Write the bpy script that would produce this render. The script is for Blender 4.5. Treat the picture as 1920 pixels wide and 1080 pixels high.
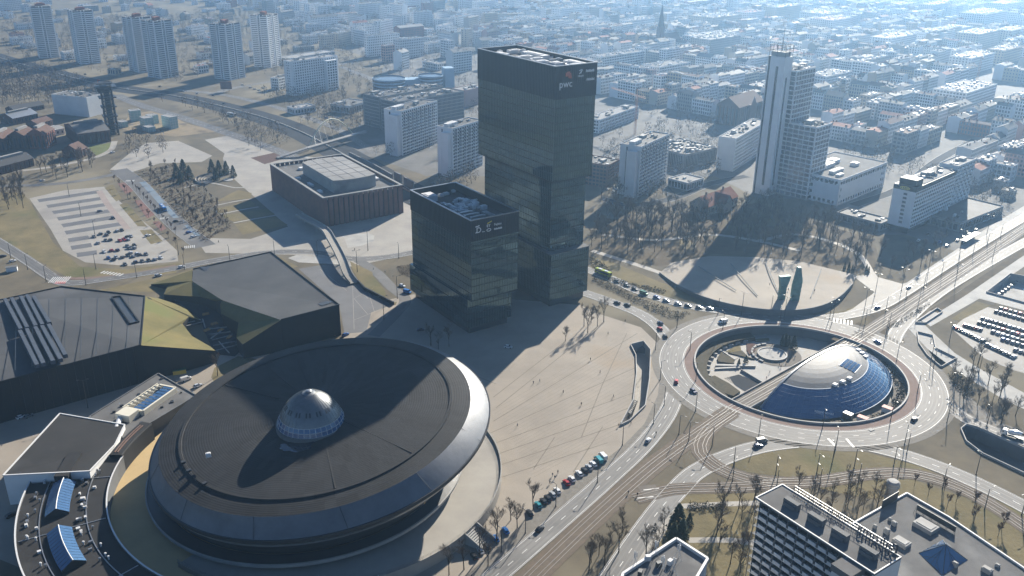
import bpy, math, random
import numpy as np
from mathutils import Vector, Matrix
from mathutils.geometry import tessellate_polygon
R_ = random.Random(7)
sc = bpy.context.scene
for o in list(bpy.data.objects): bpy.data.objects.remove(o)
col = sc.collection
PI = math.pi

# ------------------------------------------------------------------ camera
FPX, PITCH, ROLL, CAMZ = 1694.0, 0.4003, 0.0119, 208.9
_fw = Vector((0, math.cos(PITCH), -math.sin(PITCH)))
_up0 = Vector((0, math.sin(PITCH), math.cos(PITCH)))
_rt = Vector((1, 0, 0)) * math.cos(ROLL) + _up0 * math.sin(ROLL)
_up = Vector((-1, 0, 0)) * math.sin(ROLL) + _up0 * math.cos(ROLL)
CAM = Vector((0, 0, CAMZ))
cd = bpy.data.cameras.new('camera'); cam = bpy.data.objects.new('camera', cd); col.objects.link(cam)
m = Matrix.Identity(4)
for i in range(3):
    m[i][0] = _rt[i]; m[i][1] = _up[i]; m[i][2] = -_fw[i]; m[i][3] = CAM[i]
cam.matrix_world = m
cd.sensor_width = 36.0; cd.lens = 36.0 * FPX / 1920.0; cd.clip_start = 1.0; cd.clip_end = 30000.0
sc.camera = cam

# ------------------------------------------------------------------ sky, sun, exposure
SUN_AZ = math.radians(65.0)      # from the x axis, counter-clockwise: the sun stands ahead and to the right
SUN_EL = math.radians(25.3)
SUNDIR = Vector((math.cos(SUN_EL) * math.cos(SUN_AZ), math.cos(SUN_EL) * math.sin(SUN_AZ), math.sin(SUN_EL)))
w = bpy.data.worlds.new('World'); sc.world = w; w.use_nodes = True
nt = w.node_tree; bg = nt.nodes['Background']
sky = nt.nodes.new('ShaderNodeTexSky'); sky.sky_type = 'NISHITA'; sky.sun_disc = False
sky.sun_elevation = SUN_EL; sky.sun_rotation = PI / 2 - SUN_AZ
sky.air_density = 1.0; sky.dust_density = 0.3; sky.ozone_density = 6.0
nt.links.new(sky.outputs[0], bg.inputs[0]); bg.inputs[1].default_value = 0.055
sl = bpy.data.lights.new('sun', 'SUN'); sl.energy = 5.0; sl.angle = math.radians(0.5); sl.color = (1.0, 0.92, 0.79)
so = bpy.data.objects.new('sun', sl); col.objects.link(so)
so.rotation_euler = SUNDIR.to_track_quat('Z', 'Y').to_euler(); so.location = (300, 600, 400)
sc.view_settings.view_transform = 'Standard'; sc.view_settings.look = 'None'
sc.view_settings.exposure = 1.18; sc.view_settings.gamma = 1.0; sc.view_settings.use_curve_mapping = False
sc.render.engine = 'CYCLES'
sc.cycles.use_denoising = True
sc.cycles.max_bounces = 6; sc.cycles.diffuse_bounces = 2; sc.cycles.glossy_bounces = 3
sc.cycles.transmission_bounces = 2; sc.cycles.volume_bounces = 1; sc.cycles.transparent_max_bounces = 6
sc.cycles.use_adaptive_sampling = True; sc.cycles.adaptive_threshold = 0.02
sc.cycles.caustics_reflective = False; sc.cycles.caustics_refractive = False

# ------------------------------------------------------------------ helpers
def G(x, y, z=0.0):
    """the place at height z that is seen at pixel (x, y) of the 1920 x 1080 photograph"""
    d = _fw + _rt * ((x - 960) / FPX) - _up * ((y - 540) / FPX)
    return CAM + d * ((z - CAMZ) / d.z)
def PJ(p):
    d = Vector(p) - CAM; k = d.dot(_fw)
    return 960 + FPX * d.dot(_rt) / k, 540 - FPX * d.dot(_up) / k
def HT(top, base, zb=0.0):
    """height of a vertical edge from its foot pixel to its top pixel"""
    b = G(base[0], base[1], zb); lo, hi = zb, 200.0
    for _ in range(40):
        mid = (lo + hi) / 2
        if PJ((b.x, b.y, mid))[1] > top[1]: lo = mid
        else: hi = mid
    return lo

class MB:
    def __init__(s): s.v = []; s.f = []; s.mi = []
    def face(s, pts, mi=0):
        n = len(s.v); s.v += [tuple(p) for p in pts]; s.f.append(tuple(range(n, n + len(pts)))); s.mi.append(mi)
    def box(s, cx, cy, z0, sx, sy, sz, rot=0.0, mi=0, bottom=False):
        c, sn = math.cos(rot), math.sin(rot); n = len(s.v)
        for z in (z0, z0 + sz):
            for ax, ay in ((-.5, -.5), (.5, -.5), (.5, .5), (-.5, .5)):
                x, y = ax * sx, ay * sy; s.v.append((cx + x * c - y * sn, cy + x * sn + y * c, z))
        fs = [(0, 1, 5, 4), (1, 2, 6, 5), (2, 3, 7, 6), (3, 0, 4, 7), (4, 5, 6, 7)]
        if bottom: fs.append((3, 2, 1, 0))
        for q in fs: s.f.append(tuple(n + i for i in q)); s.mi.append(mi)
    def bx(s, x0, y0, z0, x1, y1, z1, mi=0, bottom=False):
        s.box((x0 + x1) / 2, (y0 + y1) / 2, z0, abs(x1 - x0), abs(y1 - y0), z1 - z0, 0, mi, bottom)
    def bar(s, a, b, wd, ht, mi=0):
        """a box whose centre line runs from a to b, of width wd and depth ht"""
        a = Vector(a); b = Vector(b); d = (b - a).normalized()
        u = d.cross(Vector((0, 0, 1)))
        if u.length < 1e-4: u = Vector((1, 0, 0))
        u.normalize(); v = u.cross(d).normalized(); u *= wd / 2; v *= ht / 2; n = len(s.v)
        for p in (a, b):
            for q in (-u - v, u - v, u + v, -u + v): s.v.append(tuple(p + q))
        for q in ((0, 1, 5, 4), (1, 2, 6, 5), (2, 3, 7, 6), (3, 0, 4, 7), (4, 5, 6, 7), (3, 2, 1, 0)):
            s.f.append(tuple(n + i for i in q)); s.mi.append(mi)
    def tube(s, a, b, r0, r1=None, k=6, mi=0, cap=True):
        a = Vector(a); b = Vector(b); r1 = r0 if r1 is None else r1; d = (b - a).normalized()
        u = d.cross(Vector((0, 0, 1)))
        if u.length < 1e-4: u = Vector((1, 0, 0))
        u.normalize(); v = u.cross(d).normalized(); n = len(s.v)
        for p, r in ((a, r0), (b, r1)):
            for i in range(k):
                t = 2 * PI * i / k; s.v.append(tuple(p + u * (r * math.cos(t)) + v * (r * math.sin(t))))
        for i in range(k):
            j = (i + 1) % k; s.f.append((n + i, n + j, n + k + j, n + k + i)); s.mi.append(mi)
        if cap: s.f.append(tuple(n + k + i for i in range(k))); s.mi.append(mi)
    def poly(s, pts, mi=0):
        """a flat or nearly flat filled outline, concave allowed, facing up"""
        pts = [Vector(p) for p in pts]
        ar = sum(pts[i].x * pts[(i + 1) % len(pts)].y - pts[(i + 1) % len(pts)].x * pts[i].y for i in range(len(pts)))
        if ar < 0: pts.reverse()
        n = len(s.v); s.v += [tuple(p) for p in pts]
        for t in tessellate_polygon([[Vector((p.x, p.y, 0)) for p in pts]]):
            a, b, c = (pts[i] for i in t)
            if (b.x - a.x) * (c.y - a.y) - (b.y - a.y) * (c.x - a.x) < 0: t = t[::-1]
            s.f.append(tuple(n + i for i in t)); s.mi.append(mi)
    def prism(s, pts, z0, mi=0, mtop=None, top=True):
        """walls from z0 up to the outline pts (each with its own height), closed by a top"""
        pts = [Vector(p) for p in pts]
        ar = sum(pts[i].x * pts[(i + 1) % len(pts)].y - pts[(i + 1) % len(pts)].x * pts[i].y for i in range(len(pts)))
        if ar < 0: pts.reverse()
        for i in range(len(pts)):
            a, b = pts[i], pts[(i + 1) % len(pts)]
            s.face([(a.x, a.y, z0), (b.x, b.y, z0), b, a], mi)
        if top: s.poly(pts, mi if mtop is None else mtop)
    def rev(s, prof, n=64, a0=0.0, a1=2 * PI, f=None, mi=0):
        """lathe of (r, z) points; f maps (r, z, angle) to a point"""
        full = abs(a1 - a0 - 2 * PI) < 1e-6; m_ = n if full else n + 1; b = len(s.v)
        for i in range(m_):
            t = a0 + (a1 - a0) * i / n
            for r, z in prof: s.v.append(tuple(f(r, z, t)) if f else (r * math.cos(t), r * math.sin(t), z))
        k = len(prof)
        for i in range(n):
            j = (i + 1) % m_
            for q in range(k - 1):
                s.f.append((b + i * k + q, b + j * k + q, b + j * k + q + 1, b + i * k + q + 1)); s.mi.append(mi)
    def mesh(s, name, mats, off=None, smooth=False):
        me = bpy.data.meshes.new(name)
        v = s.v if off is None else [(p[0] - off[0], p[1] - off[1], p[2] - off[2]) for p in s.v]
        me.from_pydata(v, [], s.f)
        for m_ in (mats if isinstance(mats, (list, tuple)) else [mats]): me.materials.append(m_)
        if any(s.mi): me.polygons.foreach_set('material_index', s.mi)
        if smooth: me.polygons.foreach_set('use_smooth', [True] * len(s.f))
        me.update(); return me
    def build(s, name, mats, parent=None, world=False, smooth=False):
        off = parent_loc(parent) if (parent is not None and world) else None
        return link(name, s.mesh(name, mats, off, smooth), parent)
def parent_loc(p):
    v = Vector((0, 0, 0))
    while p is not None: v = v + p.location; p = p.parent
    return v
def link(name, data, parent=None):
    o = bpy.data.objects.new(name, data); col.objects.link(o)
    if parent is not None: o.parent = parent
    return o
def tag(o, label=None, cat=None, group=None, kind=None):
    if label: o['label'] = label
    if cat: o['category'] = cat
    if group: o['group'] = group
    if kind: o['kind'] = kind
    return o
def thing(name, label, cat, loc=(0, 0, 0), rz=0.0, group=None):
    o = bpy.data.objects.new(name, None); col.objects.link(o); o.location = loc; o.rotation_euler = (0, 0, rz)
    o.empty_display_size = 1.0
    return tag(o, label, cat, group)
def struct(name, mb, mat, parent=None):
    o = mb.build(name, mat, parent)
    if parent is None: o['kind'] = 'structure'
    return o
ORD = ['first', 'second', 'third', 'fourth', 'fifth', 'sixth', 'seventh', 'eighth', 'ninth', 'tenth', 'eleventh', 'twelfth', 'thirteenth',
       'fourteenth', 'fifteenth', 'sixteenth', 'seventeenth', 'eighteenth', 'nineteenth', 'twentieth']
def nth(i):
    if i < 20: return ORD[i]
    t = ['twenty', 'thirty', 'forty', 'fifty', 'sixty', 'seventy', 'eighty', 'ninety'][(i + 1) // 10 - 2] if i < 99 else 'hundred and'
    k = (i + 1) % 10
    return (t + '-' + ORD[k - 1]) if k else t.replace('ty', 'tieth')
def catmull(pts, step=4.0):
    pts = [Vector(p) for p in pts]; out = []
    P = [pts[0] * 2 - pts[1]] + pts + [pts[-1] * 2 - pts[-2]]
    for i in range(1, len(P) - 2):
        a, b, c, d = P[i - 1], P[i], P[i + 1], P[i + 2]; n = max(1, int((c - b).length / step))
        for k in range(n):
            t = k / n
            out.append(0.5 * ((2 * b) + (c - a) * t + (2 * a - 5 * b + 4 * c - d) * t * t + (3 * b - a - 3 * c + d) * t ** 3))
    out.append(pts[-1]); return out
def pxl(pts, z=0.0): return [G(x, y, z) for x, y in pts]
def side(path, off):
    """the path moved sideways (positive to its left)"""
    out = []
    for i, p in enumerate(path):
        t = path[min(i + 1, len(path) - 1)] - path[max(i - 1, 0)]; t.z = 0; t.normalize()
        out.append(Vector((p.x - t.y * off, p.y + t.x * off, p.z)))
    return out
def strip(mb, path, o0, o1, z, mi=0):
    a = side(path, o0); b = side(path, o1)
    for i in range(len(path) - 1):
        mb.face([(b[i].x, b[i].y, z), (b[i + 1].x, b[i + 1].y, z), (a[i + 1].x, a[i + 1].y, z), (a[i].x, a[i].y, z)] if o0 > o1 else
                [(a[i].x, a[i].y, z), (a[i + 1].x, a[i + 1].y, z), (b[i + 1].x, b[i + 1].y, z), (b[i].x, b[i].y, z)][::-1], mi)
def wallstrip(mb, path, o0, o1, z0, z1, mi=0):
    """a low wall or kerb that follows a path"""
    a = side(path, o0); b = side(path, o1)
    if o0 < o1: a, b = b, a
    # a is on the left
    for i in range(len(path) - 1):
        A0, A1, B0, B1 = a[i], a[i + 1], b[i], b[i + 1]
        T = lambda p, z: (p.x, p.y, z)
        mb.face([T(B0, z1), T(B1, z1), T(A1, z1), T(A0, z1)], mi)
        mb.face([T(B0, z0), T(B1, z0), T(B1, z1), T(B0, z1)], mi)
        mb.face([T(A1, z0), T(A0, z0), T(A0, z1), T(A1, z1)], mi)
    T = lambda p, z: (p.x, p.y, z)
    mb.face([T(a[0], z0), T(b[0], z0), T(b[0], z1), T(a[0], z1)], mi); mb.face([T(b[-1], z0), T(a[-1], z0), T(a[-1], z1), T(b[-1], z1)], mi)
def along(path, d):
    """point and heading after d metres"""
    for i in range(len(path) - 1):
        L = (path[i + 1] - path[i]).length
        if d <= L or i == len(path) - 2:
            t = path[i + 1] - path[i]; return path[i] + t * (d / max(L, 1e-6)), math.atan2(t.y, t.x)
        d -= L
def plen(path): return sum((path[i + 1] - path[i]).length for i in range(len(path) - 1))
def dashes(mb, path, off, z, wd=0.15, on=3.0, gap=6.0):
    p = side(path, off); L = plen(p); d = 0
    while d + on < L:
        a, h = along(p, d + on / 2); mb_flat(mb, a.x, a.y, z, on, wd, h); d += on + gap
def mb_flat(mb, cx, cy, z, sx, sy, rot, mi=0):
    c, s = math.cos(rot), math.sin(rot)
    mb.face([(cx + x * c - y * s, cy + x * s + y * c, z) for x, y in ((-sx / 2, -sy / 2), (sx / 2, -sy / 2), (sx / 2, sy / 2), (-sx / 2, sy / 2))], mi)
def inpoly(x, y, poly):
    r = False; n = len(poly); j = n - 1
    for i in range(n):
        xi, yi = poly[i][0], poly[i][1]; xj, yj = poly[j][0], poly[j][1]
        if (yi > y) != (yj > y) and x < (xj - xi) * (y - yi) / (yj - yi) + xi: r = not r
        j = i
    return r

# ------------------------------------------------------------------ materials
MT = {}
def mat(name, c1, c2=None, scale=0.5, rough=0.7, metal=0.0, spec=0.5, detail=4.0, bump=0.0, bscale=None, spot=None, obj=False, emit=None):
    """two tones of a surface mixed by noise; spot = (colour, scale, threshold) adds stains"""
    m_ = bpy.data.materials.new(name); m_.use_nodes = True; n = m_.node_tree.nodes; l = m_.node_tree.links
    b = n['Principled BSDF']; b.inputs['Roughness'].default_value = rough; b.inputs['Metallic'].default_value = metal
    b.inputs['Specular IOR Level'].default_value = spec
    b.inputs['Base Color'].default_value = (*c1, 1)
    if emit: b.inputs['Emission Color'].default_value = (*emit[0], 1); b.inputs['Emission Strength'].default_value = emit[1]
    if c2 is not None:
        if obj: src = n.new('ShaderNodeTexCoord').outputs['Object']
        else: src = n.new('ShaderNodeNewGeometry').outputs['Position']
        tx = n.new('ShaderNodeTexNoise'); tx.inputs['Scale'].default_value = scale; tx.inputs['Detail'].default_value = detail
        tx.inputs['Roughness'].default_value = 0.65
        l.new(src, tx.inputs['Vector'])
        rp = n.new('ShaderNodeMapRange'); rp.inputs['From Min'].default_value = 0.32; rp.inputs['From Max'].default_value = 0.68
        l.new(tx.outputs['Fac'], rp.inputs['Value'])
        mx = n.new('ShaderNodeMix'); mx.data_type = 'RGBA'; mx.inputs[6].default_value = (*c1, 1); mx.inputs[7].default_value = (*c2, 1)
        l.new(rp.outputs[0], mx.inputs[0]); outc = mx.outputs[2]
        if spot:
            t2 = n.new('ShaderNodeTexNoise'); t2.inputs['Scale'].default_value = spot[1]; t2.inputs['Detail'].default_value = 3.0
            l.new(src, t2.inputs['Vector'])
            r2 = n.new('ShaderNodeMapRange'); r2.inputs['From Min'].default_value = spot[2]; r2.inputs['From Max'].default_value = spot[2] + 0.12
            l.new(t2.outputs['Fac'], r2.inputs['Value'])
            m2 = n.new('ShaderNodeMix'); m2.data_type = 'RGBA'; m2.inputs[7].default_value = (*spot[0], 1)
            l.new(r2.outputs[0], m2.inputs[0]); l.new(outc, m2.inputs[6]); outc = m2.outputs[2]
        l.new(outc, b.inputs['Base Color'])
        if bump:
            t3 = tx
            if bscale: t3 = n.new('ShaderNodeTexNoise'); t3.inputs['Scale'].default_value = bscale; t3.inputs['Detail'].default_value = 4; l.new(src, t3.inputs['Vector'])
            bp = n.new('ShaderNodeBump'); bp.inputs['Strength'].default_value = bump; bp.inputs['Distance'].default_value = 0.3
            l.new(t3.outputs['Fac'], bp.inputs['Height']); l.new(bp.outputs[0], b.inputs['Normal'])
    MT[name] = m_; return m_
# ------------------------------------------------------------------ palette
M = MT
mat('ground_soil', (0.165, 0.140, 0.098), (0.095, 0.085, 0.066), 0.035, 0.95, detail=10, spot=((0.20, 0.175, 0.125), 0.012, 0.54), spec=0.1)
mat('winter_grass', (0.205, 0.168, 0.092), (0.125, 0.108, 0.062), 0.06, 0.95, detail=9, spot=((0.115, 0.112, 0.056), 0.02, 0.56), spec=0.1, bump=0.5, bscale=0.6)
mat('green_grass', (0.130, 0.150, 0.045), (0.095, 0.105, 0.040), 0.08, 0.95, detail=8, spec=0.15)
mat('moss_roof', (0.165, 0.140, 0.062), (0.105, 0.098, 0.046), 0.05, 0.95, detail=9, spot=((0.12, 0.125, 0.05), 0.03, 0.56), spec=0.1, bump=0.4, bscale=0.8)
mat('asphalt', (0.135, 0.131, 0.126), (0.088, 0.086, 0.084), 0.05, 0.7, detail=9, spec=0.3, spot=((0.175, 0.17, 0.162), 0.03, 0.56), bump=0.15, bscale=3.0)
mat('asphalt_dark', (0.034, 0.038, 0.045), (0.024, 0.027, 0.033), 0.05, 0.9, detail=7, spec=0.1)
mat('asphalt_bay', (0.115, 0.115, 0.118), (0.085, 0.085, 0.09), 0.1, 0.7, detail=7)
mat('city_paving', (0.16, 0.155, 0.147), (0.085, 0.083, 0.080), 0.04, 0.85, detail=9, spec=0.2)
mat('paving', (0.33, 0.308, 0.272), (0.25, 0.233, 0.208), 0.06, 0.75, spec=0.3, detail=8, spot=((0.22, 0.205, 0.185), 0.02, 0.6))
mat('paving_white', (0.40, 0.39, 0.365), (0.29, 0.284, 0.27), 0.09, 0.8, detail=9, spec=0.2, spot=((0.24, 0.235, 0.225), 0.05, 0.6))
mat('plaza_slabs', (0.315, 0.275, 0.226), (0.235, 0.207, 0.172), 0.04, 0.8, detail=11, spot=((0.29, 0.215, 0.135), 0.014, 0.62), bump=0.2, bscale=1.5, spec=0.2)
mat('slab_joint', (0.17, 0.145, 0.115), (0.21, 0.18, 0.145), 0.4, 0.85, spec=0.2)
mat('cobble', (0.205, 0.188, 0.162), (0.145, 0.134, 0.117), 0.5, 0.85, detail=6, spec=0.2, bump=0.5, bscale=2.5)
mat('red_paving', (0.215, 0.150, 0.126), (0.165, 0.120, 0.102), 0.2, 0.85, detail=7, spec=0.15)
mat('blue_lane', (0.17, 0.235, 0.30), (0.16, 0.18, 0.20), 0.08, 0.75, detail=7, spec=0.2)
mat('ballast', (0.125, 0.092, 0.062), (0.085, 0.066, 0.048), 0.4, 0.9, detail=8, bump=0.5, bscale=3.0)
mat('track_slab', (0.16, 0.14, 0.115), (0.12, 0.105, 0.09), 0.2, 0.85, spec=0.2)
mat('rail_steel', (0.26, 0.25, 0.24), None, rough=0.6, metal=0.3)
mat('tyre_worn', (0.165, 0.16, 0.154), (0.12, 0.117, 0.113), 0.08, 0.7, detail=8, spec=0.3)
mat('road_paint', (0.62, 0.62, 0.60), (0.42, 0.42, 0.41), 0.6, 0.6)
mat('red_paint', (0.42, 0.13, 0.11), (0.33, 0.11, 0.10), 0.5, 0.65)
mat('kerb_stone', (0.36, 0.35, 0.33), (0.28, 0.27, 0.26), 0.5, 0.75)
mat('concrete', (0.33, 0.325, 0.31), (0.25, 0.245, 0.235), 0.12, 0.75, detail=7, spot=((0.2, 0.195, 0.19), 0.06, 0.62))
mat('concrete_dark', (0.13, 0.135, 0.14), (0.09, 0.095, 0.10), 0.12, 0.8, detail=7)
mat('white_render', (0.76, 0.76, 0.75), (0.66, 0.66, 0.65), 0.08, 0.75, detail=6, spec=0.3)
mat('pale_render', (0.62, 0.625, 0.62), (0.52, 0.525, 0.525), 0.06, 0.8, detail=6)
mat('beige_render', (0.46, 0.40, 0.32), (0.37, 0.32, 0.26), 0.06, 0.8, detail=6)
mat('grey_render', (0.27, 0.275, 0.28), (0.21, 0.215, 0.22), 0.06, 0.8, detail=6)
mat('ochre_render', (0.40, 0.30, 0.19), (0.33, 0.25, 0.17), 0.06, 0.8, detail=6)
mat('pink_render', (0.43, 0.27, 0.24), (0.36, 0.23, 0.205), 0.06, 0.8, detail=6)
mat('brick_red', (0.27, 0.105, 0.068), (0.175, 0.072, 0.052), 0.25, 0.85, detail=8)
mat('brick_dark', (0.115, 0.062, 0.048), (0.075, 0.046, 0.04), 0.25, 0.85, detail=8)
mat('brick_panel', (0.175, 0.078, 0.058), (0.115, 0.056, 0.046), 0.2, 0.85, detail=6)
mat('tile_red', (0.27, 0.105, 0.068), (0.20, 0.08, 0.056), 0.4, 0.85, detail=7, spec=0.2)
mat('tile_brown', (0.125, 0.072, 0.055), (0.088, 0.055, 0.046), 0.3, 0.85, detail=7, spec=0.2)
mat('roof_felt', (0.060, 0.062, 0.066), (0.040, 0.042, 0.046), 0.07, 0.75, detail=8, spec=0.25, spot=((0.095, 0.096, 0.098), 0.03, 0.6))
mat('roof_grey', (0.165, 0.163, 0.16), (0.105, 0.104, 0.103), 0.08, 0.85, detail=8, spec=0.12, spot=((0.21, 0.207, 0.2), 0.05, 0.6))
mat('roof_pale', (0.31, 0.305, 0.295), (0.22, 0.217, 0.21), 0.06, 0.85, detail=7, spec=0.12)
mat('roof_metal', (0.38, 0.39, 0.40), (0.30, 0.31, 0.32), 0.1, 0.38, metal=0.6)
mat('black_cladding', (0.016, 0.0175, 0.020), (0.011, 0.012, 0.015), 0.2, 0.6, detail=5, spec=0.25)
mat('black_roof', (0.070, 0.073, 0.078), (0.048, 0.051, 0.056), 0.05, 0.8, detail=9, spec=0.2, spot=((0.10, 0.102, 0.106), 0.018, 0.6))
mat('dark_metal', (0.045, 0.048, 0.053), None, rough=0.45, metal=0.4)
mat('steel', (0.36, 0.37, 0.38), (0.28, 0.29, 0.30), 0.3, 0.4, metal=0.7)
mat('white_metal', (0.58, 0.58, 0.575), None, rough=0.55, spec=0.3)
mat('window_glass', (0.030, 0.036, 0.044), None, rough=0.08, spec=0.7)
mat('window_far', (0.075, 0.085, 0.098), None, rough=0.25, spec=0.6)
mat('chimney_brick', (0.20, 0.115, 0.085), (0.15, 0.095, 0.075), 0.8, 0.85)
mat('bark', (0.066, 0.052, 0.041), (0.048, 0.040, 0.034), 0.6, 0.95, spec=0.1, obj=True)
mat('twig', (0.150, 0.122, 0.098), (0.110, 0.092, 0.076), 0.5, 0.95, spec=0.1, obj=True)
mat('twig_red', (0.120, 0.070, 0.056), (0.085, 0.056, 0.046), 0.5, 0.95, spec=0.1, obj=True)
mat('needle', (0.030, 0.046, 0.022), (0.018, 0.030, 0.017), 0.6, 0.85, spec=0.2, obj=True)
mat('hedge_leaf', (0.075, 0.060, 0.035), (0.045, 0.042, 0.026), 0.7, 0.9, spec=0.2)
mat('sand', (0.52, 0.39, 0.21), (0.44, 0.335, 0.185), 0.1, 0.9, detail=7, spec=0.1)
mat('pink_paving', (0.31, 0.255, 0.225), (0.26, 0.215, 0.195), 0.2, 0.8, spec=0.2)
mat('annex_felt', (0.034, 0.033, 0.033), (0.022, 0.022, 0.0225), 0.08, 0.8, detail=9, spec=0.2, spot=((0.05, 0.049, 0.048), 0.05, 0.6))
mat('leaf_litter', (0.125, 0.100, 0.066), (0.078, 0.064, 0.046), 0.08, 0.95, detail=10, spec=0.1, spot=((0.16, 0.135, 0.08), 0.03, 0.58))
mat('yard_sand', (0.27, 0.215, 0.14), (0.19, 0.155, 0.108), 0.07, 0.95, detail=10, spec=0.1, spot=((0.12, 0.10, 0.08), 0.05, 0.56))
mat('yellow', (0.62, 0.44, 0.06), None, rough=0.5)
mat('copper_green', (0.13, 0.27, 0.235), (0.075, 0.15, 0.14), 0.25, 0.6, detail=6, metal=0.2)
mat('water', (0.60, 0.62, 0.63), None, rough=0.2, spec=0.6)

# ------------------------------------------------------------------ holes in the ground
C_RING = Vector((141.3, 393.8, 0)); R_PIT = 50.4
def circle(c, r, n=96, z=0.0): return [Vector((c.x + r * math.cos(2 * PI * i / n), c.y + r * math.sin(2 * PI * i / n), z)) for i in range(n)]
PITS = {
    'plaza_stair_well': [(1183, 648), (1206, 642), (1219, 658), (1217, 712), (1209, 762), (1180, 790), (1164, 798), (1188, 752), (1194, 702), (1193, 668)],
    'underpass_ramp': [(1720, 624), (1748, 631), (1753, 654), (1792, 673), (1764, 689), (1739, 668), (1723, 645)],
    'sunken_court': [(1850, 549), (1894, 515), (1990, 532), (1990, 588)],
    'road_cutting': [(1802, 806), (1812, 798), (1832, 803), (1990, 874), (1990, 922), (1842, 852), (1812, 829)],
    'garage_ramp': [(1717, 606), (1757, 580), (1766, 586), (1734, 607)],
}
HOLES = {k: pxl(v) for k, v in PITS.items()}
def ccw(p):
    a = sum(p[i].x * p[(i + 1) % len(p)].y - p[(i + 1) % len(p)].x * p[i].y for i in range(len(p)))
    return list(p) if a > 0 else list(reversed(p))
def holed(mb, outer, holes, z):
    outer = ccw(outer); rings = [outer] + [list(reversed(ccw(h))) for h in holes]
    flat = [p for r in rings for p in r]; n = len(mb.v); mb.v += [(p.x, p.y, z) for p in flat]
    for t in tessellate_polygon([[Vector((p.x, p.y, 0)) for p in r] for r in rings]):
        a, b, c = (flat[i] for i in t)
        if (b.x - a.x) * (c.y - a.y) - (b.y - a.y) * (c.x - a.x) < 0: t = t[::-1]
        mb.f.append(tuple(n + i for i in t)); mb.mi.append(0)
def rectp(x0, y0, x1, y1): return [Vector((x0, y0, 0)), Vector((x1, y0, 0)), Vector((x1, y1, 0)), Vector((x0, y1, 0))]

gb = MB()
holed(gb, rectp(-60, 200, 420, 720), [circle(C_RING, R_PIT)] + list(HOLES.values()), 0.0)
for a in ((-60, -2000, 420, 200), (-60, 720, 420, 9000), (-6000, -2000, -60, 9000), (420, -2000, 6000, 9000)):
    gb.poly(rectp(*a))
struct('ground', gb, M['ground_soil'])

def sheet(name, px, m_, z=0.03, holes=(), parent=None):
    mb = MB(); p = pxl(px)
    if holes: holed(mb, p, [HOLES[h] for h in holes], z)
    else: mb.poly([Vector((q.x, q.y, z)) for q in p])
    return struct(name, mb, M[m_], parent)

# the dense quarter's paved ground, the plaza, lawns and lots
sheet('city_ground', [(1120, 345), (1240, 338), (1340, 330), (1420, 372), (1540, 372), (1640, 440), (1700, 440), (1790, 470), (1930, 395), (2600, 300), (2600, -60), (880, -60), (880, 70), (900, 330)], 'city_paving', 0.015)
sheet('city_ground', [(640, 275), (700, 200), (720, 120), (560, 60), (560, 20), (900, 20), (900, 330), (800, 330)], 'city_paving', 0.012)
sheet('plaza', [(640, 640), (690, 570), (775, 552), (900, 556), (1088, 572), (1128, 590), (1202, 614), (1229, 640), (1240, 690), (1233, 742), (1208, 795), (1166, 838), (1088, 897), (1030, 940), (960, 1000), (860, 1090),
                (100, 1090), (-120, 1000), (-120, 770), (330, 690), (450, 650)], 'plaza_slabs', 0.03, ['plaza_stair_well'])
sheet('cobbled_verge', [(1208, 795), (1166, 838), (1088, 897), (1030, 940), (960, 1000), (862, 1088), (905, 1088), (1000, 1003), (1125, 898), (1190, 842), (1240, 788), (1262, 735), (1268, 690), (1258, 660), (1229, 640), (1240, 690), (1233, 742)], 'cobble', 0.045)
sheet('concert_hall_forecourt', [(430, 255), (520, 288), (640, 300), (772, 380), (780, 474), (660, 500), (560, 478), (385, 474), (366, 446), (470, 448), (540, 425), (480, 372), (432, 330), (418, 298)], 'paving', 0.03)
sheet('car_park', [(55, 372), (120, 357), (195, 350), (240, 392), (300, 440), (332, 470), (334, 490), (240, 499), (160, 492), (118, 470), (95, 430)], 'paving', 0.035)
sheet('gravel_lot', [(206, 318), (246, 285), (275, 268), (334, 264), (398, 292), (378, 304), (300, 306), (250, 322)], 'paving', 0.03)
sheet('gravel_lot', [(384, 262), (428, 254), (494, 291), (440, 301)], 'paving', 0.032)
sheet('monument_forecourt', [(1560, 596), (1600, 578), (1640, 548), (1600, 518), (1630, 515), (1705, 536), (1690, 552), (1650, 574), (1610, 590)], 'paving', 0.03)
sheet('park_lawn', [(1105, 470), (1130, 420), (1180, 395), (1300, 400), (1420, 380), (1640, 450), (1650, 500), (1600, 515), (1480, 488), (1340, 476), (1240, 500), (1180, 490)], 'leaf_litter', 0.02)
sheet('verge_lawn', [(1105, 480), (1150, 492), (1240, 530), (1330, 560), (1440, 580), (1560, 596), (1560, 590), (1600, 575), (1680, 560), (1560, 604), (1440, 588), (1280, 568), (1190, 545), (1108, 505)], 'winter_grass', 0.02)
sheet('verge_lawn', [(1340, 860), (1480, 838), (1580, 838), (1720, 872), (1930, 965), (1990, 1020), (1850, 930), (1720, 888), (1600, 884), (1500, 897), (1400, 885)], 'winter_grass', 0.02)
sheet('verge_lawn', [(1640, 830), (1720, 800), (1790, 790), (1850, 840), (1990, 930), (1990, 970), (1760, 868)], 'winter_grass', 0.021, )if False else None
sheet('garden_lawn', [(1210, 990), (1262, 925), (1430, 925), (1430, 1090), (1190, 1090)], 'winter_grass', 0.02)
sheet('verge_lawn', [(1470, 900), (1700, 895), (1830, 940), (1990, 1030), (1990, 1090), (1880, 1040), (1700, 940), (1600, 930)], 'winter_grass', 0.02)
sheet('slope_lawn', [(40, 360), (55, 376), (100, 455), (150, 500), (240, 505), (340, 492), (330, 512), (230, 522), (130, 522), (-30, 430), (-30, 360)], 'winter_grass', 0.02)
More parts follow.
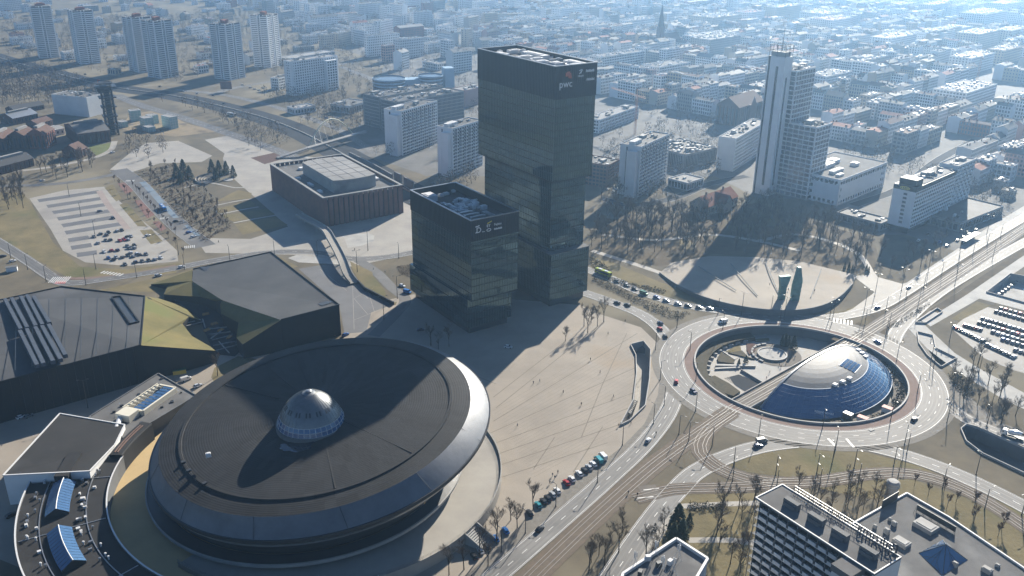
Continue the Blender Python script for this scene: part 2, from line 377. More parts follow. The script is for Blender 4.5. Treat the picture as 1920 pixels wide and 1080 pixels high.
sheet('slope_lawn', [(300, 520), (420, 492), (520, 480), (560, 500), (300, 548), (180, 545)], 'winter_grass', 0.02)
sheet('terrace_lawn', [(404, 378), (446, 356), (472, 362), (470, 372)], 'winter_grass', 0.06)
sheet('terrace_lawn', [(402, 392), (470, 376), (482, 386), (412, 400)], 'winter_grass', 0.06)
sheet('terrace_lawn', [(414, 404), (500, 391), (516, 402), (438, 416)], 'winter_grass', 0.06)
sheet('terrace_lawn', [(440, 421), (515, 406), (540, 422), (455, 440)], 'winter_grass', 0.06)
sheet('arena_lawn', [(396, 708), (402, 690), (446, 668), (486, 674), (440, 704), (412, 730)], 'winter_grass', 0.05)
sheet('corner_lawn', [(656, 490), (698, 510), (700, 518), (722, 545), (728, 568), (744, 566), (742, 572), (685, 545), (664, 512)], 'winter_grass', 0.06)
sheet('museum_lawn', [(165, 275), (212, 267), (205, 285), (180, 292)], 'green_grass', 0.03)
sheet('mall_paving', [(1700, 612), (1722, 598), (1790, 662), (1835, 690), (1990, 775), (1990, 800), (1880, 748), (1800, 700), (1740, 655)], 'paving_white', 0.03)
sheet('mall_paving', [(1722, 598), (1800, 545), (1935, 460), (1990, 430), (1990, 452), (1850, 548), (1990, 590), (1990, 600), (1836, 560), (1745, 612)], 'paving_white', 0.028)
sheet('car_park', [(1784, 616), (1838, 572), (1990, 612), (1990, 720), (1900, 694), (1846, 672)], 'asphalt', 0.03)
sheet('avenue_pavement', [(1640, 548), (1700, 530), (1790, 470), (1850, 428), (1930, 380), (1990, 345), (1990, 365), (1850, 450), (1760, 503), (1690, 548), (1650, 570)], 'paving_white', 0.024)
sheet('ring_pavement', [(1690, 618), (1712, 606), (1730, 640), (1770, 700), (1830, 755), (1870, 790), (1990, 835), (1990, 828), (1850, 800), (1780, 762), (1740, 712), (1700, 660)], 'cobble', 0.028)

sheet('path_lawn', [(1783, 598), (1832, 565), (1858, 573), (1798, 602)], 'winter_grass', 0.045)
sheet('paved_slope', [(560, 504), (639, 491), (658, 516), (684, 540), (738, 570), (696, 586), (687, 622), (646, 626), (636, 572)], 'asphalt_bay', 0.04)
sheet('forecourt_disc', [(645, 444), (660, 440), (690, 437), (702, 442), (700, 452), (680, 460), (652, 465)], 'paving_white', 0.045)
sheet('forecourt_garden', [(556, 478), (640, 488), (652, 492), (640, 496), (560, 492), (540, 484)], 'paving_white', 0.044)
sheet('planted_strip', [(470, 296), (530, 283), (552, 292), (496, 308)], 'twig_red', 0.05)
sheet('street_lawn', [(196, 352), (212, 346), (228, 372), (218, 378)], 'winter_grass', 0.04); sheet('street_lawn', [(224, 384), (238, 380), (276, 425), (258, 424)], 'winter_grass', 0.041)
sheet('street_lawn', [(262, 432), (284, 430), (305, 452), (283, 458)], 'winter_grass', 0.042); sheet('street_bed', [(220, 344), (236, 342), (250, 358), (236, 364)], 'brick_panel', 0.043)
sheet('street_bed', [(252, 376), (270, 374), (292, 402), (276, 410)], 'brick_panel', 0.043); sheet('street_bed', [(286, 416), (298, 414), (312, 428), (302, 434)], 'brick_panel', 0.043)
# ------------------------------------------------------------------ roads
KZ = 0.13
ROADS = []
def road(name, px, wd, m_='asphalt', z=0.06, kerb=True, lanes=0, edge=False, step=4.0):
    path = catmull(pxl(px), step); mb = MB(); strip(mb, path, wd / 2, -wd / 2, z); o = struct(name, mb, M[m_])
    ROADS.append([o, path, wd, z, kerb, lanes, edge, mb.v]); return path
def on_other_road(p, me, margin=0.0):
    if abs((Vector((p.x, p.y, 0)) - C_RING).length - 61.0) < 9.0 + margin: return True
    for o, path, wd, *_ in ROADS:
        if o is me: continue
        for q in path:
            if abs(q.x - p.x) < wd and abs(q.y - p.y) < wd and (q.x - p.x) ** 2 + (q.y - p.y) ** 2 < (wd / 2 + margin) ** 2: return True
    return False
def finish_roads():
    """kerbs and painted lines, left out where another carriageway joins"""
    for o, path, wd, z, kerb, lanes, edge, _ in ROADS:
        def runs(q):
            run = []
            for p in q:
                if on_other_road(p, o, 0.6):
                    if len(run) > 1: yield run
                    run = []
                else: run.append(p)
            if len(run) > 1: yield run
        if kerb:
            k = MB()
            for s in (1, -1):
                for r in runs(side(path, s * (wd / 2 + .12))): wallstrip(k, r, .13, -.13, 0.0, KZ)
            if k.v: k.build('kerb', M['kerb_stone'], o)
        if lanes and wd < 12:
            k = MB()
            for i in range(lanes):
                c_ = -wd / 2 + wd * (i + .5) / lanes
                for s in (-.85, .85): strip(k, side(path, c_ + s), .3, -.3, z + 0.008)
            k.build('wheel_track', M['tyre_worn'], o)
        if lanes or edge:
            k = MB()
            for i in range(1, lanes):
                for r in runs(side(path, -wd / 2 + wd * i / lanes)): dashes(k, r, 0, z + 0.02, 0.22, 3, 5)
            if edge:
                for s in (-1, 1):
                    for r in runs(side(path, s * (wd / 2 - 0.4))): strip(k, r, .09, -.09, z + 0.02)
            if k.v: k.build('lane_marking', M['road_paint'], o)
P_AV = road('avenue', [(900, 1110), (930, 1080), (1017, 1005), (1137, 900), (1209, 832), (1253, 772), (1270, 715), (1266, 668), (1243, 622), (1203, 590), (1150, 568), (1105, 552), (1040, 530)], 8.0, lanes=2, edge=True)
P_AVR = road('avenue', [(1125, 1115), (1150, 1080), (1215, 985), (1255, 935), (1310, 882), (1400, 844), (1490, 829), (1570, 828), (1650, 841), (1740, 868), (1830, 905), (1920, 950), (2010, 1000)], 8.5, z=0.062, lanes=2, edge=True)
P_W = road('approach_road', [(1060, 490), (1105, 507), (1145, 522), (1200, 547), (1280, 571), (1360, 584), (1440, 591), (1520, 597), (1590, 591), (1650, 574), (1700, 545), (1765, 502), (1845, 452), (1940, 396), (2020, 350)], 7.5, z=0.064, lanes=2, edge=True)
P_E = road('approach_road', [(2010, 408), (1925, 452), (1805, 520), (1742, 562), (1693, 608), (1675, 640), (1684, 668), (1715, 700), (1752, 735), (1795, 775), (1850, 803), (1930, 830), (2010, 852)], 7.5, z=0.066, lanes=2, edge=True)
P_OL = road('arena_road', [(-60, 418), (40, 481), (98, 520), (130, 531), (200, 523), (300, 508), (400, 489), (500, 474), (590, 473), (660, 485), (725, 482), (800, 468), (900, 450)], 7.5, z=0.06, lanes=2, edge=True)
road('side_street', [(672, 488), (705, 510), (735, 540), (760, 562), (740, 590), (700, 630)], 7.0, z=0.058, kerb=False)
P_BL = road('bus_lane', [(222, 318), (258, 345), (300, 390), (345, 432), (385, 462)], 14.0, z=0.056)
k = MB(); strip(k, catmull(pxl([(260, 342), (282, 366), (296, 382)])), 5.5, .5, 0.085); strip(k, catmull(pxl([(302, 388), (322, 410)])), 5.0, 1.0, 0.085); strip(k, catmull(pxl([(340, 424), (362, 444)])), 5.0, 2.0, 0.085); k.build('blue_lane', M['blue_lane'])['kind'] = 'structure'
road('museum_road', [(-60, 325), (60, 318), (160, 300), (205, 283), (215, 265)], 5.5, z=0.054, kerb=False, m_='paving')
road('lane', [(-60, 350), (100, 345), (200, 330), (230, 320)], 7.0, z=0.052, kerb=False)
P_D1 = road('motorway', [(-140, 62), (-20, 103), (100, 137), (210, 163), (330, 181), (470, 214), (560, 246), (640, 288), (720, 334), (800, 376), (900, 420)], 34.0, 'asphalt_dark', z=0.058, kerb=False, step=10)
k = MB(); wallstrip(k, P_D1, .4, -.4, .05, .9); k.build('median_barrier', M['concrete'], ROADS[-1][0])
road('slip_road', [(218, 178), (260, 196), (340, 220), (440, 254), (540, 290), (600, 315)], 13.0, z=0.072, lanes=3, kerb=False)
road('slip_road', [(330, 168), (420, 178), (500, 196), (570, 218), (640, 246), (700, 285)], 9.0, z=0.074, lanes=2, kerb=False)
road('slip_road', [(395, 178), (440, 165), (520, 150), (600, 130), (680, 110)], 10.0, z=0.070, lanes=2, kerb=False)
road('street', [(640, 125), (700, 150), (760, 190)], 9.0, z=0.05, kerb=False)
road('city_street', [(1128, 372), (1180, 385), (1262, 372), (1330, 345), (1400, 330)], 9.0, 'asphalt_dark', z=.045, kerb=True)
road('city_street', [(1262, 372), (1235, 330), (1250, 300)], 8.0, 'asphalt_dark', z=.043, kerb=False)
road('city_street', [(1600, 385), (1690, 352), (1760, 300), (1830, 262)], 9.0, 'asphalt_dark', z=.045, kerb=True)
road('footpath', [(1110, 470), (1180, 492), (1240, 512)], 4.5, 'paving', z=0.05, kerb=False)
road('footpath', [(1130, 440), (1230, 450), (1330, 440), (1420, 452), (1500, 470)], 4.0, 'paving', z=0.05, kerb=False)
road('footpath', [(1420, 452), (1500, 440), (1600, 470), (1640, 520)], 4.0, 'paving', z=0.048, kerb=False)
road('footpath', [(-30, 440), (90, 510), (130, 522), (230, 516), (330, 498)], 3.5, 'red_paving', z=0.05, kerb=False)
road('verge_strip', [(1750, 584), (1800, 553), (1862, 511), (1930, 466), (2010, 420)], 5.0, 'leaf_litter', z=0.05, kerb=False)
road('footpath', [(1180, 1090), (1235, 1000), (1262, 950)], 4.0, 'paving', z=0.05, kerb=False)
road('footpath', [(1262, 950), (1340, 946), (1430, 943)], 3.0, 'paving', z=0.05, kerb=False)
road('footpath', [(1290, 1013), (1370, 1013), (1420, 1020)], 3.0, 'paving', z=0.05, kerb=False)
for q in ([(402, 386), (440, 378), (472, 373)], [(412, 402), (450, 394), (485, 388)], [(438, 418), (480, 410), (516, 404)], [(345, 352), (390, 343), (440, 352), (458, 352)]):
    road('footpath', q, 1.8, 'paving_white', z=0.09, kerb=False)

# roundabout: red inner verge, carriageway, cobbled apron
def annulus(mb, r0, r1, z, n=128, c=C_RING):
    for i in range(n):
        a, b = 2 * PI * i / n, 2 * PI * (i + 1) / n
        mb.face([(c.x + r0 * math.cos(a), c.y + r0 * math.sin(a), z), (c.x + r1 * math.cos(a), c.y + r1 * math.sin(a), z),
                 (c.x + r1 * math.cos(b), c.y + r1 * math.sin(b), z), (c.x + r0 * math.cos(b), c.y + r0 * math.sin(b), z)])
k = MB(); annulus(k, 55.6, 68.0, 0.080); ring = struct('roundabout', k, M['asphalt'])
k = MB(); [annulus(k, r - .3, r + .3, 0.088) for r in (57.0, 58.7, 61.0, 62.7, 65.0, 66.6)]; k.build('wheel_track', M['tyre_worn'], ring)
k = MB(); annulus(k, 50.4, 55.3, 0.10); k.build('red_verge', M['red_paving'], ring)
k = MB(); annulus(k, 68.0, 71.5, 0.070); k.build('apron', M['cobble'], ring)
k = MB()
for i in range(0, 96, 2):
    for r in (59.7, 63.8):
        a = 2 * PI * i / 96; mb_flat(k, C_RING.x + r * math.cos(a), C_RING.y + r * math.sin(a), 0.10, 2.6, 0.2, a + PI / 2)
annulus(k, 56.0, 56.2, 0.10); annulus(k, 67.4, 67.6, 0.10); k.build('lane_marking', M['road_paint'], ring)
k = MB()
k.rev([(55.3, 0.0), (55.3, 0.16), (55.6, 0.16), (55.6, 0.0)], 128, f=lambda r, z, t: (C_RING.x + r * math.cos(t), C_RING.y + r * math.sin(t), z)); k.build('kerb', M['kerb_stone'], ring)

# pits: floor, walls and a coping
PITSPEC = {'plaza_stair_well': (5.0, 'concrete', 'paving'), 'underpass_ramp': (5.0, 'concrete', 'paving'), 'sunken_court': (4.5, 'concrete', 'paving_white'),
           'road_cutting': (6.0, 'concrete_dark', 'asphalt'), 'garage_ramp': (4.0, 'concrete', 'asphalt')}
PITLAB = {'plaza_stair_well': 'sunken concrete stairway on the big plaza leading under the road', 'underpass_ramp': 'curved concrete underpass ramp beside the roundabout road and white path',
          'sunken_court': 'rectangular sunken court with blue-grey walls beside the avenue path', 'road_cutting': 'dark walled road cutting dropping into a tunnel beside the cement truck',
          'garage_ramp': 'short walled ramp mouth beside the white path corner'}
def pit(key):
    d, wm, fm = PITSPEC[key]; out = ccw(HOLES[key]); c = sum(out, Vector()) / len(out)
    t = thing(key, PITLAB[key], 'underpass', (c.x, c.y, 0)); a = MB(); n = len(out); f = MB(); cp = MB()
    for i in range(n):
        p, q = out[i], out[(i + 1) % n]
        a.face([(q.x, q.y, -d), (p.x, p.y, -d), (p.x, p.y, 0.0), (q.x, q.y, 0.0)])
        h = (q - p).normalized(); u = Vector((h.y, -h.x, 0)) * 0.2
        cp.bar((p.x + u.x, p.y + u.y, 0.5), (q.x + u.x, q.y + u.y, 0.5), 0.4, 1.0)
    f.poly([Vector((p.x, p.y, -d)) for p in out])
    a.build('wall', M[wm], t, True); f.build('floor', M[fm], t, True); cp.build('parapet', M['concrete'], t, True)
    return t
pit_o = {k_: pit(k_) for k_ in HOLES}

# plaza joints: long dark bands that cross the slabs
k = MB()
pj = [((925, 745), (1060, 640)), ((930, 765), (1130, 605)), ((925, 790), (1195, 625)), ((920, 812), (1190, 690)), ((918, 835), (1192, 735)), ((915, 858), (1180, 765)), ((915, 880), (1165, 795)), ((925, 900), (1140, 830)),
      ((1075, 885), (1130, 800)), ((1090, 820), (1130, 720)), ((1130, 720), (1175, 625)), ((1000, 880), (1040, 820)), ((780, 660), (930, 720)), ((1045, 905), (1180, 780)), ((1060, 640), (1190, 690)), ((975, 700), (1185, 760))]
for a, b in pj[:8] + pj[8:13]:
    A, B = G(*a), G(*b); h = math.atan2(B.y - A.y, B.x - A.x); mb_flat(k, (A.x + B.x) / 2, (A.y + B.y) / 2, 0.05, (B - A).length, 0.45, h)
for i in range(26):
    A, B = G(925 + i * 3, 770 + i * 5), G(1180 + i * 1.2, 620 + i * 6.5); h = math.atan2(B.y - A.y, B.x - A.x); mb_flat(k, (A.x + B.x) / 2, (A.y + B.y) / 2, 0.045, (B - A).length, 0.10, h)
k.build('paving_joint', M['slab_joint'], bpy.data.objects['plaza'])

# the parking bays on the west lot
k = MB()
for a, b in (((215, 230), (560, 178)), ((265, 262), (585, 214)), ((297, 296), (600, 250)), ((325, 332), (620, 286)), ((350, 370), (640, 322)), ((368, 410), (680, 360)), ((385, 452), (500, 435)), ((400, 495), (515, 478)), ((432, 535), (545, 520))):
    A, B = G(a[0] / 3, 300 + a[1] / 3), G(b[0] / 3, 300 + b[1] / 3)
    mb_flat(k, (A.x + B.x) / 2, (A.y + B.y) / 2, 0.055, (B - A).length, 8.5, math.atan2(B.y - A.y, B.x - A.x))
k.build('parking_bay', M['asphalt_bay'], bpy.data.objects['car_park'])
k = MB(); strip(k, catmull(pxl([(186, 358), (205, 388), (240, 430)])), 2.2, -2.2, 0.06); k.build('red_walkway', M['pink_paving'], bpy.data.objects['car_park'])

finish_roads()
# crossings
def zebra(px0, px1, wd, n, m_='road_paint', z=0.1, name='crossing'):
    A, B = G(*px0), G(*px1); h = math.atan2(B.y - A.y, B.x - A.x); mb = MB(); L = (B - A).length
    for i in range(n):
        p = A + (B - A) * ((i + .5) / n); mb_flat(mb, p.x, p.y, z, L / n * .5, wd, h)
    return struct(name, mb, M[m_])
zebra((94, 525), (130, 524), 9, 9); zebra((94, 530), (134, 529), 4, 1, 'red_paint', 0.095)
zebra((190, 510), (230, 516), 4, 7); zebra((345, 464), (366, 462), 5, 6); zebra((236, 339), (252, 339), 4, 6); zebra((300, 410), (316, 409), 4, 6)
zebra((1186, 927), (1252, 919), 9, 1, 'track_slab', .115); zebra((1192, 921), (1250, 914), .5, 1, z=.13); zebra((1180, 936), (1240, 930), .5, 1, z=.13)
zebra((1560, 600), (1600, 606), 6, 6); zebra((1545, 815), (1575, 845), 1.0, 1); zebra((1580, 815), (1608, 847), 1.0, 1)
# tram lines: ballast bed, sleepers' edge and four rails
def tram(name, px, wd, bed, z, offs, step=5.0):
    path = catmull(pxl(px), step); mb = MB(); strip(mb, path, wd / 2, -wd / 2, z); o = struct(name, mb, M[bed]); r = MB()
    for of in offs:
        for s in (-0.72, 0.72): wallstrip(r, path, of + s + 0.065, of + s - 0.065, z, z + 0.12)
    r.build('rail', M['rail_steel'], o); return path
P_TR = tram('tram_track', [(960, 1120), (1000, 1080), (1115, 970), (1225, 873), (1310, 812), (1372, 769)], 9.5, 'ballast', 0.09, (1.9, -1.9))
P_TR2 = tram('tram_track', [(1590, 647), (1650, 608), (1760, 536), (1850, 476), (1960, 402), (2050, 345)], 9.0, 'track_slab', 0.09, (1.9, -1.9))
k = MB()
for a_, b__ in ((4.6, 9.5), (-9.5, -4.6)): strip(k, P_TR2, b__, a_, 0.052)
k.build('median_lawn', M['leaf_litter'])['kind'] = 'structure'
P_TL = tram('tram_loop', [(1372, 775), (1330, 805), (1312, 835), (1325, 862), (1370, 888), (1440, 904), (1540, 902), (1640, 888), (1720, 890), (1800, 915), (1880, 960), (1960, 1015)], 8.0, 'ballast', 0.10, (1.8, -1.8))
P_TS = tram('tram_track', [(1190, 935), (1260, 918), (1330, 915), (1400, 912), (1470, 906)], 7.5, 'ballast', 0.085, (1.8, -1.8))
# ------------------------------------------------------------------ the saucer arena
SPC = Vector((-71.8, 299.0, 0)); SPB = Vector((-80.0, 299.0, 0))
def sp(r, z, t, k=1.0):
    dx, dy = r * math.cos(t), r * math.sin(t)
    if z > 28 and r < 59: dx -= 1.4 ; dy -= 1.3      # the roof disc sits off-centre in its rim
    return (SPB.x + (SPC.x - SPB.x) * k + dx, SPB.y + (SPC.y - SPB.y) * k + dy, z + k * (0.1 * dx + 0.06 * dy))
def sprev(mb, prof, n=128, a0=0.0, a1=2 * PI, mi=0):
    """prof of (r, z, k)"""
    full = abs(a1 - a0 - 2 * PI) < 1e-6; m_ = n if full else n + 1; b = len(mb.v); q = len(prof)
    for i in range(m_):
        t = a0 + (a1 - a0) * i / n
        for r, z, kk in prof: mb.v.append(sp(r, z, t, kk))
    for i in range(n):
        j = (i + 1) % m_
        for x in range(q - 1): mb.f.append((b + i * q + x, b + j * q + x, b + j * q + x + 1, b + i * q + x + 1)); mb.mi.append(mi)
def ring_mat(name, c1, c2, pitch, centre, rough):
    """dark sheet laid in rings about a centre, with worn streaks"""
    m_ = mat(name, c1, c2, 0.04, rough, detail=9, spot=((c1[0] * 1.5, c1[1] * 1.47, c1[2] * 1.42), 0.02, 0.58), spec=0.25)
    n = m_.node_tree.nodes; l = m_.node_tree.links; b = n['Principled BSDF']
    g = n.new('ShaderNodeNewGeometry'); v = n.new('ShaderNodeVectorMath'); v.operation = 'SUBTRACT'; v.inputs[1].default_value = tuple(centre)
    l.new(g.outputs['Position'], v.inputs[0])
    s = n.new('ShaderNodeVectorMath'); s.operation = 'MULTIPLY'; s.inputs[1].default_value = (1, 1, 0); l.new(v.outputs[0], s.inputs[0])
    ln = n.new('ShaderNodeVectorMath'); ln.operation = 'LENGTH'; l.new(s.outputs[0], ln.inputs[0])
    mu = n.new('ShaderNodeMath'); mu.operation = 'MULTIPLY'; mu.inputs[1].default_value = 2 * PI / pitch; l.new(ln.outputs['Value'], mu.inputs[0])
    si = n.new('ShaderNodeMath'); si.operation = 'SINE'; l.new(mu.outputs[0], si.inputs[0])
    sp_ = n.new('ShaderNodeSeparateXYZ'); l.new(v.outputs[0], sp_.inputs[0]); at = n.new('ShaderNodeMath'); at.operation = 'ARCTAN2'; l.new(sp_.outputs[1], at.inputs[0]); l.new(sp_.outputs[0], at.inputs[1])
    f1 = n.new('ShaderNodeMath'); f1.operation = 'SNAP'; f1.inputs[1].default_value = 0.065; l.new(at.outputs[0], f1.inputs[0]); f2 = n.new('ShaderNodeMath'); f2.operation = 'SNAP'; f2.inputs[1].default_value = 5.5; l.new(ln.outputs['Value'], f2.inputs[0])
    cb = n.new('ShaderNodeCombineXYZ'); l.new(f1.outputs[0], cb.inputs[0]); l.new(f2.outputs[0], cb.inputs[1]); wn = n.new('ShaderNodeTexWhiteNoise'); l.new(cb.outputs[0], wn.inputs['Vector'])
    mr = n.new('ShaderNodeMapRange'); mr.inputs['To Min'].default_value = .78; mr.inputs['To Max'].default_value = 1.25; l.new(wn.outputs['Value'], mr.inputs['Value'])
    vm = n.new('ShaderNodeVectorMath'); vm.operation = 'SCALE'; src_ = b.inputs['Base Color'].links[0].from_socket; l.new(src_, vm.inputs[0]); l.new(mr.outputs[0], vm.inputs['Scale']); l.new(vm.outputs[0], b.inputs['Base Color'])
    nz = n.new('ShaderNodeTexNoise'); nz.inputs['Scale'].default_value = 0.8; nz.inputs['Detail'].default_value = 4; l.new(g.outputs['Position'], nz.inputs['Vector'])
    ad = n.new('ShaderNodeMath'); ad.operation = 'MULTIPLY_ADD'; ad.inputs[1].default_value = 4.0; l.new(nz.outputs['Fac'], ad.inputs[0]); l.new(si.outputs[0], ad.inputs[2])
    bp = n.new('ShaderNodeBump'); bp.inputs['Strength'].default_value = 0.10; bp.inputs['Distance'].default_value = 0.25
    l.new(ad.outputs[0], bp.inputs['Height']); l.new(bp.outputs[0], b.inputs['Normal'])
    return m_
ring_mat('arena_roof', (0.0205, 0.0215, 0.0235), (0.0135, 0.0143, 0.0158), 0.9, SPC, 0.75)
mat('arena_band', (0.150, 0.160, 0.175), (0.100, 0.108, 0.121), 0.12, 0.55, metal=0.35, detail=7, bump=0.12, bscale=0.7, spec=0.6)
mat('arena_wall', (0.030, 0.036, 0.046), (0.022, 0.027, 0.036), 0.2, 0.45, detail=5)
mat('dome_zinc', (0.21, 0.22, 0.225), (0.15, 0.158, 0.165), 0.35, 0.42, metal=0.6, detail=6, obj=True)
mat('blue_glass', (0.045, 0.105, 0.215), (0.035, 0.085, 0.18), 0.3, 0.10, spec=0.8)
ar = thing('arena', 'huge round saucer-shaped sports arena with black ringed roof and metal rim', 'arena', (SPC.x, SPC.y, 0))
b = MB(); sprev(b, [(58.0, 30.2, 1), (54, 30.7, 1), (51.2, 31.0, 1), (51.0, 31.5, 1), (50.0, 31.5, 1), (49.8, 31.1, 1), (40, 31.5, 1), (28, 31.8, 1), (14, 32.0, 1), (0.05, 32.1, 1)]); rf = b.build('roof', M['arena_roof'], ar, True, smooth=False)
b = MB(); sprev(b, [(63.6, 24.4, 1), (61.0, 27.2, 1), (58.0, 30.22, 1)], 160); b.build('metal_band', M['arena_band'], ar, True, smooth=True)
b = MB(); sprev(b, [(61.0, 21.5, 1), (63.4, 22.4, 1), (64.1, 23.2, 1), (64.1, 24.5, 1), (63.6, 24.5, 1), (63.55, 24.2, 1)], 160); b.build('gutter', M['dark_metal'], ar, True)
b = MB(); sprev(b, [(60.0, 7.9, .2), (55.0, 8.6, .3)], 96); b.build('skirt_roof', M['arena_wall'], ar, True)
b = MB(); sprev(b, [(54.5, 8.5, .3), (57.5, 14.0, .65), (59.5, 18.4, .9), (61.0, 21.5, 1)], 128); bw = b.build('bowl_wall', M['arena_wall'], ar, True)
b = MB(); sprev(b, [(60.2, 19.7, .93), (61.9, 20.0, .93), (62.1, 20.9, .95), (61.0, 21.2, .95)], 128); b.build('upper_ledge', M['steel'], bw, True)
b = MB(); sprev(b, [(57.2, 6.6, .2), (60.2, 6.9, .2), (60.5, 8.3, .2), (60.0, 8.4, .2), (59.9, 7.9, .2)], 128); b.build('balcony_ring', M['concrete'], ar, True)
b = MB(); sprev(b, [(53.5, 0.0, 0), (54.5, 7.1, .2)], 96); b.build('glazed_foyer', M['window_glass'], ar, True)
b = MB()
for i in range(72):
    t = 2 * PI * i / 72; b.bar(sp(54.4, 0, t, 0), sp(55.6, 7.1, t, .2), 0.35, 0.5)
b.build('foyer_columns', M['concrete'], ar, True)['kind'] = 'stuff'
b = MB()
for i in range(96):
    t = 2 * PI * i / 96; b.bar(sp(59.7, 18.4, t, .9), sp(61.1, 21.3, t, 1), 0.25, 0.3)
b.build('rim_brackets', M['dark_metal'], ar, True)['kind'] = 'stuff'
b = MB()
for i in range(13):
    t = 2 * PI * (i + .4) / 13; b.bar(sp(58.0, 30.3, t), sp(63.5, 24.6, t), 0.18, 0.10)
b.build('band_seams', M['dark_metal'], ar, True)['kind'] = 'stuff'
for dg in (-72, -38, 96, 112, 150, 128):   # radial upstands across the roof
    t = math.radians(dg); b = MB(); b.bar(sp(13.5 if dg < 0 else 20, 32.05, t), sp(49.5, 31.2, t), 0.5 if dg in (-72, 150) else 0.2, 0.25); b.build('roof_upstand', M['arena_roof'], rf, True)
b = MB(); b.box(0, 0, 0, 1.8, 1.4, 1.3, .4); b.box(0.2, 0, 1.3, 1.2, 1.0, .3, .4)
q = G(391, 856, 29.0); o = b.build('vent_box', M['white_metal'], rf); o.location = q - SPC
for i, t in enumerate((math.radians(-148), math.radians(-141), math.radians(-128))):
    b = MB(); p = sp(50.5, 31.3, t); b.box(p[0], p[1], p[2], 1.6, 1.2, 0.7, t); b.build('roof_hatch', M['dark_metal'], rf, True)
# wet patch at the foot of the dome
DC = Vector((-74.0, 289.6, 0)); DZ = 31.4
mat('wet_roof', (0.03, 0.035, 0.045), None, rough=0.06, spec=0.8)
b = MB(); rr = random.Random(3)
pts = []
for i in range(22):
    t = 2 * PI * i / 22; r = rr.uniform(.75, 1.1); pts.append(Vector((DC.x - 2 + 6.5 * r * math.cos(t), DC.y - 14.0 + 4.2 * r * math.sin(t), 0)))
for p in pts: p.z = 32.0 + 0.1 * (p.x - SPC.x) + 0.06 * (p.y - SPC.y) + 0.02
b.poly(pts); b.build('rain_puddle', M['wet_roof'], rf, True)
# the lantern dome
DB = Vector((DC.x, DC.y, DZ)) - SPC
dm = MB(); dm.rev([(12.9, -2.2), (12.9, 0.3), (12.4, 0.45), (12.1, 0.45)], 72); dome = dm.build('dome', M['concrete_dark'], ar); dome.location = DB
GP = [(12.35, 0.4), (11.9, 2.0), (11.2, 3.6)]
b = MB(); b.rev(GP, 36); b.build('glazed_band', M['blue_glass'], dome)
b = MB()
for i in range(36):
    t = 2 * PI * i / 36; c, s = math.cos(t), math.sin(t)
    for (r0, z0), (r1, z1) in zip(GP[:-1], GP[1:]): b.bar((r0 * c, r0 * s, z0), (r1 * c, r1 * s, z1), .16, .14)
for r, z in GP:
    for i in range(36):
        t, u = 2 * PI * i / 36, 2 * PI * (i + 1) / 36; b.bar((r * math.cos(t), r * math.sin(t), z), (r * math.cos(u), r * math.sin(u), z), .18, .15)
b.build('glazing_bars', M['white_metal'], dome)['kind'] = 'stuff'
prof = [(11.2, 3.6), (10.9, 4.3), (10.2, 5.6), (9.3, 7.0), (8.2, 8.4), (6.9, 9.7), (5.5, 10.8), (4.0, 11.7), (2.4, 12.4), (1.0, 12.8), (0.02, 12.9)]
b = MB(); b.rev(prof, 60); b.build('zinc_cap', M['dome_zinc'], dome, smooth=True)
b = MB()
for i in range(44):
    t = 2 * PI * i / 44
    for (r0, z0), (r1, z1) in zip(prof[:8], prof[1:9]): b.bar((r0 * math.cos(t), r0 * math.sin(t), z0), (r1 * math.cos(t), r1 * math.sin(t), z1), .10, .14)
b.build('cap_ribs', M['dome_zinc'], dome)['kind'] = 'stuff'
b = MB()
for i in range(44):
    if i % 3 == 2: continue
    t = 2 * PI * (i + .5) / 44; (r0, z0), (r1, z1) = prof[3], prof[4]
    c, s = math.cos(t), math.sin(t); b.bar(((r0 + .03) * c, (r0 + .03) * s, z0), ((r1 + .03) * c, (r1 + .03) * s, z1), .5, .12)
b.build('cap_vents', M['dark_metal'], dome)['kind'] = 'stuff'
b = MB(); b.rev([(1.1, 12.6), (1.1, 13.2), (.7, 13.4), (.02, 13.5)], 16); b.build('finial', M['steel'], dome)
# terrace round the foot
A0, A1 = math.radians(-125), math.radians(36)
b = MB(); f_ = lambda r, z, t: (SPC.x + r * math.cos(t), SPC.y + r * math.sin(t), z)
b.rev([(68.6, 0), (68.6, 4.9), (68.2, 4.9), (68.2, 4.0), (50.0, 4.0)], 64, A0, A1, f_); te = b.build('terrace', M['paving'], ar, True)
def flight(mb, p, heading, n, wd, rise, run, z0):
    c, s = math.cos(heading), math.sin(heading)
    for i in range(n): mb.box(p.x + c * run * (i + .5), p.y + s * run * (i + .5), 0, run, wd, z0 + rise * (n - i), heading)
for dg, wd in ((-32, 7), (-86, 8)):
    t = math.radians(dg); p = Vector(f_(68.6, 0, t)); b = MB(); flight(b, p, t, 10, wd, .4, .75, 0); b.build('stairs', M['concrete'], ar, True)
    for s in (-1, 1):
        b = MB(); c, n = math.cos(t), math.sin(t); q = p + Vector((-n, c, 0)) * s * (wd / 2 + .25)
        b.bar((q.x, q.y, 4.4), (q.x + 7.5 * c, q.y + 7.5 * n, 1.0), .4, 1.4); b.build('stair_wall', M['concrete'], ar, True)
b = MB()
for i in range(60):
    t = A0 + (A1 - A0) * i / 59; b.box(*f_(68.4, 4.9, t)[:2], 4.9, .07, .07, 1.0)
for z in (5.4, 5.9): b.rev([(68.36, z), (68.36, z + .06), (68.44, z + .06), (68.44, z)], 64, A0, A1, f_)
b.build('terrace_railing', M['steel'], ar, True)['kind'] = 'stuff'

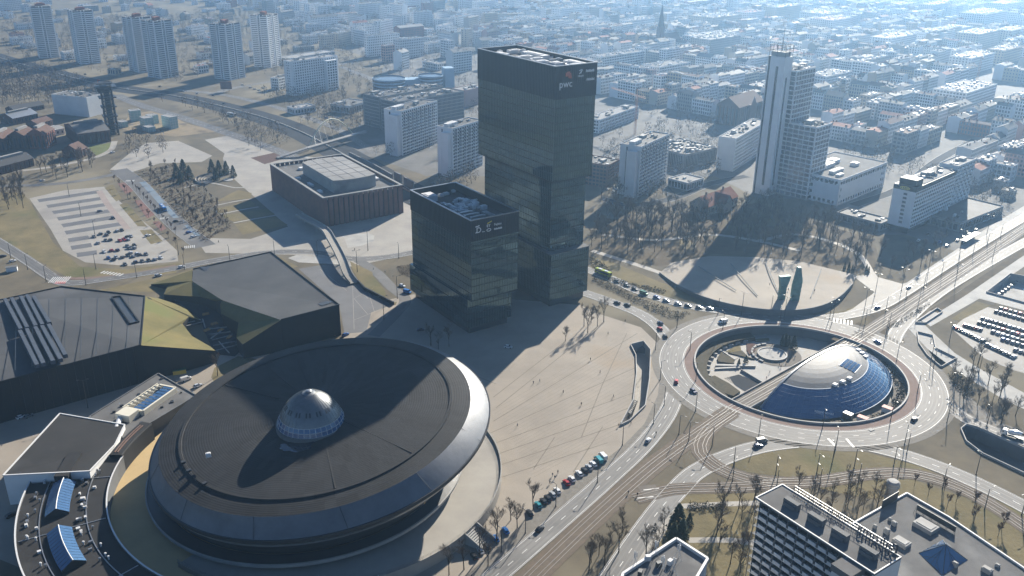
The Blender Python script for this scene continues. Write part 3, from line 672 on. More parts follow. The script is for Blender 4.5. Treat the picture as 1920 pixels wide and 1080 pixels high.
# ------------------------------------------------------------------ ring annex, court, wedge hall, flat hall
D = math.radians
b = MB(); b.rev([(80, 2.8), (50, 2.8)], 64, D(140), D(260), f_); sc_ = struct('ring_court', b, M['sand'])
an = thing('ring_annex', 'low curved annex with black felt roof and two blue gabled skylights', 'building', f_(94, 0, D(-160)))
b = MB(); b.rev([(79, 0), (79, 9.6), (79.5, 9.6), (79.5, 9.0)], 60, D(180.5), D(262), f_)
b.rev([(108.0, 9.0), (108.0, 9.6), (108.5, 9.6), (108.5, 0)], 60, D(180.5), D(262), f_)
b.face([f_(79, 0, D(180.5)), f_(108.5, 0, D(180.5)), f_(108.5, 9, D(180.5)), f_(79, 9, D(180.5))]); b.build('wall', M['concrete_dark'], an, True)
b = MB(); b.rev([(108.0, 9.0), (79.5, 9.0)], 60, D(180.5), D(262), f_); ro = b.build('roof', M['annex_felt'], an, True)
b = MB()
for r in (79.2, 108.3): b.rev([(r + .25, 9.6), (r + .25, 9.75), (r - .25, 9.75), (r - .25, 9.6)], 60, D(180.5), D(262), f_)
b.build('parapet_flashing', M['white_metal'], an, True)
b = MB()
for r in (86.0, 101.0):
    b.rev([(r + .15, 9.0), (r + .15, 9.3), (r - .15, 9.3), (r - .15, 9.0)], 60, D(181), D(262), f_)
for dg in (190, 209, 232): b.bar(f_(80, 9.12, D(dg)), f_(107.5, 9.12, D(dg)), .3, .25)
b.build('roof_seams', M['steel'], an, True)['kind'] = 'stuff'
def skylight(parent, t0, t1, r0, r1, zb, hg):
    rm = (r0 + r1) / 2; b = MB()
    b.rev([(r1, zb), (r1, zb + .8)], 8, t0, t1, f_); b.rev([(r0, zb + .8), (r0, zb)], 8, t0, t1, f_)
    for t in (t0, t1): b.face([f_(r0, zb, t), f_(r1, zb, t), f_(r1, zb + .8, t), f_(rm, zb + hg, t), f_(r0, zb + .8, t)])
    s = b.build('skylight', M['dark_metal'], parent, True)
    n = 12
    for i in range(n):
        a, c = t0 + (t1 - t0) * (i + .05) / n, t0 + (t1 - t0) * (i + .95) / n
        for ra, rb, za, zb_ in ((r1 + .2, rm + .1, zb + .85, zb + hg), (rm - .1, r0 - .2, zb + hg, zb + .85)):
            m_ = MB(); m_.face([f_(ra, za + .05, a), f_(ra, za + .05, c), f_(rb, zb_ + .05, c), f_(rb, zb_ + .05, a)]); m_.build('pane', M['blue_glass'], s, True)
    m_ = MB(); m_.rev([(rm + .2, zb + hg + .02), (rm, zb + hg + .18), (rm - .2, zb + hg + .02)], 8, t0, t1, f_); m_.build('ridge', M['white_metal'], s, True)
skylight(an, D(191.5), D(203.5), 91.5, 99.0, 9.0, 3.2); skylight(an, D(209.5), D(223), 91.0, 98.5, 9.0, 3.2)
rr = random.Random(5)
for i in range(46):
    t = D(rr.uniform(184, 226)); r = rr.choice((84.5, 86.8, 88.6, 102.5, 104.5)) + rr.uniform(-.8, .8); b = MB(); p = f_(r, 9.0, t)
    if rr.random() < .5: b.tube((p[0], p[1], 9), (p[0], p[1], 10.2), .28, .28, 8); b.tube((p[0], p[1], 10.2), (p[0], p[1], 10.5), .45, .3, 8)
    else: b.box(p[0], p[1], 9, rr.uniform(.6, 1.6), rr.uniform(.6, 1.2), rr.uniform(.6, 1.2), t)
    b.build('roof_vent', M['white_metal'] if rr.random() < .7 else M['steel'], an, True)
b = MB(); p = f_(96, 9, D(186.5)); b.box(p[0], p[1], 9, 5, 16, 3.6, D(186.5)); b.build('plant_room', M['annex_felt'], an, True)
# wedge hall
WP = [G(6, 892, 13), G(112, 776, 11), G(234, 797, 10), G(215, 835, 10), G(168, 884, 12)]
t = thing('wedge_hall', 'wedge-shaped hall with sloping black roof and white edge beside the arena', 'building', (WP[4].x, WP[4].y, 0))
b = MB(); b.prism(WP, 0, top=False); b.build('wall', M['white_render'], t, True)
b = MB(); b.poly([p + Vector((0, 0, .05)) for p in WP]); b.build('roof', M['annex_felt'], t, True)
b = MB()
for i in range(len(WP)):
    p, q = WP[i], WP[(i + 1) % len(WP)]; b.bar((p.x, p.y, p.z + .15), (q.x, q.y, q.z + .15), .5, .45)
b.build('roof_edge', M['white_metal'], t, True)
b = MB(); b.rev([(83.5, 10.3), (79.2, 10.3)], 24, D(166), D(181), f_); b.rev([(79.0, 0), (79.0, 10.2), (79.4, 10.6), (84, 10.6), (84, 0)], 24, D(164), D(181), f_); b.build('gallery', M['annex_felt'], t, True)
b = MB(); b.rev([(81.6, 10.65), (81.6, 11.0), (81.2, 11.0), (81.2, 10.65)], 24, D(166), D(180), f_); b.rev([(82.6, 10.65), (82.6, 11.0), (82.3, 11.0), (82.3, 10.65)], 24, D(166), D(180), f_); b.build('pipe_run', M['chimney_brick'], t, True)
# flat hall with the framed skylight
FP = [G(168, 782, 8), G(297, 701, 8), G(368, 742, 8), G(330, 765, 8), G(280, 795, 8), G(232, 822, 8)]
t = thing('flat_hall', 'flat-roofed grey hall carrying a cream framed glass skylight', 'building', (FP[5].x, FP[5].y, 0))
b = MB(); b.prism(FP, 0, top=False); b.build('wall', M['concrete_dark'], t, True)
b = MB(); b.poly([p + Vector((0, 0, .03)) for p in FP]); b.build('roof', M['roof_grey'], t, True)
b = MB()
for i in range(len(FP)):
    p, q = FP[i], FP[(i + 1) % len(FP)]; b.bar((p.x, p.y, p.z + .2), (q.x, q.y, q.z + .2), .5, .55)
b.build('parapet', M['concrete_dark'], t, True)
q0, q1, q2 = G(238, 772, 8), G(300, 729, 8), G(324, 740, 8); u = (q1 - q0); L = u.length; u.normalize(); v = Vector((u.y, -u.x, 0)); W = (q2 - q1).dot(v)
mat('cream_frame', (0.62, 0.58, 0.47), None, rough=0.6)
b = MB()
def lf(a, c, z): p = q0 + u * a + v * c; return (p.x, p.y, 8 + z)
for (a, c), (a2, c2) in (((0, 0), (L, 0)), ((L, 0), (L, W)), ((L, W), (0, W)), ((0, W), (0, 0))): b.bar(lf(a, c, 1.2), lf(a2, c2, 1.2), .9, 2.4)
for i in range(1, 9): b.bar(lf(L * i / 9, -.8, 2.6), lf(L * i / 9, W * .35, 2.6), .25, .25)
b.bar(lf(-1, -.8, 2.6), lf(L, -.8, 2.6), .4, .4); sk = b.build('skylight_frame', M['cream_frame'], t, True)
for i in range(9):
    for j in range(4):
        b = MB(); a, c = L * (i + .1) / 9, W * (.38 + .145 * j); b.face([lf(a, c + W * .13, 2.2), lf(a, c, 2.3), lf(a + L * .8 / 9, c, 2.3), lf(a + L * .8 / 9, c + W * .13, 2.2)][::-1]); b.build('pane', M['blue_glass'], sk, True)
b = MB(); p = lf(-4, W * .45, 0); b.box(p[0], p[1], 8, 6, 7, 3.2, math.atan2(u.y, u.x)); b.build('skylight_house', M['cream_frame'], t, True)
b = MB(); b.tube(lf(-7, W * .3, 1.2), lf(-14, W * .8, 1.2), 1.2, 1.2, 12); b.build('duct', M['white_metal'], t, True)
rr = random.Random(9)
for i in range(14):
    b = MB(); p = lf(rr.uniform(-10, L + 8), rr.choice((-4.5, W + 3.5)) + rr.uniform(-1, 1), 0); b.box(p[0], p[1], 8, rr.uniform(.5, 1.6), rr.uniform(.5, 1.2), rr.uniform(.4, .9), rr.random()); b.build('roof_vent', M['dark_metal'], t, True)

# ------------------------------------------------------------------ congress centre: two black blocks with a grass valley between
W_ROOF = [G(-120, 590, 14), G(0, 563, 14), G(115, 538, 13), G(272, 556, 12), G(264, 648, 19), G(0, 717, 19), G(-120, 748, 19)]
cw = thing('congress_hall', 'low black faceted hall with rows of long skylights on its sloping roof', 'building', (W_ROOF[4].x, W_ROOF[4].y, 0))
b = MB(); b.prism(W_ROOF, 0, top=False); b.build('wall', M['black_cladding'], cw, True)
b = MB(); b.poly(W_ROOF); b.build('roof', M['black_roof'], cw, True)
b = MB()
for i in range(1, 5): p, q = W_ROOF[i], W_ROOF[i + 1]; b.bar((p.x, p.y, p.z + .25), (q.x, q.y, q.z + .25), .45, .6)
p, q = W_ROOF[5], W_ROOF[6]; b.bar((p.x, p.y, p.z + .25), (q.x, q.y, q.z + .25), .45, .6); b.build('parapet', M['black_cladding'], cw, True)
def onroof(x, y, z0=16.0):
    """drop a pixel onto the western roof plane"""
    a, b_, c = W_ROOF[1], W_ROOF[3], W_ROOF[4]; n = (b_ - a).cross(c - a).normalized(); d = G(x, y, 0) - CAM
    return CAM + d * ((a - CAM).dot(n) / d.dot(n))
mat('skylight_steel', (0.070, 0.085, 0.110), (0.052, 0.064, 0.085), 0.3, 0.6, spec=0.25)
for a, c in (((40, 180), (160, 408)), ((90, 172), (208, 396)), ((160, 160), (272, 384)), ((205, 150), (322, 374)), ((255, 160), (375, 360)), ((152, 418), (282, 680)), ((204, 406), (330, 668)), ((268, 392), (402, 650)), ((318, 382), (458, 636)), ((368, 372), (494, 604))):
    A, B = onroof(a[0] / 4, 520 + a[1] / 4), onroof(c[0] / 4, 520 + c[1] / 4); m_ = MB(); up = Vector((0, 0, .75)); m_.bar(A + up, B + up, 1.9, 1.6); sk = m_.build('skylight', M['skylight_steel'], cw, True)
    m_ = MB(); m_.bar(A + up * 2.2, B + up * 2.2, 1.5, .15); m_.build('glazing', M['skylight_steel'], sk, True)
pp = [onroof(x / 4, 520 + y / 4) for x, y in ((840, 155), (905, 146), (1043, 338), (976, 354))]
b = MB()
for i in range(4): b.bar(pp[i] + Vector((0, 0, .4)), pp[(i + 1) % 4] + Vector((0, 0, .4)), .6, .9)
s = b.build('roof_light', M['black_cladding'], cw, True)
b = MB(); b.poly([p + Vector((0, 0, .15)) for p in pp]); b.build('louvre', M['dark_metal'], s, True)
b = MB()
for i in range(1, 9):
    f = i / 9; A, B = W_ROOF[1].lerp(W_ROOF[3], f), W_ROOF[5].lerp(W_ROOF[4], f)
    A = onroof(*PJ(A)) if False else A; n_ = (W_ROOF[3] - W_ROOF[1]).cross(W_ROOF[4] - W_ROOF[1]).normalized()
    for p in (A, B): p.z = W_ROOF[1].z - ((p.x - W_ROOF[1].x) * n_.x + (p.y - W_ROOF[1].y) * n_.y) / n_.z + .05
    b.bar(A, B, .25, .12)
b.build('roof_seams', M['dark_metal'], cw, True)['kind'] = 'stuff'
b = MB()
for i in range(1, 22):
    p = W_ROOF[6].lerp(W_ROOF[5], i / 7) if i < 7 else W_ROOF[5].lerp(W_ROOF[4], (i - 6) / 16); b.box(p.x + .02, p.y - .03, 0, .12, .12, 18.9)
b.build('wall_joints', M['dark_metal'], cw, True)['kind'] = 'stuff'
GW = [(272, 555.5, 12.2), (264, 647.5, 19.2), (404, 657.5, 6.5), (395, 650, 6), (360, 630, 5.2), (342, 607, 5.0), (354, 594, 4.0), (375, 600, 2.5), (350, 580, 3.0), (327, 569, 3.5), (300, 560, 5.5)]
b = MB(); gp = [G(*p) for p in GW]; b.prism(gp, 0, top=False); b.build('slope_wall', M['black_cladding'], cw, True)
b = MB(); b.poly(gp); gs = b.build('grass_slope', M['moss_roof'], cw, True)
b = MB(); b.poly([G(275, 556, 12.35), G(284, 560, 11.2), G(288, 580, 9), G(300, 595, 7.8), (G(342, 607, 5.25)), G(340, 604, 5.3), G(303, 590, 8), G(292, 575, 9.3)]); b.build('slope_path', M['asphalt_dark'], gs, True)
E_ROOF = [G(362, 505, 7), G(508, 473, 11), G(636, 572, 17.2), G(527, 600, 17.2), G(417, 563, 12), G(360, 527, 8)]
ce = thing('exhibition_hall', 'black wedge-roofed hall with a grass-covered flank beside the arena', 'building', (E_ROOF[2].x, E_ROOF[2].y, 0))
b = MB(); b.prism(E_ROOF, 0, top=False); b.build('wall', M['black_cladding'], ce, True)
b = MB(); b.poly(E_ROOF); b.build('roof', M['black_roof'], ce, True)
b = MB()
for i in range(0, 3): p, q = E_ROOF[i], E_ROOF[i + 1]; b.bar((p.x, p.y, p.z + .25), (q.x, q.y, q.z + .25), .45, .6)
b.build('parapet', M['black_cladding'], ce, True)
GE = [(283, 533, 1.0), (361, 506, 7.1), (360, 527, 8.1), (417, 563, 12.1), (527, 600, 17.3), (455, 646, 8), (443, 633, 7.5), (447, 605, 8.5), (415, 588, 8.0), (412, 567, 8), (377, 557, 6.5), (307, 552, 4), (315, 535, 2.5)]
gp = [G(*p) for p in GE]; b = MB(); b.prism(gp, 0, top=False); b.build('flank_wall', M['black_cladding'], ce, True)
b = MB(); b.poly(gp); b.build('grass_slope', M['moss_roof'], ce, True)
for px in ([(376, 502), (412, 492), (424, 499), (385, 510)],):
    b = MB(); b.poly([G(x, y, 7.7) + Vector((0, 0, .25)) for x, y in px]); b.build('roof_light', M['dark_metal'], ce, True)
b = MB(); p, q, r = G(597, 570, 16.4), G(612, 571, 17.2), G(628, 564, 16.9); b.poly([G(596, 570, 16.4), G(607, 563, 16), G(628, 565, 16.9), G(604, 573, 17.1)]); b.build('roof_light', M['dark_metal'], ce, True)
# valley stair between the two blocks
vs = thing('valley_stair', 'dark paved stair descending between the two grassy black halls', 'stairs', G(420, 650))
b = MB(); vp = [(318, 556, 2.0), (377, 560, 1.8), (412, 572, 1.6), (418, 592, 1.4), (448, 612, 1.1), (446, 636, .8), (458, 652, .5), (440, 668, .2), (405, 664, .2), (396, 650, .4), (383, 620, .8), (376, 598, 1.2), (345, 575, 1.7)]
b.poly([G(*p) for p in vp]); b.build('paving', M['asphalt_dark'], vs, True)
b = MB()
for (x, y), (x2, y2) in (((390, 617), (425, 613)), ((392, 627), (432, 622)), ((397, 638), (435, 628)), ((400, 648), (440, 640)), ((405, 657), (446, 646)), ((380, 598), (385, 615)), ((410, 640), (430, 662)), ((344, 607), (376, 599)), ((350, 611), (382, 603)), ((395, 635), (415, 620))):
    b.bar(G(x, y, 1.7), G(x2, y2, 1.7), .5, .35)
b.build('tread_edges', M['concrete'], vs, True)['kind'] = 'stuff'
mat('orange_wood', (0.48, 0.26, 0.09), (0.40, 0.215, 0.08), 1.0, 0.6)
for i, (x, y) in enumerate(((386, 590), (402, 608), (388, 620), (414, 620), (430, 633))):
    t = thing('planter_bench', 'orange wooden bench on the dark valley stair, %s from the top' % nth(i), 'bench', G(x, y, 1.4), .5 + i * .2, 'orange benches on the valley stair')
    b = MB(); b.box(0, 0, 0, 3.6, 1.4, .5); b.box(0, .5, .5, 3.2, .25, .45); b.build('seat', M['orange_wood'], t)
# ------------------------------------------------------------------ lettering
def lettering(name, body, size, m_, parent, loc, rot, depth=0.06, align='LEFT', scale=(1, 1)):
    cu = bpy.data.curves.new(name, 'FONT'); cu.body = body; cu.size = size; cu.extrude = depth; cu.align_x = align; cu.resolution_u = 3
    tmp = bpy.data.objects.new(name + '_tmp', cu); col.objects.link(tmp)
    dg = bpy.context.evaluated_depsgraph_get(); me = bpy.data.meshes.new_from_object(tmp.evaluated_get(dg))
    bpy.data.objects.remove(tmp); bpy.data.curves.remove(cu); me.name = name; me.materials.clear(); me.materials.append(m_)
    o = link(name, me, parent); o.location = loc; o.rotation_euler = rot; o.scale = (scale[0], scale[1], 1); return o
UP = (PI / 2, 0, 0)          # letters standing on a facade that faces local -y

# ------------------------------------------------------------------ black office towers
def facade_glass(name, base, tint, cell):
    """dark curtain wall: panes differ a little in tone (blinds, rooms) and in tilt"""
    m_ = bpy.data.materials.new(name); m_.use_nodes = True; n = m_.node_tree.nodes; l = m_.node_tree.links; b = n['Principled BSDF']
    tc = n.new('ShaderNodeTexCoord'); sn = n.new('ShaderNodeVectorMath'); sn.operation = 'SNAP'; sn.inputs[1].default_value = cell; l.new(tc.outputs['Object'], sn.inputs[0])
    wn = n.new('ShaderNodeTexWhiteNoise'); l.new(sn.outputs[0], wn.inputs['Vector'])
    rp = n.new('ShaderNodeValToRGB'); e = rp.color_ramp.elements; e[0].position = 0.25; e[0].color = (*base, 1); e[1].position = 1.0; e[1].color = (*tint, 1)
    l.new(wn.outputs['Value'], rp.inputs[0]); l.new(rp.outputs[0], b.inputs['Base Color'])
    b.inputs['Roughness'].default_value = 0.05; b.inputs['IOR'].default_value = 2.25; b.inputs['Specular Tint'].default_value = (0.55, 0.88, 1.0, 1)
    nz = n.new('ShaderNodeTexNoise'); nz.inputs['Scale'].default_value = 0.07; nz.inputs['Detail'].default_value = 2; l.new(tc.outputs['Object'], nz.inputs['Vector'])
    ad = n.new('ShaderNodeMath'); ad.operation = 'MULTIPLY_ADD'; ad.inputs[1].default_value = 0.005; l.new(wn.outputs['Value'], ad.inputs[0]); l.new(nz.outputs['Fac'], ad.inputs[2])
    bp = n.new('ShaderNodeBump'); bp.inputs['Strength'].default_value = 0.2; bp.inputs['Distance'].default_value = 0.6; l.new(ad.outputs[0], bp.inputs['Height']); l.new(bp.outputs[0], b.inputs['Normal'])
    MT[name] = m_; return m_
facade_glass('tower_glass', (0.006, 0.011, 0.014), (0.030, 0.055, 0.060), (1.35, 1.35, 3.9))
mat('fin_metal', (0.048, 0.058, 0.064), None, rough=0.35, metal=0.4)
mat('sign_white', (0.80, 0.80, 0.79), None, rough=0.5)
mat('sign_orange', (0.55, 0.15, 0.06), (0.45, 0.10, 0.08), 1.0, 0.5)
mat('sign_yellow', (0.75, 0.60, 0.05), None, rough=0.5)
def block(t, x0, y0, x1, y1, z0, z1, pitch=1.6, fh=3.9, fins=True, band=None):
    b = MB(); b.bx(x0, y0, z0, x1, y1, z1, bottom=True); b.build('curtain_wall', M['tower_glass'], t)
    zt = z1 if band is None else band
    fm, sl_ = MB(), MB()
    for (ax, ay, bx_, by_, nx, ny) in ((x0, y0, x1, y0, 0, -1), (x1, y0, x1, y1, 1, 0), (x1, y1, x0, y1, 0, 1), (x0, y1, x0, y0, -1, 0)):
        L = math.hypot(bx_ - ax, by_ - ay); k = max(1, round(L / pitch))
        for i in range(k + 1):
            px, py = ax + (bx_ - ax) * i / k + nx * .07, ay + (by_ - ay) * i / k + ny * .07
            fm.box(px, py, z0, .07 if ny else .14, .14 if ny else .07, zt - z0)
        f = z0 + fh
        while f < zt - 1:
            sl_.box((ax + bx_) / 2 + nx * .03, (ay + by_) / 2 + ny * .03, f - .18, abs(bx_ - ax) + .1 if ny else .1, .1 if ny else abs(by_ - ay) + .1, .36); f += fh
    fm.build('fins', M['fin_metal'], t)['kind'] = 'stuff'; sl_.build('spandrels', M['black_cladding'], t)['kind'] = 'stuff'
def crown(t, x0, y0, x1, y1, z0, z1, deck):
    """closed black band with an open parapet screen and a sunken roof deck"""
    b = MB(); th = .5
    for a in ((x0 - .35, y0 - .35, x1 + .35, y0 + th), (x0 - .35, y1 - th, x1 + .35, y1 + .35), (x0 - .35, y0 + th, x0 + th, y1 - th), (x1 - th, y0 + th, x1 + .35, y1 - th)): b.bx(a[0], a[1], z0, a[2], a[3], z1, bottom=True)
    c = b.build('crown_screen', M['black_cladding'], t); r = MB()
    k = MB()
    for a in ((x0 - .45, y0 - .45, x1 + .45, y0 + th), (x0 - .45, y1 - th, x1 + .45, y1 + .45), (x0 - .45, y0 + th, x0 + th, y1 - th), (x1 - th, y0 + th, x1 + .45, y1 - th)): k.bx(a[0], a[1], z1 + .01, a[2], a[3], z1 + .35)
    k.build('coping', M['steel'], c)
    for (ax, ay, bx_, by_, nx, ny) in ((x0, y0, x1, y0, 0, -1), (x1, y0, x1, y1, 1, 0), (x0, y1, x0, y0, -1, 0), (x1, y1, x0, y1, 0, 1)):
        L = math.hypot(bx_ - ax, by_ - ay); q = round(L / 1.35)
        for i in range(q + 1): r.box(ax + (bx_ - ax) * i / q + nx * .42, ay + (by_ - ay) * i / q + ny * .42, z0, .1 if ny else .2, .2 if ny else .1, z1 - z0)
    r.build('crown_fins', M['dark_metal'], c)['kind'] = 'stuff'
    d = MB(); d.bx(x0 + th, y0 + th, deck - .3, x1 - th, y1 - th, deck); d.build('roof_deck', M['roof_felt'], t)
def plant(t, x0, y0, x1, y1, z, seed, n, pale=.5):
    rr = random.Random(seed)
    for i in range(n):
        b = MB(); x, y = rr.uniform(x0, x1), rr.uniform(y0, y1); sx, sy, h = rr.uniform(1.2, 4.5), rr.uniform(1.2, 3.5), rr.uniform(1.0, 2.6)
        m_ = M['white_metal'] if rr.random() < pale else M['steel']
        if rr.random() < .35:
            b.tube((x, y, z + .8), (x + rr.uniform(2, 6), y + rr.uniform(-1, 1), z + .8), .6, .6, 8); b.build('duct', m_, t)
        else:
            b.box(x, y, z, sx, sy, h); b.box(x, y, z + h, sx * .5, sy * .5, .35); b.build('cooling_unit', m_, t)
KY = 0.609
t2 = thing('office_tower', 'tallest black glass office tower with the pwc sign at its top', 'tower', (20.8, 466.2, 0), KY)
block(t2, 0, 0, 26.9, 72.7, 73.4, 117, band=117); block(t2, 2.4, 3.6, 25.8, 69.5, 32.2, 73.4); block(t2, 0, -1.0, 26.6, 71, 4.5, 31.6, pitch=1.5)
b = MB(); b.bx(1.2, .8, 0, 25.4, 69, 4.5); b.build('lobby', M['window_glass'], t2)
b = MB(); b.bx(-.3, -1.3, 31.61, 26.9, 71.3, 32.1); b.build('podium_roof', M['roof_grey'], t2)
b = MB(); b.bx(-.25, -.25, 72.9, 27.15, 72.95, 73.39); b.build('soffit', M['black_cladding'], t2)
crown(t2, 0, 0, 26.9, 72.7, 117, 133.8, 131.0)
for i, (x, y, sx, sy, h) in enumerate(((22, 12, 5, 14, 2.2), (17, 5, 12, 3, 2.2), (20, 45, 5, 20, 2.4), (8, 24, 9, 4, 2), (12, 33, 8, 3, 2), (9, 40, 9, 4, 2.4), (19, 64, 8, 4, 2), (7, 60, 5, 10, 1.6), (14, 18, 6, 6, 1.6))):
    b = MB(); b.box(x, y, 131, sx, sy, h); b.box(x, y, 131 + h, sx * .6, sy * .6, .3); b.build('cooling_unit', M['white_metal'], t2)
plant(t2, 3, 4, 23, 68, 131, 4, 22, .6)
sg = lambda n, body, sz, x, z, m_='sign_white', y=-.62, t=t2, sc_=(1, 1): lettering(n, body, sz, M[m_], t, (x, y, z), UP, .08, 'LEFT', sc_)
sg('sign_letters', 'pwc', 5.2, 2.2, 123.0)
b = MB()
for x, z, sx, sz in ((6.2, 128.4, 1.5, 2.0), (7.0, 129.2, 2.0, 1.6), (7.9, 127.6, 1.8, 2.4), (8.8, 127.3, 1.3, 1.4)): b.bx(x, -.75, z, x + sx, -.5, z + sz, bottom=True)
b.build('sign_emblem', M['sign_orange'], t2)
def marks(t, x, z, w_, h, seed, y=-.62, m_='sign_white'):
    """a line of small sign strokes too small to read in the photograph"""
    rr = random.Random(seed); b = MB(); q = x
    while q < x + w_:
        s = rr.uniform(.12, .3); b.bx(q, y - .05, z, q + s, y + .05, z + h * rr.uniform(.6, 1.0), bottom=True); b.bx(q, y - .06, z, q + s * 1.8, y + .04, z + h * .18, bottom=True); q += s + rr.uniform(.12, .25)
    b.build('sign_strokes', M[m_], t)
marks(t2, 14.3, 127.6, 3.6, .8, 1); marks(t2, 19.5, 129.6, 5.6, 1.4, 2); marks(t2, 20.0, 125.2, 5.4, 1.3, 3)
b = MB(); b.bar((15.2, -.62, 129), (17.2, -.62, 131), .12, .5); b.bar((15.0, -.62, 130.6), (16.6, -.62, 131.2), .12, .35); b.bar((16.2, -.62, 129.2), (16.9, -.62, 130.8), .12, .3); b.build('sign_emblem', M['sign_white'], t2)

t1 = thing('office_block', 'shorter black glass office block with white signs and crowded roof plant', 'tower', (-20.8, 427.4, 0), KY)
block(t1, 0, 0, 28.8, 62.2, 20.5, 53, band=53); block(t1, -1.2, 2.2, 26.4, 64.0, 4.2, 20.4)
b = MB(); b.bx(.8, 4.2, 0, 25.0, 62.0, 4.2); b.build('lobby', M['window_glass'], t1)
b = MB(); b.bx(-.25, -.25, 20.1, 29.05, 62.45, 20.49); b.build('soffit', M['black_cladding'], t1)
crown(t1, 0, 0, 28.8, 62.2, 53, 64, 59.4)
for i, (x, y, sx, sy, h) in enumerate(((7, 54, 6, 8, 3.4), (16, 57, 3, 2.5, 1.2), (20, 58, 3, 2.5, 1.2), (26, 60, 2, 2, 1.2), (11, 11, 9, 2.2, 2.2), (10, 15.5, 9, 2.2, 2.2), (9, 20, 9, 2.2, 2.2), (19, 13, 3, 9, 1.8))):
    b = MB(); b.box(x, y, 59.4, sx, sy, h); b.box(x, y, 59.4 + h, sx * .7, sy * .6, .25); b.build('cooling_unit', M['white_metal'] if i < 4 else M['steel'], t1)
plant(t1, 7, 24, 24, 46, 59.4, 11, 44, .7)
sg('sign_letters', 'D', 4.2, 2.6, 57.2, t=t1); b = MB(); b.bar((2.2, -.62, 60.6), (4.6, -.62, 60.9), .1, .5); b.bar((2.3, -.62, 57.3), (3.3, -.62, 58.1), .1, .4); b.build('sign_emblem', M['sign_white'], t1)
sg('sign_letters', 'EY', 2.0, 8.9, 59.2, t=t1); b = MB(); b.bar((9.3, -.62, 61.1), (12.0, -.62, 62.0), .1, .45); b.build('sign_emblem', M['sign_yellow'], t1)
sg('sign_letters', 'Fujitsu', 1.7, 13.4, 59.3, t=t1); marks(t1, 13.4, 57.0, 4.8, 1.0, 5); marks(t1, 6.2, 57.1, 1.5, .35, 6)
b = MB()
for i in range(8):
    a, c = 2 * PI * i / 8, 2 * PI * (i + 1) / 8; b.bar((10.2 + 1.3 * math.cos(a), -.62, 57.6 + .7 * math.sin(a)), (10.2 + 1.3 * math.cos(c), -.62, 57.6 + .7 * math.sin(c)), .1, .28)
b.build('sign_emblem', M['sign_white'], t1)

# ------------------------------------------------------------------ brick concert hall
ch = thing('concert_hall', 'brick-ribbed concert hall with a raised pale hall rising from its roof', 'concert hall', (-131.5, 598.7, 0), .591)
CA, CB, CH = 61.5, 104.9, 21.5
b = MB(); b.bx(1.2, 1.2, 0, CA - 1.2, CB - 1.2, CH - 2.6); b.build('window_wall', M['window_glass'], ch)
k_ = MB(); q = MB(); pier = None
for (ax, ay, bx_, by_, nx, ny) in ((0, 0, CA, 0, 0, -1), (CA, 0, CA, CB, 1, 0), (CA, CB, 0, CB, 0, 1), (0, CB, 0, 0, -1, 0)):
    L = math.hypot(bx_ - ax, by_ - ay); n = round(L / 3.75); hd = math.atan2(by_ - ay, bx_ - ax)
    for i in range(n):
        f = (i + .5) / n; x, y = ax + (bx_ - ax) * f, ay + (by_ - ay) * f
        if pier is None:
            pm = MB()   # a slanting brick pier, wider at its foot
            w0, w1 = 1.58, 1.42
            pm.face([(-w0, -.25, 0), (w0, .35, 0), (w1, .35, CH - .6), (-w1, -.25, CH - .6)]); pm.face([(w0, .35, 0), (w0, 1.5, 0), (w1, 1.5, CH - .6), (w1, .35, CH - .6)])
            pm.face([(-w0, 1.5, 0), (-w0, -.25, 0), (-w1, -.25, CH - .6), (-w1, 1.5, CH - .6)]); pm.face([(-w1, -.25, CH - .6), (w1, .35, CH - .6), (w1, 1.5, CH - .6), (-w1, 1.5, CH - .6)])
            pier = pm.mesh('brick_pier', M['brick_panel'])
        o = link('brick_pier', pier, ch); o.location = (x, y, 0); o.rotation_euler = (0, 0, hd)
for a in ((-.2, -.2, CA + .2, 1.6), (-.2, CB - 1.6, CA + .2, CB + .2), (-.2, 1.6, 1.6, CB - 1.6), (CA - 1.6, 1.6, CA + .2, CB - 1.6)): q.bx(a[0], a[1], CH - .6, a[2], a[3], CH)
q.build('cornice', M['roof_pale'], ch)
b = MB(); b.bx(1.6, 1.6, CH - 2.6, CA - 1.6, CB - 1.6, CH - 2.4); b.build('roof', M['roof_grey'], ch)
b = MB(); hp = [(14, 14), (20, 11.8), (30.5, 10.8), (41, 11.8), (47, 14), (47, 72), (41, 74.5), (30.5, 75.5), (20, 74.5), (14, 72)]
b.prism([(x, y, 28.2) for x, y in hp], CH - 2.4, top=False); hl = b.build('hall_block', M['concrete'], ch)
b = MB(); b.poly([(x, y, 28.25) for x, y in hp]); b.build('hall_roof', M['roof_pale'], hl)
b = MB()
for i in range(1, 4): b.bx(14 + 33 * i / 4 - .12, 12.5, 28.25, 14 + 33 * i / 4 + .12, 74, 28.38)
for i in range(1, 5): b.bx(14.2, 14 + 58 * i / 5 - .12, 28.25, 46.8, 14 + 58 * i / 5 + .12, 28.36)
b.build('roof_seams', M['roof_grey'], hl)['kind'] = 'stuff'
for x, y, sx, sy in ((6, 20, 3, 5), (7, 40, 2, 8), (5, 60, 4, 3), (54, 30, 4, 6), (52, 80, 5, 4), (20, 85, 8, 4), (40, 88, 6, 3)):
    b = MB(); b.box(x, y, CH - 2.4, sx, sy, 1.6); b.build('roof_unit', M['white_metal'], ch)

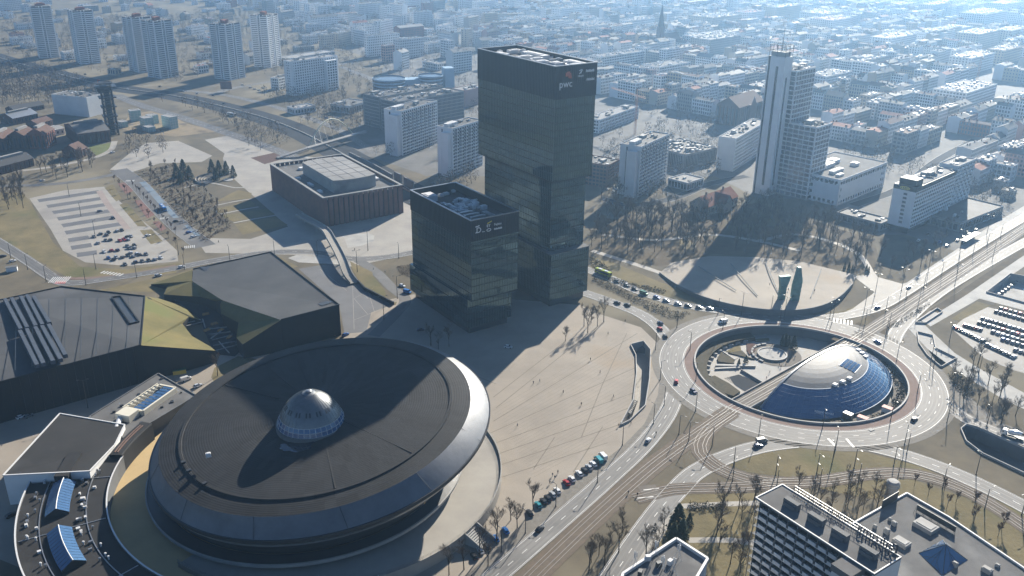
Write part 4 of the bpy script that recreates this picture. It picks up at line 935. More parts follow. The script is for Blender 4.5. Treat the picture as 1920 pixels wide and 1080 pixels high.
# ------------------------------------------------------------------ roundabout island: sunken garden, tram bridge, glass clamshell
TA = math.radians(41.92); TD = Vector((math.cos(TA), math.sin(TA), 0)); TN = Vector((math.sin(TA), -math.cos(TA), 0))
def RC(a, c, z=0.0): p = C_RING + TD * a + TN * c; return Vector((p.x, p.y, z))
sg_ = thing('sunken_garden', 'round sunken garden walled inside the roundabout beside the glass pavilion', 'garden', (C_RING.x, C_RING.y, -5))
b = MB(); b.rev([(50.4, .02), (50.4, -5)], 128, f=lambda r, z, t: (C_RING.x + r * math.cos(t), C_RING.y + r * math.sin(t), z)); b.build('wall', M['concrete_dark'], sg_, True)
b = MB(); b.rev([(49.9, .03), (49.9, 1.0), (50.6, 1.0), (50.6, .03)], 128, f=lambda r, z, t: (C_RING.x + r * math.cos(t), C_RING.y + r * math.sin(t), z)); b.build('parapet', M['concrete'], sg_, True)
b = MB(); b.poly([Vector((p.x, p.y, -5)) for p in circle(C_RING, 50.4)]); b.build('floor', M['paving'], sg_, True)
def bed(name, pts, z, m_, h=.5):
    b = MB(); P = [RC(a, c, z + h) for a, c in pts]; b.prism(P, z); return b.build(name, M[m_], sg_, True)
def arcpts(r0, r1, t0, t1, n=14):
    o = [(r1 * math.cos(t0 + (t1 - t0) * i / n), r1 * math.sin(t0 + (t1 - t0) * i / n)) for i in range(n + 1)]
    return o + [(r0 * math.cos(t0 + (t1 - t0) * i / n), r0 * math.sin(t0 + (t1 - t0) * i / n)) for i in range(n, -1, -1)]
D = math.radians
def ZP(x, y, z=-5.0): return G(1300 + x * .20747, 590 + y * .20747, z)
def zbed(name, pts, m_, h, z=-5.0):
    b = MB(); b.prism([ZP(x, y, z) + Vector((0, 0, h)) for x, y in pts], z); return b.build(name, M[m_], sg_, True)
bed('planting_bed', arcpts(44, 50, D(-62), D(-166)), -5, 'hedge_leaf', 2.2)
bed('promenade', arcpts(33, 43.5, D(-62), D(-172)), -5, 'paving', .12)
b = MB(); b.poly([ZP(x, y, -4.9) for x, y in ((430, 500), (560, 395), (640, 425), (800, 445), (960, 300), (1000, 330), (960, 470), (655, 640))]); b.build('court', M['paving_white'], sg_, True)
zbed('lawn', [(290, 340), (420, 262), (432, 328), (380, 345)], 'winter_grass', .3); zbed('flower_bed', [(312, 352), (440, 332), (490, 385), (555, 412)], 'hedge_leaf', .6)
zbed('shrub_mound', [(216, 402), (250, 352), (370, 420), (368, 456), (222, 438)], 'hedge_leaf', 1.0); zbed('flower_bed', [(480, 262), (560, 270), (560, 330), (505, 370), (482, 330)], 'twig_red', .5)
zbed('shrub_mound', [(140, 590), (190, 575), (320, 645), (420, 720), (360, 760), (250, 725)], 'hedge_leaf', 1.6); zbed('lawn', [(550, 225), (680, 215), (690, 240), (560, 248)], 'winter_grass', .3)
zbed('low_wall', [(200, 462), (560, 470), (562, 482), (200, 476)], 'concrete', 1.1); zbed('low_wall', [(262, 345), (272, 342), (378, 412), (370, 418)], 'concrete', .9); zbed('low_wall', [(195, 492), (420, 482), (420, 492), (197, 504)], 'concrete', .9)
b = MB(); b.poly([ZP(x, y, -4.88) for x, y in ((275, 575), (410, 540), (625, 625), (480, 700))]); b.build('lower_court', M['asphalt_dark'], sg_, True)
for x, y, x2, y2 in ((430, 500, 630, 620), (480, 712, 640, 632)): b = MB(); b.bar(ZP(x, y, -4.4), ZP(x2, y2, -4.4), .3, 1.2); b.build('balustrade', M['concrete'], sg_, True)
for i in range(14):
    t0 = D(-70 - i * 6.6); b = MB(); p_ = RC(43.6 * math.cos(t0), 43.6 * math.sin(t0), -5); b.box(p_.x, p_.y, -5, 2.6, 1.1, 1.3, t0 + PI / 2); b.build('planter_box', M['paving_white'], sg_, True)
FC = ZP(712, 362, -4.6); GC = ZP(745, 362, -4.8)
b = MB(); b.poly([GC + Vector((13 * math.cos(2 * PI * i / 40), 13 * math.sin(2 * PI * i / 40), 0)) for i in range(40)]); b.build('gravel_circle', M['track_slab'], sg_, True)
fo = thing('fountain_basin', 'round white fountain basin in the sunken garden of the roundabout', 'fountain', FC)
b = MB(); b.rev([(7.6, 0), (7.6, .8), (6.9, .8), (6.9, .35)], 40); b.build('rim', M['concrete'], fo)
b = MB(); b.rev([(7.0, .45), (.01, .46)], 40); b.build('basin_floor', M['paving_white'], fo)
for i in range(8):
    a = D(100 + i * 16); c = a + D(12); b = MB(); b.rev([(12.6, 0), (12.6, .7), (11.6, .7), (11.6, 0)], 3, a, c, lambda r, z, t: GC + Vector((r * math.cos(t), r * math.sin(t), z))); b.build('bench_segment', M['paving_white'], sg_, True)
br = thing('tram_bridge', 'straight tram bridge crossing the sunken middle of the roundabout', 'bridge', RC(0, 0, 0))
b = MB(); b.bar(RC(-55.5, 1, -.55), RC(55.5, 1, -.55), 9.6, 1.27); b.build('deck', M['track_slab'], br, True)
b = MB()
for s in (-3.9, 5.9): b.bar(RC(-50, s, .45), RC(50, s, .45), .35, .9)
b.build('parapet', M['concrete'], br, True)
b = MB()
for o_ in (-1.62, -.18, 2.18, 3.62): b.bar(RC(-58, o_, .16), RC(58, o_, .16), .16, .14)
b.build('rail', M['rail_steel'], br, True)
b = MB()
for a in (-36, -18, 0, 18, 36): b.bar(RC(a, -3, -3.1), RC(a, 5, -3.1), 1.0, 3.8)
b.build('pier', M['concrete'], br, True)
# clamshell pavilion
cs = thing('glass_pavilion', 'clamshell glass and metal pavilion dome inside the roundabout', 'pavilion', RC(2, 20, -1.5))
mat('shell_metal', (0.150, 0.154, 0.160), (0.105, 0.109, 0.115), 0.14, 0.6, detail=8, spec=0.25)
mat('shell_glass', (0.050, 0.115, 0.230), (0.034, 0.085, 0.18), 0.12, 0.05, spec=1.0)
mat('bar_paint', (0.10, 0.16, 0.26), None, rough=0.6, spec=0.2)
E0, EA, EB = (2.0, 7.4), 45.0, 33.0
def shell(s, th, dz=0.0):
    z = -1.6 + 12.2 * (1 - s ** 2.5); return RC(E0[0] + EA * s * math.cos(th), E0[1] + EB * s * math.sin(th), z + dz)
SS, NT = 0.66, 36
b = MB()
for i in range(NT):
    t0, t_1 = PI * i / NT, PI * (i + 1) / NT
    for j in range(8):
        s0, s1 = SS * j / 8, SS * (j + 1) / 8; q = [shell(s0, t0), shell(s1, t0), shell(s1, t_1), shell(s0, t_1)]
        b.face(q if s0 > 0 else q[1:] + [q[0]])
b.f = [tuple(reversed(f)) for f in b.f]; b.build('metal_roof', M['shell_metal'], cs, True, smooth=True)
gl = MB()
for i in range(NT):
    t0, t_1 = PI * i / NT, PI * (i + 1) / NT
    for j in range(7):
        s0, s1 = SS + (1 - SS) * j / 7, SS + (1 - SS) * (j + 1) / 7; gl.face([shell(s0, t0), shell(s0, t_1), shell(s1, t_1), shell(s1, t0)])
gl.build('glass_skin', M['shell_glass'], cs, True, smooth=True)
b = MB()
for i in range(NT + 1):
    t0 = PI * i / NT
    for j in range(7): b.bar(shell(SS + (1 - SS) * j / 7, t0, .06), shell(SS + (1 - SS) * (j + 1) / 7, t0, .03), .07, .06)
for j in range(8):
    for i in range(NT): b.bar(shell(SS + (1 - SS) * j / 7, PI * i / NT, .06), shell(SS + (1 - SS) * j / 7, PI * (i + 1) / NT, .06), .06 if 0 < j < 7 else .4, .06 if 0 < j < 7 else .25)
b.build('glazing_bars', M['bar_paint'], cs, True)['kind'] = 'stuff'
b = MB()
for s in (0.0, PI):
    for j in range(12):
        s0, s1 = j / 12, (j + 1) / 12; p, q = shell(s0, s), shell(s1, s); b.face([(p.x, p.y, -5), (q.x, q.y, -5), q, p] if s else [(q.x, q.y, -5), (p.x, p.y, -5), p, q])
b.build('back_wall', M['concrete'], cs, True)
b = MB()
for j in range(-12, 12): p, q = shell(abs(j) / 12, PI if j < 0 else 0, .1), shell(abs(j + 1) / 12, PI if j + 1 < 0 else 0, .1); b.bar(p, q, .8, .5)
b.build('roof_edge', M['steel'], cs, True)
def onshell(a, c):  # a, c in the clamshell frame
    x, y = (a - E0[0]) / EA, (c - E0[1]) / EB; s = math.hypot(x, y); return shell(s, math.atan2(y, x))
for a, c in ((-12, 25.5), (-7, 26.5), (-2, 27), (26, 20), (28, 17), (30, 14)):
    p = onshell(a, c); b = MB(); b.box(0, 0, 0, 2.2, 2.0, .9); b.box(0, 0, .9, 1.9, 1.7, .15, 0, 0); o = b.build('roof_light', M['white_metal'], cs); o.location = p - cs.location; o.rotation_euler = (0, 0, TA)
CQ = ((2, 19), (12, 17.5), (14.5, 24), (4.5, 26))
def pq(f, g_, dz):
    a0 = (CQ[0][0] + (CQ[1][0] - CQ[0][0]) * f, CQ[0][1] + (CQ[1][1] - CQ[0][1]) * f); a1 = (CQ[3][0] + (CQ[2][0] - CQ[3][0]) * f, CQ[3][1] + (CQ[2][1] - CQ[3][1]) * f)
    return onshell(a0[0] + (a1[0] - a0[0]) * g_, a0[1] + (a1[1] - a0[1]) * g_) + Vector((0, 0, dz))
bp_ = MB(); bp_.bar(pq(0, 0, .1), pq(1, 0, .1), .3, .2); bp_.bar(pq(0, 1, .1), pq(1, 1, .1), .3, .2); sk = bp_.build('solar_array', M['white_metal'], cs, True)
for i in range(5):
    for j in range(4):
        m_ = MB(); q4 = [pq((i + .08) / 5, (j + .08) / 4, .2), pq((i + .92) / 5, (j + .08) / 4, .2), pq((i + .92) / 5, (j + .92) / 4, .2), pq((i + .08) / 5, (j + .92) / 4, .2)]; m_.poly(q4); m_.build('solar_panel', M['blue_glass'], sk, True)
for i, (a, c) in enumerate(((-30, 4), (-16, 6))): pass
lettering('sign_letters', 'RONDO SZTUKI', 1.1, M['sign_white'], cs, shell(.93, 2.45, .15) - cs.location, (D(62), 0, TA - D(62)), .03)
# planter hedge round the pavilion
rr = random.Random(21)
hb = MB()
for i in range(150):
    t_ = D(rr.uniform(8, 140)); r = rr.uniform(45.2, 48.6); p = RC(r * math.cos(t_), r * math.sin(t_), -5)
    s = rr.uniform(.7, 1.4); n0 = len(hb.v)
    for q in range(14):
        a1, a2 = rr.uniform(0, 2 * PI), rr.uniform(-.3, 1.4); d = Vector((math.cos(a1) * math.cos(a2), math.sin(a1) * math.cos(a2), math.sin(a2))) * s
        c = p + d + Vector((0, 0, 3.2)); e = Vector((rr.uniform(-1, 1), rr.uniform(-1, 1), rr.uniform(-1, 1))) * .5; g_ = Vector((rr.uniform(-1, 1), rr.uniform(-1, 1), rr.uniform(-1, 1))) * .5
        hb.face([c + e, c + g_, c - e])
hb.build('hedge', M['hedge_leaf'], sg_, True)['kind'] = 'stuff'
b = MB(); P = [RC(r * math.cos(t_), r * math.sin(t_), -1.8) for r, t_ in [(44, D(5 + i * 8)) for i in range(18)] + [(50.2, D(141 - i * 8)) for i in range(18)]]; b.prism(P, -5); b.build('planter_terrace', M['track_slab'], sg_, True)
for i, (a, c) in enumerate(((-18.5, 44), (-2, 47))):
    k = thing('kiosk_cabin', ('small white and red cabin on the pavilion forecourt beside the entrance bridge', 'small white and red cabin on the pavilion forecourt away from the entrance bridge')[i], 'kiosk', RC(a, c, -1.8), TA + .1, 'cabins outside the glass pavilion')
    b = MB(); b.box(0, 0, 0, 2.4, 4.2, 2.6); b.build('body', M['white_metal'], k); b = MB(); b.box(0, 0, 2.6, 2.8, 4.6, .3); b.build('roof', M['red_paint'], k)
b = MB(); b.bar(RC(-22.5, 44, -.6), RC(-24.5, 52, .1), 2.4, .4); b.build('entrance_bridge', M['paving_white'], cs, True)
b = MB(); p = RC(-21.6, 38.5, -2); b.box(p.x, p.y, -2, 2.6, 4, 3.8, TA); b.build('entrance_porch', M['dark_metal'], cs, True)

wk = thing('walkway', 'pale raised walkway running from the concert hall forecourt over the arena road', 'footbridge', G(640, 485))
pw = catmull([G(560, 402, 5.0), G(606, 428, 5.4), G(622, 450, 5.6), G(640, 484, 5.4), G(652, 514, 3.2), G(664, 530, 1.0)], 4)
b = MB()
for p, q_ in zip(pw[:-1], pw[1:]): b.bar(p - Vector((0, 0, .4)), q_ - Vector((0, 0, .4)), 5.4, .8)
b.build('deck', M['paving'], wk, True); b = MB()
for s_ in (2.6, -2.6):
    e_ = side(pw, s_)
    for p, q_ in zip(e_[:-1], e_[1:]): b.bar(p + Vector((0, 0, .5)), q_ + Vector((0, 0, .5)), .25, 1.1)
b.build('parapet', M['concrete'], wk, True); b = MB()
for i in range(2, len(pw) - 3, 4): b.box(pw[i].x, pw[i].y, 0, 1.2, 1.2, pw[i].z - .8)
b.build('pillar', M['concrete'], wk, True)
b = MB()
for a, c in (((662, 518), (684, 541)), ((684, 541), (738, 569))): b.bar(G(*a, 1.0), G(*c, 1.0), .8, 2.0)
b.build('ramp_wall', M['black_cladding'], wk, True)
k = MB()
for a, c in (((661, 530), (664, 618)), ((664, 560), (700, 540)), ((664, 560), (690, 590)), ((690, 545), (702, 585)), ((664, 600), (702, 585)), ((660, 530), (690, 560)), ((600, 505), (650, 545)), ((640, 500), (655, 520))):
    A, B = G(*a), G(*c); mb_flat(k, (A.x + B.x) / 2, (A.y + B.y) / 2, .06, (B - A).length, .25, math.atan2(B.y - A.y, B.x - A.x))
k.build('paving_line', M['paving'], bpy.data.objects['paved_slope'])
# ------------------------------------------------------------------ generic storeyed buildings
def rb(N, R, L, h, depth=None):
    n, r, l = G(*N, h), G(*R, h), G(*L, h); d = r - n; y = math.atan2(d.y, d.x); v = Vector((-math.sin(y), math.cos(y), 0))
    return Vector((n.x, n.y, 0)), y, d.length, (depth or abs((l - n).dot(v)))
def shell_walls(t, x0, y0, x1, y1, z0, z1, fh, bay, wall, glass='window_glass', band=1.1, pier=.7, dep=.3, solid=(), gname='glazing', base=0.0, parapet=.9, roof='roof_felt', wname='wall'):
    """glass core behind a wall grid of spandrels and piers, so every window is a real recess"""
    b = MB(); b.bx(x0 + dep, y0 + dep, z0, x1 - dep, y1 - dep, z1 - .2); b.build(gname, M[glass], t)
    wl = MB(); n = max(1, round((z1 - z0 - base) / fh)); fh = (z1 - z0 - base) / n
    zs = [(z0 + base + fh * i - band * .55, band) for i in range(n + 1)]
    for s, (fx0, fy0, fx1, fy1) in (('y0', (x0, y0, x1, y0 + dep)), ('y1', (x0, y1 - dep, x1, y1)), ('x0', (x0, y0 + dep, x0 + dep, y1 - dep)), ('x1', (x1 - dep, y0 + dep, x1, y1 - dep))):
        if s in solid: wl.bx(fx0, fy0, z0, fx1, fy1, z1 + parapet); continue
        for i, (z, h) in enumerate(zs):
            za = max(z, z0); zb = min(z + h, z1 + parapet)
            if i == n: zb = z1 + parapet
            wl.bx(fx0, fy0, za, fx1, fy1, zb, bottom=True)
        L = (x1 - x0) if s[0] == 'y' else (y1 - y0 - 2 * dep); k = max(1, round(L / bay))
        for j in range(k + 1):
            f = j / k; w_ = pier * (1.6 if j in (0, k) else 1.0)
            if s[0] == 'y': c = x0 + w_ / 2 + (L - w_) * f; wl.bx(c - w_ / 2, fy0 + .04, z0, c + w_ / 2, fy1 - .04, z1)
            else: c = y0 + dep + w_ / 2 + (L - w_) * f; wl.bx(fx0 + .04, c - w_ / 2, z0, fx1 - .04, c + w_ / 2, z1)
    o = wl.build(wname, M[wall], t)
    r = MB(); r.bx(x0 + dep, y0 + dep, z1 - .1, x1 - dep, y1 - dep, z1 + .12); r.build('roof', M[roof], t); return o
def roof_stuff(t, x0, y0, x1, y1, z, seed, n, big=0, name='roof_units', mats=('white_metal', 'roof_grey', 'concrete')):
    rr = random.Random(seed); b = MB()
    for i in range(n):
        x, y = rr.uniform(x0, x1), rr.uniform(y0, y1); b.box(x, y, z, rr.uniform(.8, 3), rr.uniform(.8, 2.6), rr.uniform(.6, 2.0), 0, rr.randrange(3))
    for i in range(big):
        x, y = rr.uniform(x0 + 2, x1 - 2), rr.uniform(y0 + 2, y1 - 2); b.box(x, y, z, rr.uniform(4, 8), rr.uniform(3, 5), rr.uniform(2, 3.4), 0, 2)
    if b.v: b.build(name, [M[m_] for m_ in mats], t)['kind'] = 'stuff'

# white hotel beside the avenue
o_, y_, a_, b_ = rb((1719.5, 352.4), (1795, 319.4), (1675.4, 343.7), 34)
t = thing('hotel', 'white hotel slab with ribbon windows and a black crown beside the avenue', 'hotel', o_, y_)
shell_walls(t, 0, 0, a_, b_, 4.5, 30.6, 2.9, 3.3, 'white_render', band=1.35, pier=.35, solid=('x0', 'x1'), parapet=0)
b = MB(); b.bx(1.5, 1.5, 0, a_ - 1.5, b_ - 1.5, 4.5); b.build('ground_floor', M['window_glass'], t)
for i in range(8):
    b = MB(); b.bx(-.06, b_ * .36, 7 + i * 2.9, .02, b_ * .36 + 2.6, 8.5 + i * 2.9); b.build('window', M['window_glass'], t)
b = MB(); b.bx(-.1, -.1, 30.6, a_ + .1, b_ + .1, 33.8); b.build('crown', M['black_cladding'], t)
b = MB(); b.bx(a_ * .22, 1, 33.8, a_ - 1, b_ - 1, 34.2); b.build('roof', M['roof_pale'], t)
b = MB(); b.bx(3, 2, 33.8, a_ * .2, b_ - 2, 38); b.build('lift_house', M['black_cladding'], t)
b = MB()
for i in range(20):
    c0, c1 = 2 * PI * i / 20, 2 * PI * (i + 1) / 20
    b.bar((-.2, b_ / 2 + 3.4 * math.cos(c0), 32.2 + 1.0 * math.sin(c0)), (-.2, b_ / 2 + 3.4 * math.cos(c1), 32.2 + 1.0 * math.sin(c1)), .12, .3)
b.build('sign_frame', M['sign_yellow'], t)
b = MB()
for i in range(4): b.bx(-.25, b_ / 2 - 2.4 + i * 1.3, 31.7, -.12, b_ / 2 - 1.7 + i * 1.3, 32.7, bottom=True)
b.build('sign_strokes', M['sign_yellow'], t)
roof_stuff(t, a_ * .25, 2, a_ - 3, b_ - 3, 34.2, 3, 30, 2)
# block with chequered balconies behind it
o_, y_, a_, b_ = rb((1797, 311), (1830.5, 297), (1765, 303), 37)
t = thing('apartment_block', 'pale apartment block with a chequered balcony front beside the white hotel', 'building', o_, y_)
shell_walls(t, 0, 0, a_, b_, 0, 36, 2.9, 3.0, 'pale_render', band=1.2, pier=.5, solid=('x0',), roof='roof_pale')
b = MB()
for i in range(12):
    for j in range(10):
        if (i + j) % 2: b.bx(.6 + j * a_ / 10.4, -.7, 1.2 + i * 2.9, .6 + j * a_ / 10.4 + 2.2, 0.0, 2.6 + i * 2.9, bottom=True)
b.build('balconies', M['white_render'], t)['kind'] = 'stuff'
roof_stuff(t, 2, 2, a_ - 3, b_ - 3, 36, 5, 8, 1)
# Altus-like stepped tower
t = thing('stepped_tower', 'tall pale stepped tower with a concrete shaft and rooftop mast', 'tower', (247.3, 661.6, 0), .773)
shell_walls(t, 0, 0, 78.5, 46, 0, 20, 5.0, 4.2, 'white_render', band=2.6, pier=1.6, roof='roof_grey', wname='podium_wall')
b = MB()
for j in range(30): b.bx(1.2 + j * 2.6, -.12, 17.2, 2.5 + j * 2.6, .02, 19.0, bottom=True)
for j in range(7): b.bx(-.12, 2 + j * 3.0, 17.2, .02, 3.4 + j * 3.0, 19.0, bottom=True)
b.build('podium_windows', M['window_glass'], t)['kind'] = 'stuff'
b = MB(); b.bx(-.1, .6, 5, -.02, 20, 16.2); b.bx(4, -.1, 5, 70, -.02, 16.4); b.build('blank_panel', M['white_render'], t)
for x, y, sx, sy, h in ((30, 28, 14, 8, 3), (45, 30, 10, 7, 3), (20, 14, 16, 4, 2.4), (50, 14, 6, 5, 2.4), (12, 7, 8, 3, 1.6)): b = MB(); b.box(x, y, 20.1, sx, sy, h); b.box(x, y, 20.1 + h, sx * .8, sy * .7, .4); b.build('roof_unit', M['white_metal'], t)
shell_walls(t, -3.0, 23.5, 20, 62, 0, 56.5, 3.5, 5.0, 'white_render', glass='window_far', band=.8, pier=.45, roof='roof_grey', wname='middle_grid', gname='middle_glazing', dep=.35)
shell_walls(t, -4.5, 45.0, 24, 60, 56.6, 96, 3.5, 4.2, 'white_render', glass='window_far', band=.8, pier=.4, roof='roof_grey', wname='upper_grid', gname='upper_glazing', dep=.35)
b = MB(); b.bx(-16, 49.5, 0, -4.7, 64, 107); cr = b.build('concrete_shaft', M['white_render'], t)
b = MB(); b.bx(-16.12, 54.5, 8, -15.98, 56.4, 100); b.bx(-12.5, 49.38, 8, -10.3, 49.52, 92); b.bx(-16.1, 61.8, 0, -15.9, 63.2, 107); b.build('slot_window', M['window_glass'], cr)
b = MB(); b.bx(-14.5, 51, 107, -6, 62.5, 110.5); b.build('lift_house', M['concrete'], cr)
b = MB()
for x in (-15.5, -10.3, -5.2):
    for y in (50, 57, 63.5): b.box(x, y, 107, .3, .3, 8.5)
for z in (111.5, 115.4):
    for y in (50, 63.5): b.bar((-15.5, y, z), (-5.2, y, z), .3, .35)
    for x in (-15.5, -5.2): b.bar((x, 50, z), (x, 63.5, z), .3, .35)
b.build('roof_frame', M['dark_metal'], cr)
b = MB(); b.tube((-9, 57, 110), (-9, 57, 127), .35, .1, 6); b.build('mast', M['dark_metal'], cr)
roof_stuff(t, -2, 47, 22, 58, 96.1, 8, 26, 3); roof_stuff(t, 0, 26, 17, 42, 56.6, 9, 30, 1)
lettering('sign_letters', 'ALTUS', 3.0, M['sign_white'], t, (2, 44.9, 98.2), UP, .1)
# mid-distance slabs
def slab(name, label, N, R, L, h, wall, fh=2.9, bay=3.2, depth=None, seed=1, roof='roof_felt', band=1.2, pier=.8, solid=(), base=0, cat='building', glass='window_glass', units=10, big=1, cut=None, grp=None):
    o, y, a, b = rb(N, R, L, h, depth); t = thing(name, label, cat, o, y, grp)
    if cut: a = min(a, cut)
    shell_walls(t, 0, 0, a, b, 0, h, fh, bay, wall, band=band, pier=pier, solid=solid, roof=roof, base=base, glass=glass); roof_stuff(t, 2, 2, a - 2, b - 2, h + .1, seed, units, big)
    t['dims'] = (a, b, h); return t
s5 = slab('apartment_block', 'grey-pink high-rise slab standing between the black tower and the stepped tower', (1202, 277), (1256, 252), (1172, 267), 39.5, 'pale_render', solid=('x0',), seed=2)
s4 = slab('office_slab', 'pale office slab with square windows tucked beside the stepped tower', (1380, 261.6), (1440, 227), (1352.5, 254.5), 28.2, 'pale_render', fh=3.3, bay=2.6, pier=.9, solid=('x0',), seed=3, roof='roof_pale', units=26)
sA = slab('apartment_block', 'tall white apartment slab in front of the long office slabs', (752, 210), (820, 190), (735, 201), 39.6, 'white_render', solid=('x0',), seed=4)
sB = slab('apartment_block', 'tall white apartment slab half hidden behind the black office tower', (848, 242.5), (905, 225.5), (828, 235), 39.5, 'white_render', solid=('x0',), seed=5)
for s in (s5, sA, sB):     # stair shaft, stacked balconies and a lower end step
    a, b_, h = s['dims']; m_ = MB()
    for i in range(13):
        for j in range(int(a / 6.4)):
            m_.bx(2.6 + j * 6.4, -1.1, .9 + i * 2.95, 5.2 + j * 6.4, -.02, 1.95 + i * 2.95, bottom=True)
    m_.build('balconies', M['grey_render'], s)['kind'] = 'stuff'
    m_ = MB(); m_.bx(-4.5, b_ * .1, 0, -.02, b_ * .55, h - 2.8); m_.build('end_bay', M['pale_render'] if s is s5 else M['white_render'], s)
    m_ = MB(); m_.bx(-.15, b_ * .62, 2, .02, b_ * .7, h - 1); m_.build('stair_window', M['window_glass'], s)
    m_ = MB()
    for i in range(4): m_.box(3 + i * 3.4, b_ * .5, h, 2.4, 5, 3.2)
    m_.build('lift_house', M['pale_render'], s)
slab('office_slab', 'long grey office slab with dense fins, the front one of a pair', (742, 193), (870, 171.5), (712, 186), 31, 'grey_render', fh=3.4, bay=1.7, band=.7, pier=.55, seed=6, units=40, big=4)
slab('office_slab', 'long grey office slab with dense fins, the rear one of a pair', (711, 183.5), (830, 163), (683, 176), 31, 'grey_render', fh=3.4, bay=1.7, band=.7, pier=.55, seed=7, units=40, big=4)
wh = slab('hotel', 'broad white hotel with square windows near the motorway', (546, 117), (633, 105), (541, 114), 38.8, 'white_render', fh=3.1, bay=3.4, band=1.55, pier=1.7, depth=15, seed=8, roof='roof_pale')
m_ = MB(); m_.bx(46, -6, 0, 62, -.05, 36); m_.build('wing', M['white_render'], wh)
m_ = MB()
for i in range(11):
    for j in range(4): m_.bx(47.5 + j * 3.7, -6.12, 2 + i * 3.1, 49.5 + j * 3.7, -5.98, 3.7 + i * 3.1, bottom=True)
m_.build('wing_windows', M['window_glass'], wh)['kind'] = 'stuff'
slab('annex_block', 'small white block joined to the foot of the broad white hotel', (522, 148), (545, 142), (508, 142), 13, 'white_render', seed=9, depth=12)
slab('shop_block', 'windowless pink block behind the long office slabs', (871, 171), (905, 164), (868, 168), 18, 'pink_render', solid=('x0', 'y0', 'x1', 'y1'), seed=10, depth=20, roof='roof_pale')
slab('pavilion_block', 'low glazed pavilion with a broad pale flat roof near the tiled villa', (1288.6, 344.7), (1319.5, 335), (1247.5, 337), 6, 'pale_render', fh=6, bay=3, band=1.4, pier=.4, seed=11, roof='roof_pale', units=3, big=0)
slab('market_hall', 'wide grey hall whose roof is crowded with plant beside the pink high-rise', (1283.8, 291.7), (1345, 278), (1255, 286), 12, 'grey_render', fh=12, bay=2, band=2, pier=.9, seed=12, units=70, big=6, depth=44)
slab('storage_block', 'windowless pale grey museum block near the mine headframe', (96, 178), (162, 184), (120, 170), 20, 'pale_render', solid=('x0', 'y0', 'x1', 'y1'), seed=13, roof='roof_grey', units=14)
slab('school_block', 'long white school wing behind the black tower', (1000, 240), (1198, 195), (1100, 225), 14, 'white_render', seed=14, depth=16, units=18) if False else None
slab('office_slab', 'long white flat-roofed wing with window rows behind the black tower', (1124, 226), (1198, 200), (1110, 220), 13, 'white_render', fh=3.3, seed=14, depth=16, units=20, roof='roof_pale')
slab('warehouse', 'long pale low warehouse behind the broad white hotel', (545, 110), (628, 97), (540, 106), 8, 'pale_render', fh=8, bay=6, seed=15, depth=22, roof='roof_pale', units=4, big=0)
slab('kiosk_hall', 'low white retail shed beside the motorway with a small car park', (552, 205), (592, 199), (545, 201), 6, 'white_render', fh=6, bay=4, band=2.4, seed=16, depth=16, roof='roof_pale', units=6, big=0)
slab('kiosk_hall', 'low pale hall with a grey roof beside the long office slabs', (655, 200), (690, 190), (645, 192), 8, 'pale_render', fh=8, bay=4, band=3, seed=17, depth=26, roof='roof_grey', units=6, big=1)
slab('hotel_annex', 'single-storey hall with dark roof at the foot of the white hotel', (1800, 420), (1882, 388), (1792, 384), 6, 'grey_render', fh=6, bay=4, band=1.5, seed=18, depth=34, roof='roof_felt', units=6, big=0)
slab('restaurant_hall', 'low flat hall with bright roof edge between the park and the white hotel', (1652, 421), (1672, 412), (1588, 403), 5, 'grey_render', fh=5, bay=4, band=1.5, seed=19, roof='roof_felt', units=10, big=0, depth=34)
slab('apartment_block', 'brick-brown flat block partly hidden behind the black tower', (1140, 312), (1162, 300), (1100, 296), 18, 'brick_panel', seed=20, depth=30)
# blue round-fronted clinic
bc = thing('clinic', 'light blue round-fronted building with curved wings behind the office slabs', 'building', G(770, 175))
mat('blue_cladding', (0.28, 0.40, 0.50), (0.22, 0.33, 0.43), 0.1, 0.5)
def drum(cx, cy, r, h, nm):
    m_ = MB(); m_.rev([(r - .3, 0), (r - .3, h), (0.01, h)], 36, f=lambda q, z, a: (cx + q * math.cos(a), cy + q * math.sin(a), z)); m_.build(nm, M['window_far'], bc)
    m_ = MB()
    for i in range(5): z = i * (h - .6) / 4; m_.rev([(r - .3, z - .1), (r, z), (r, z + 1.6), (r - .35, z + 1.7)], 36, f=lambda q, z_, a: (cx + q * math.cos(a), cy + q * math.sin(a), max(0, z_)))
    m_.build('bands', M['blue_cladding'], bc)
drum(-27, 12, 20, 15, 'west_drum'); drum(22, 25, 15, 17, 'east_drum')
m_ = MB(); m_.box(5, 22, 0, 48, 14, 14, .35); m_.box(42, 45, 0, 12, 16, 24, .35); m_.box(10, 40, 0, 60, 12, 12, .35); m_.build('wings', M['blue_cladding'], bc)
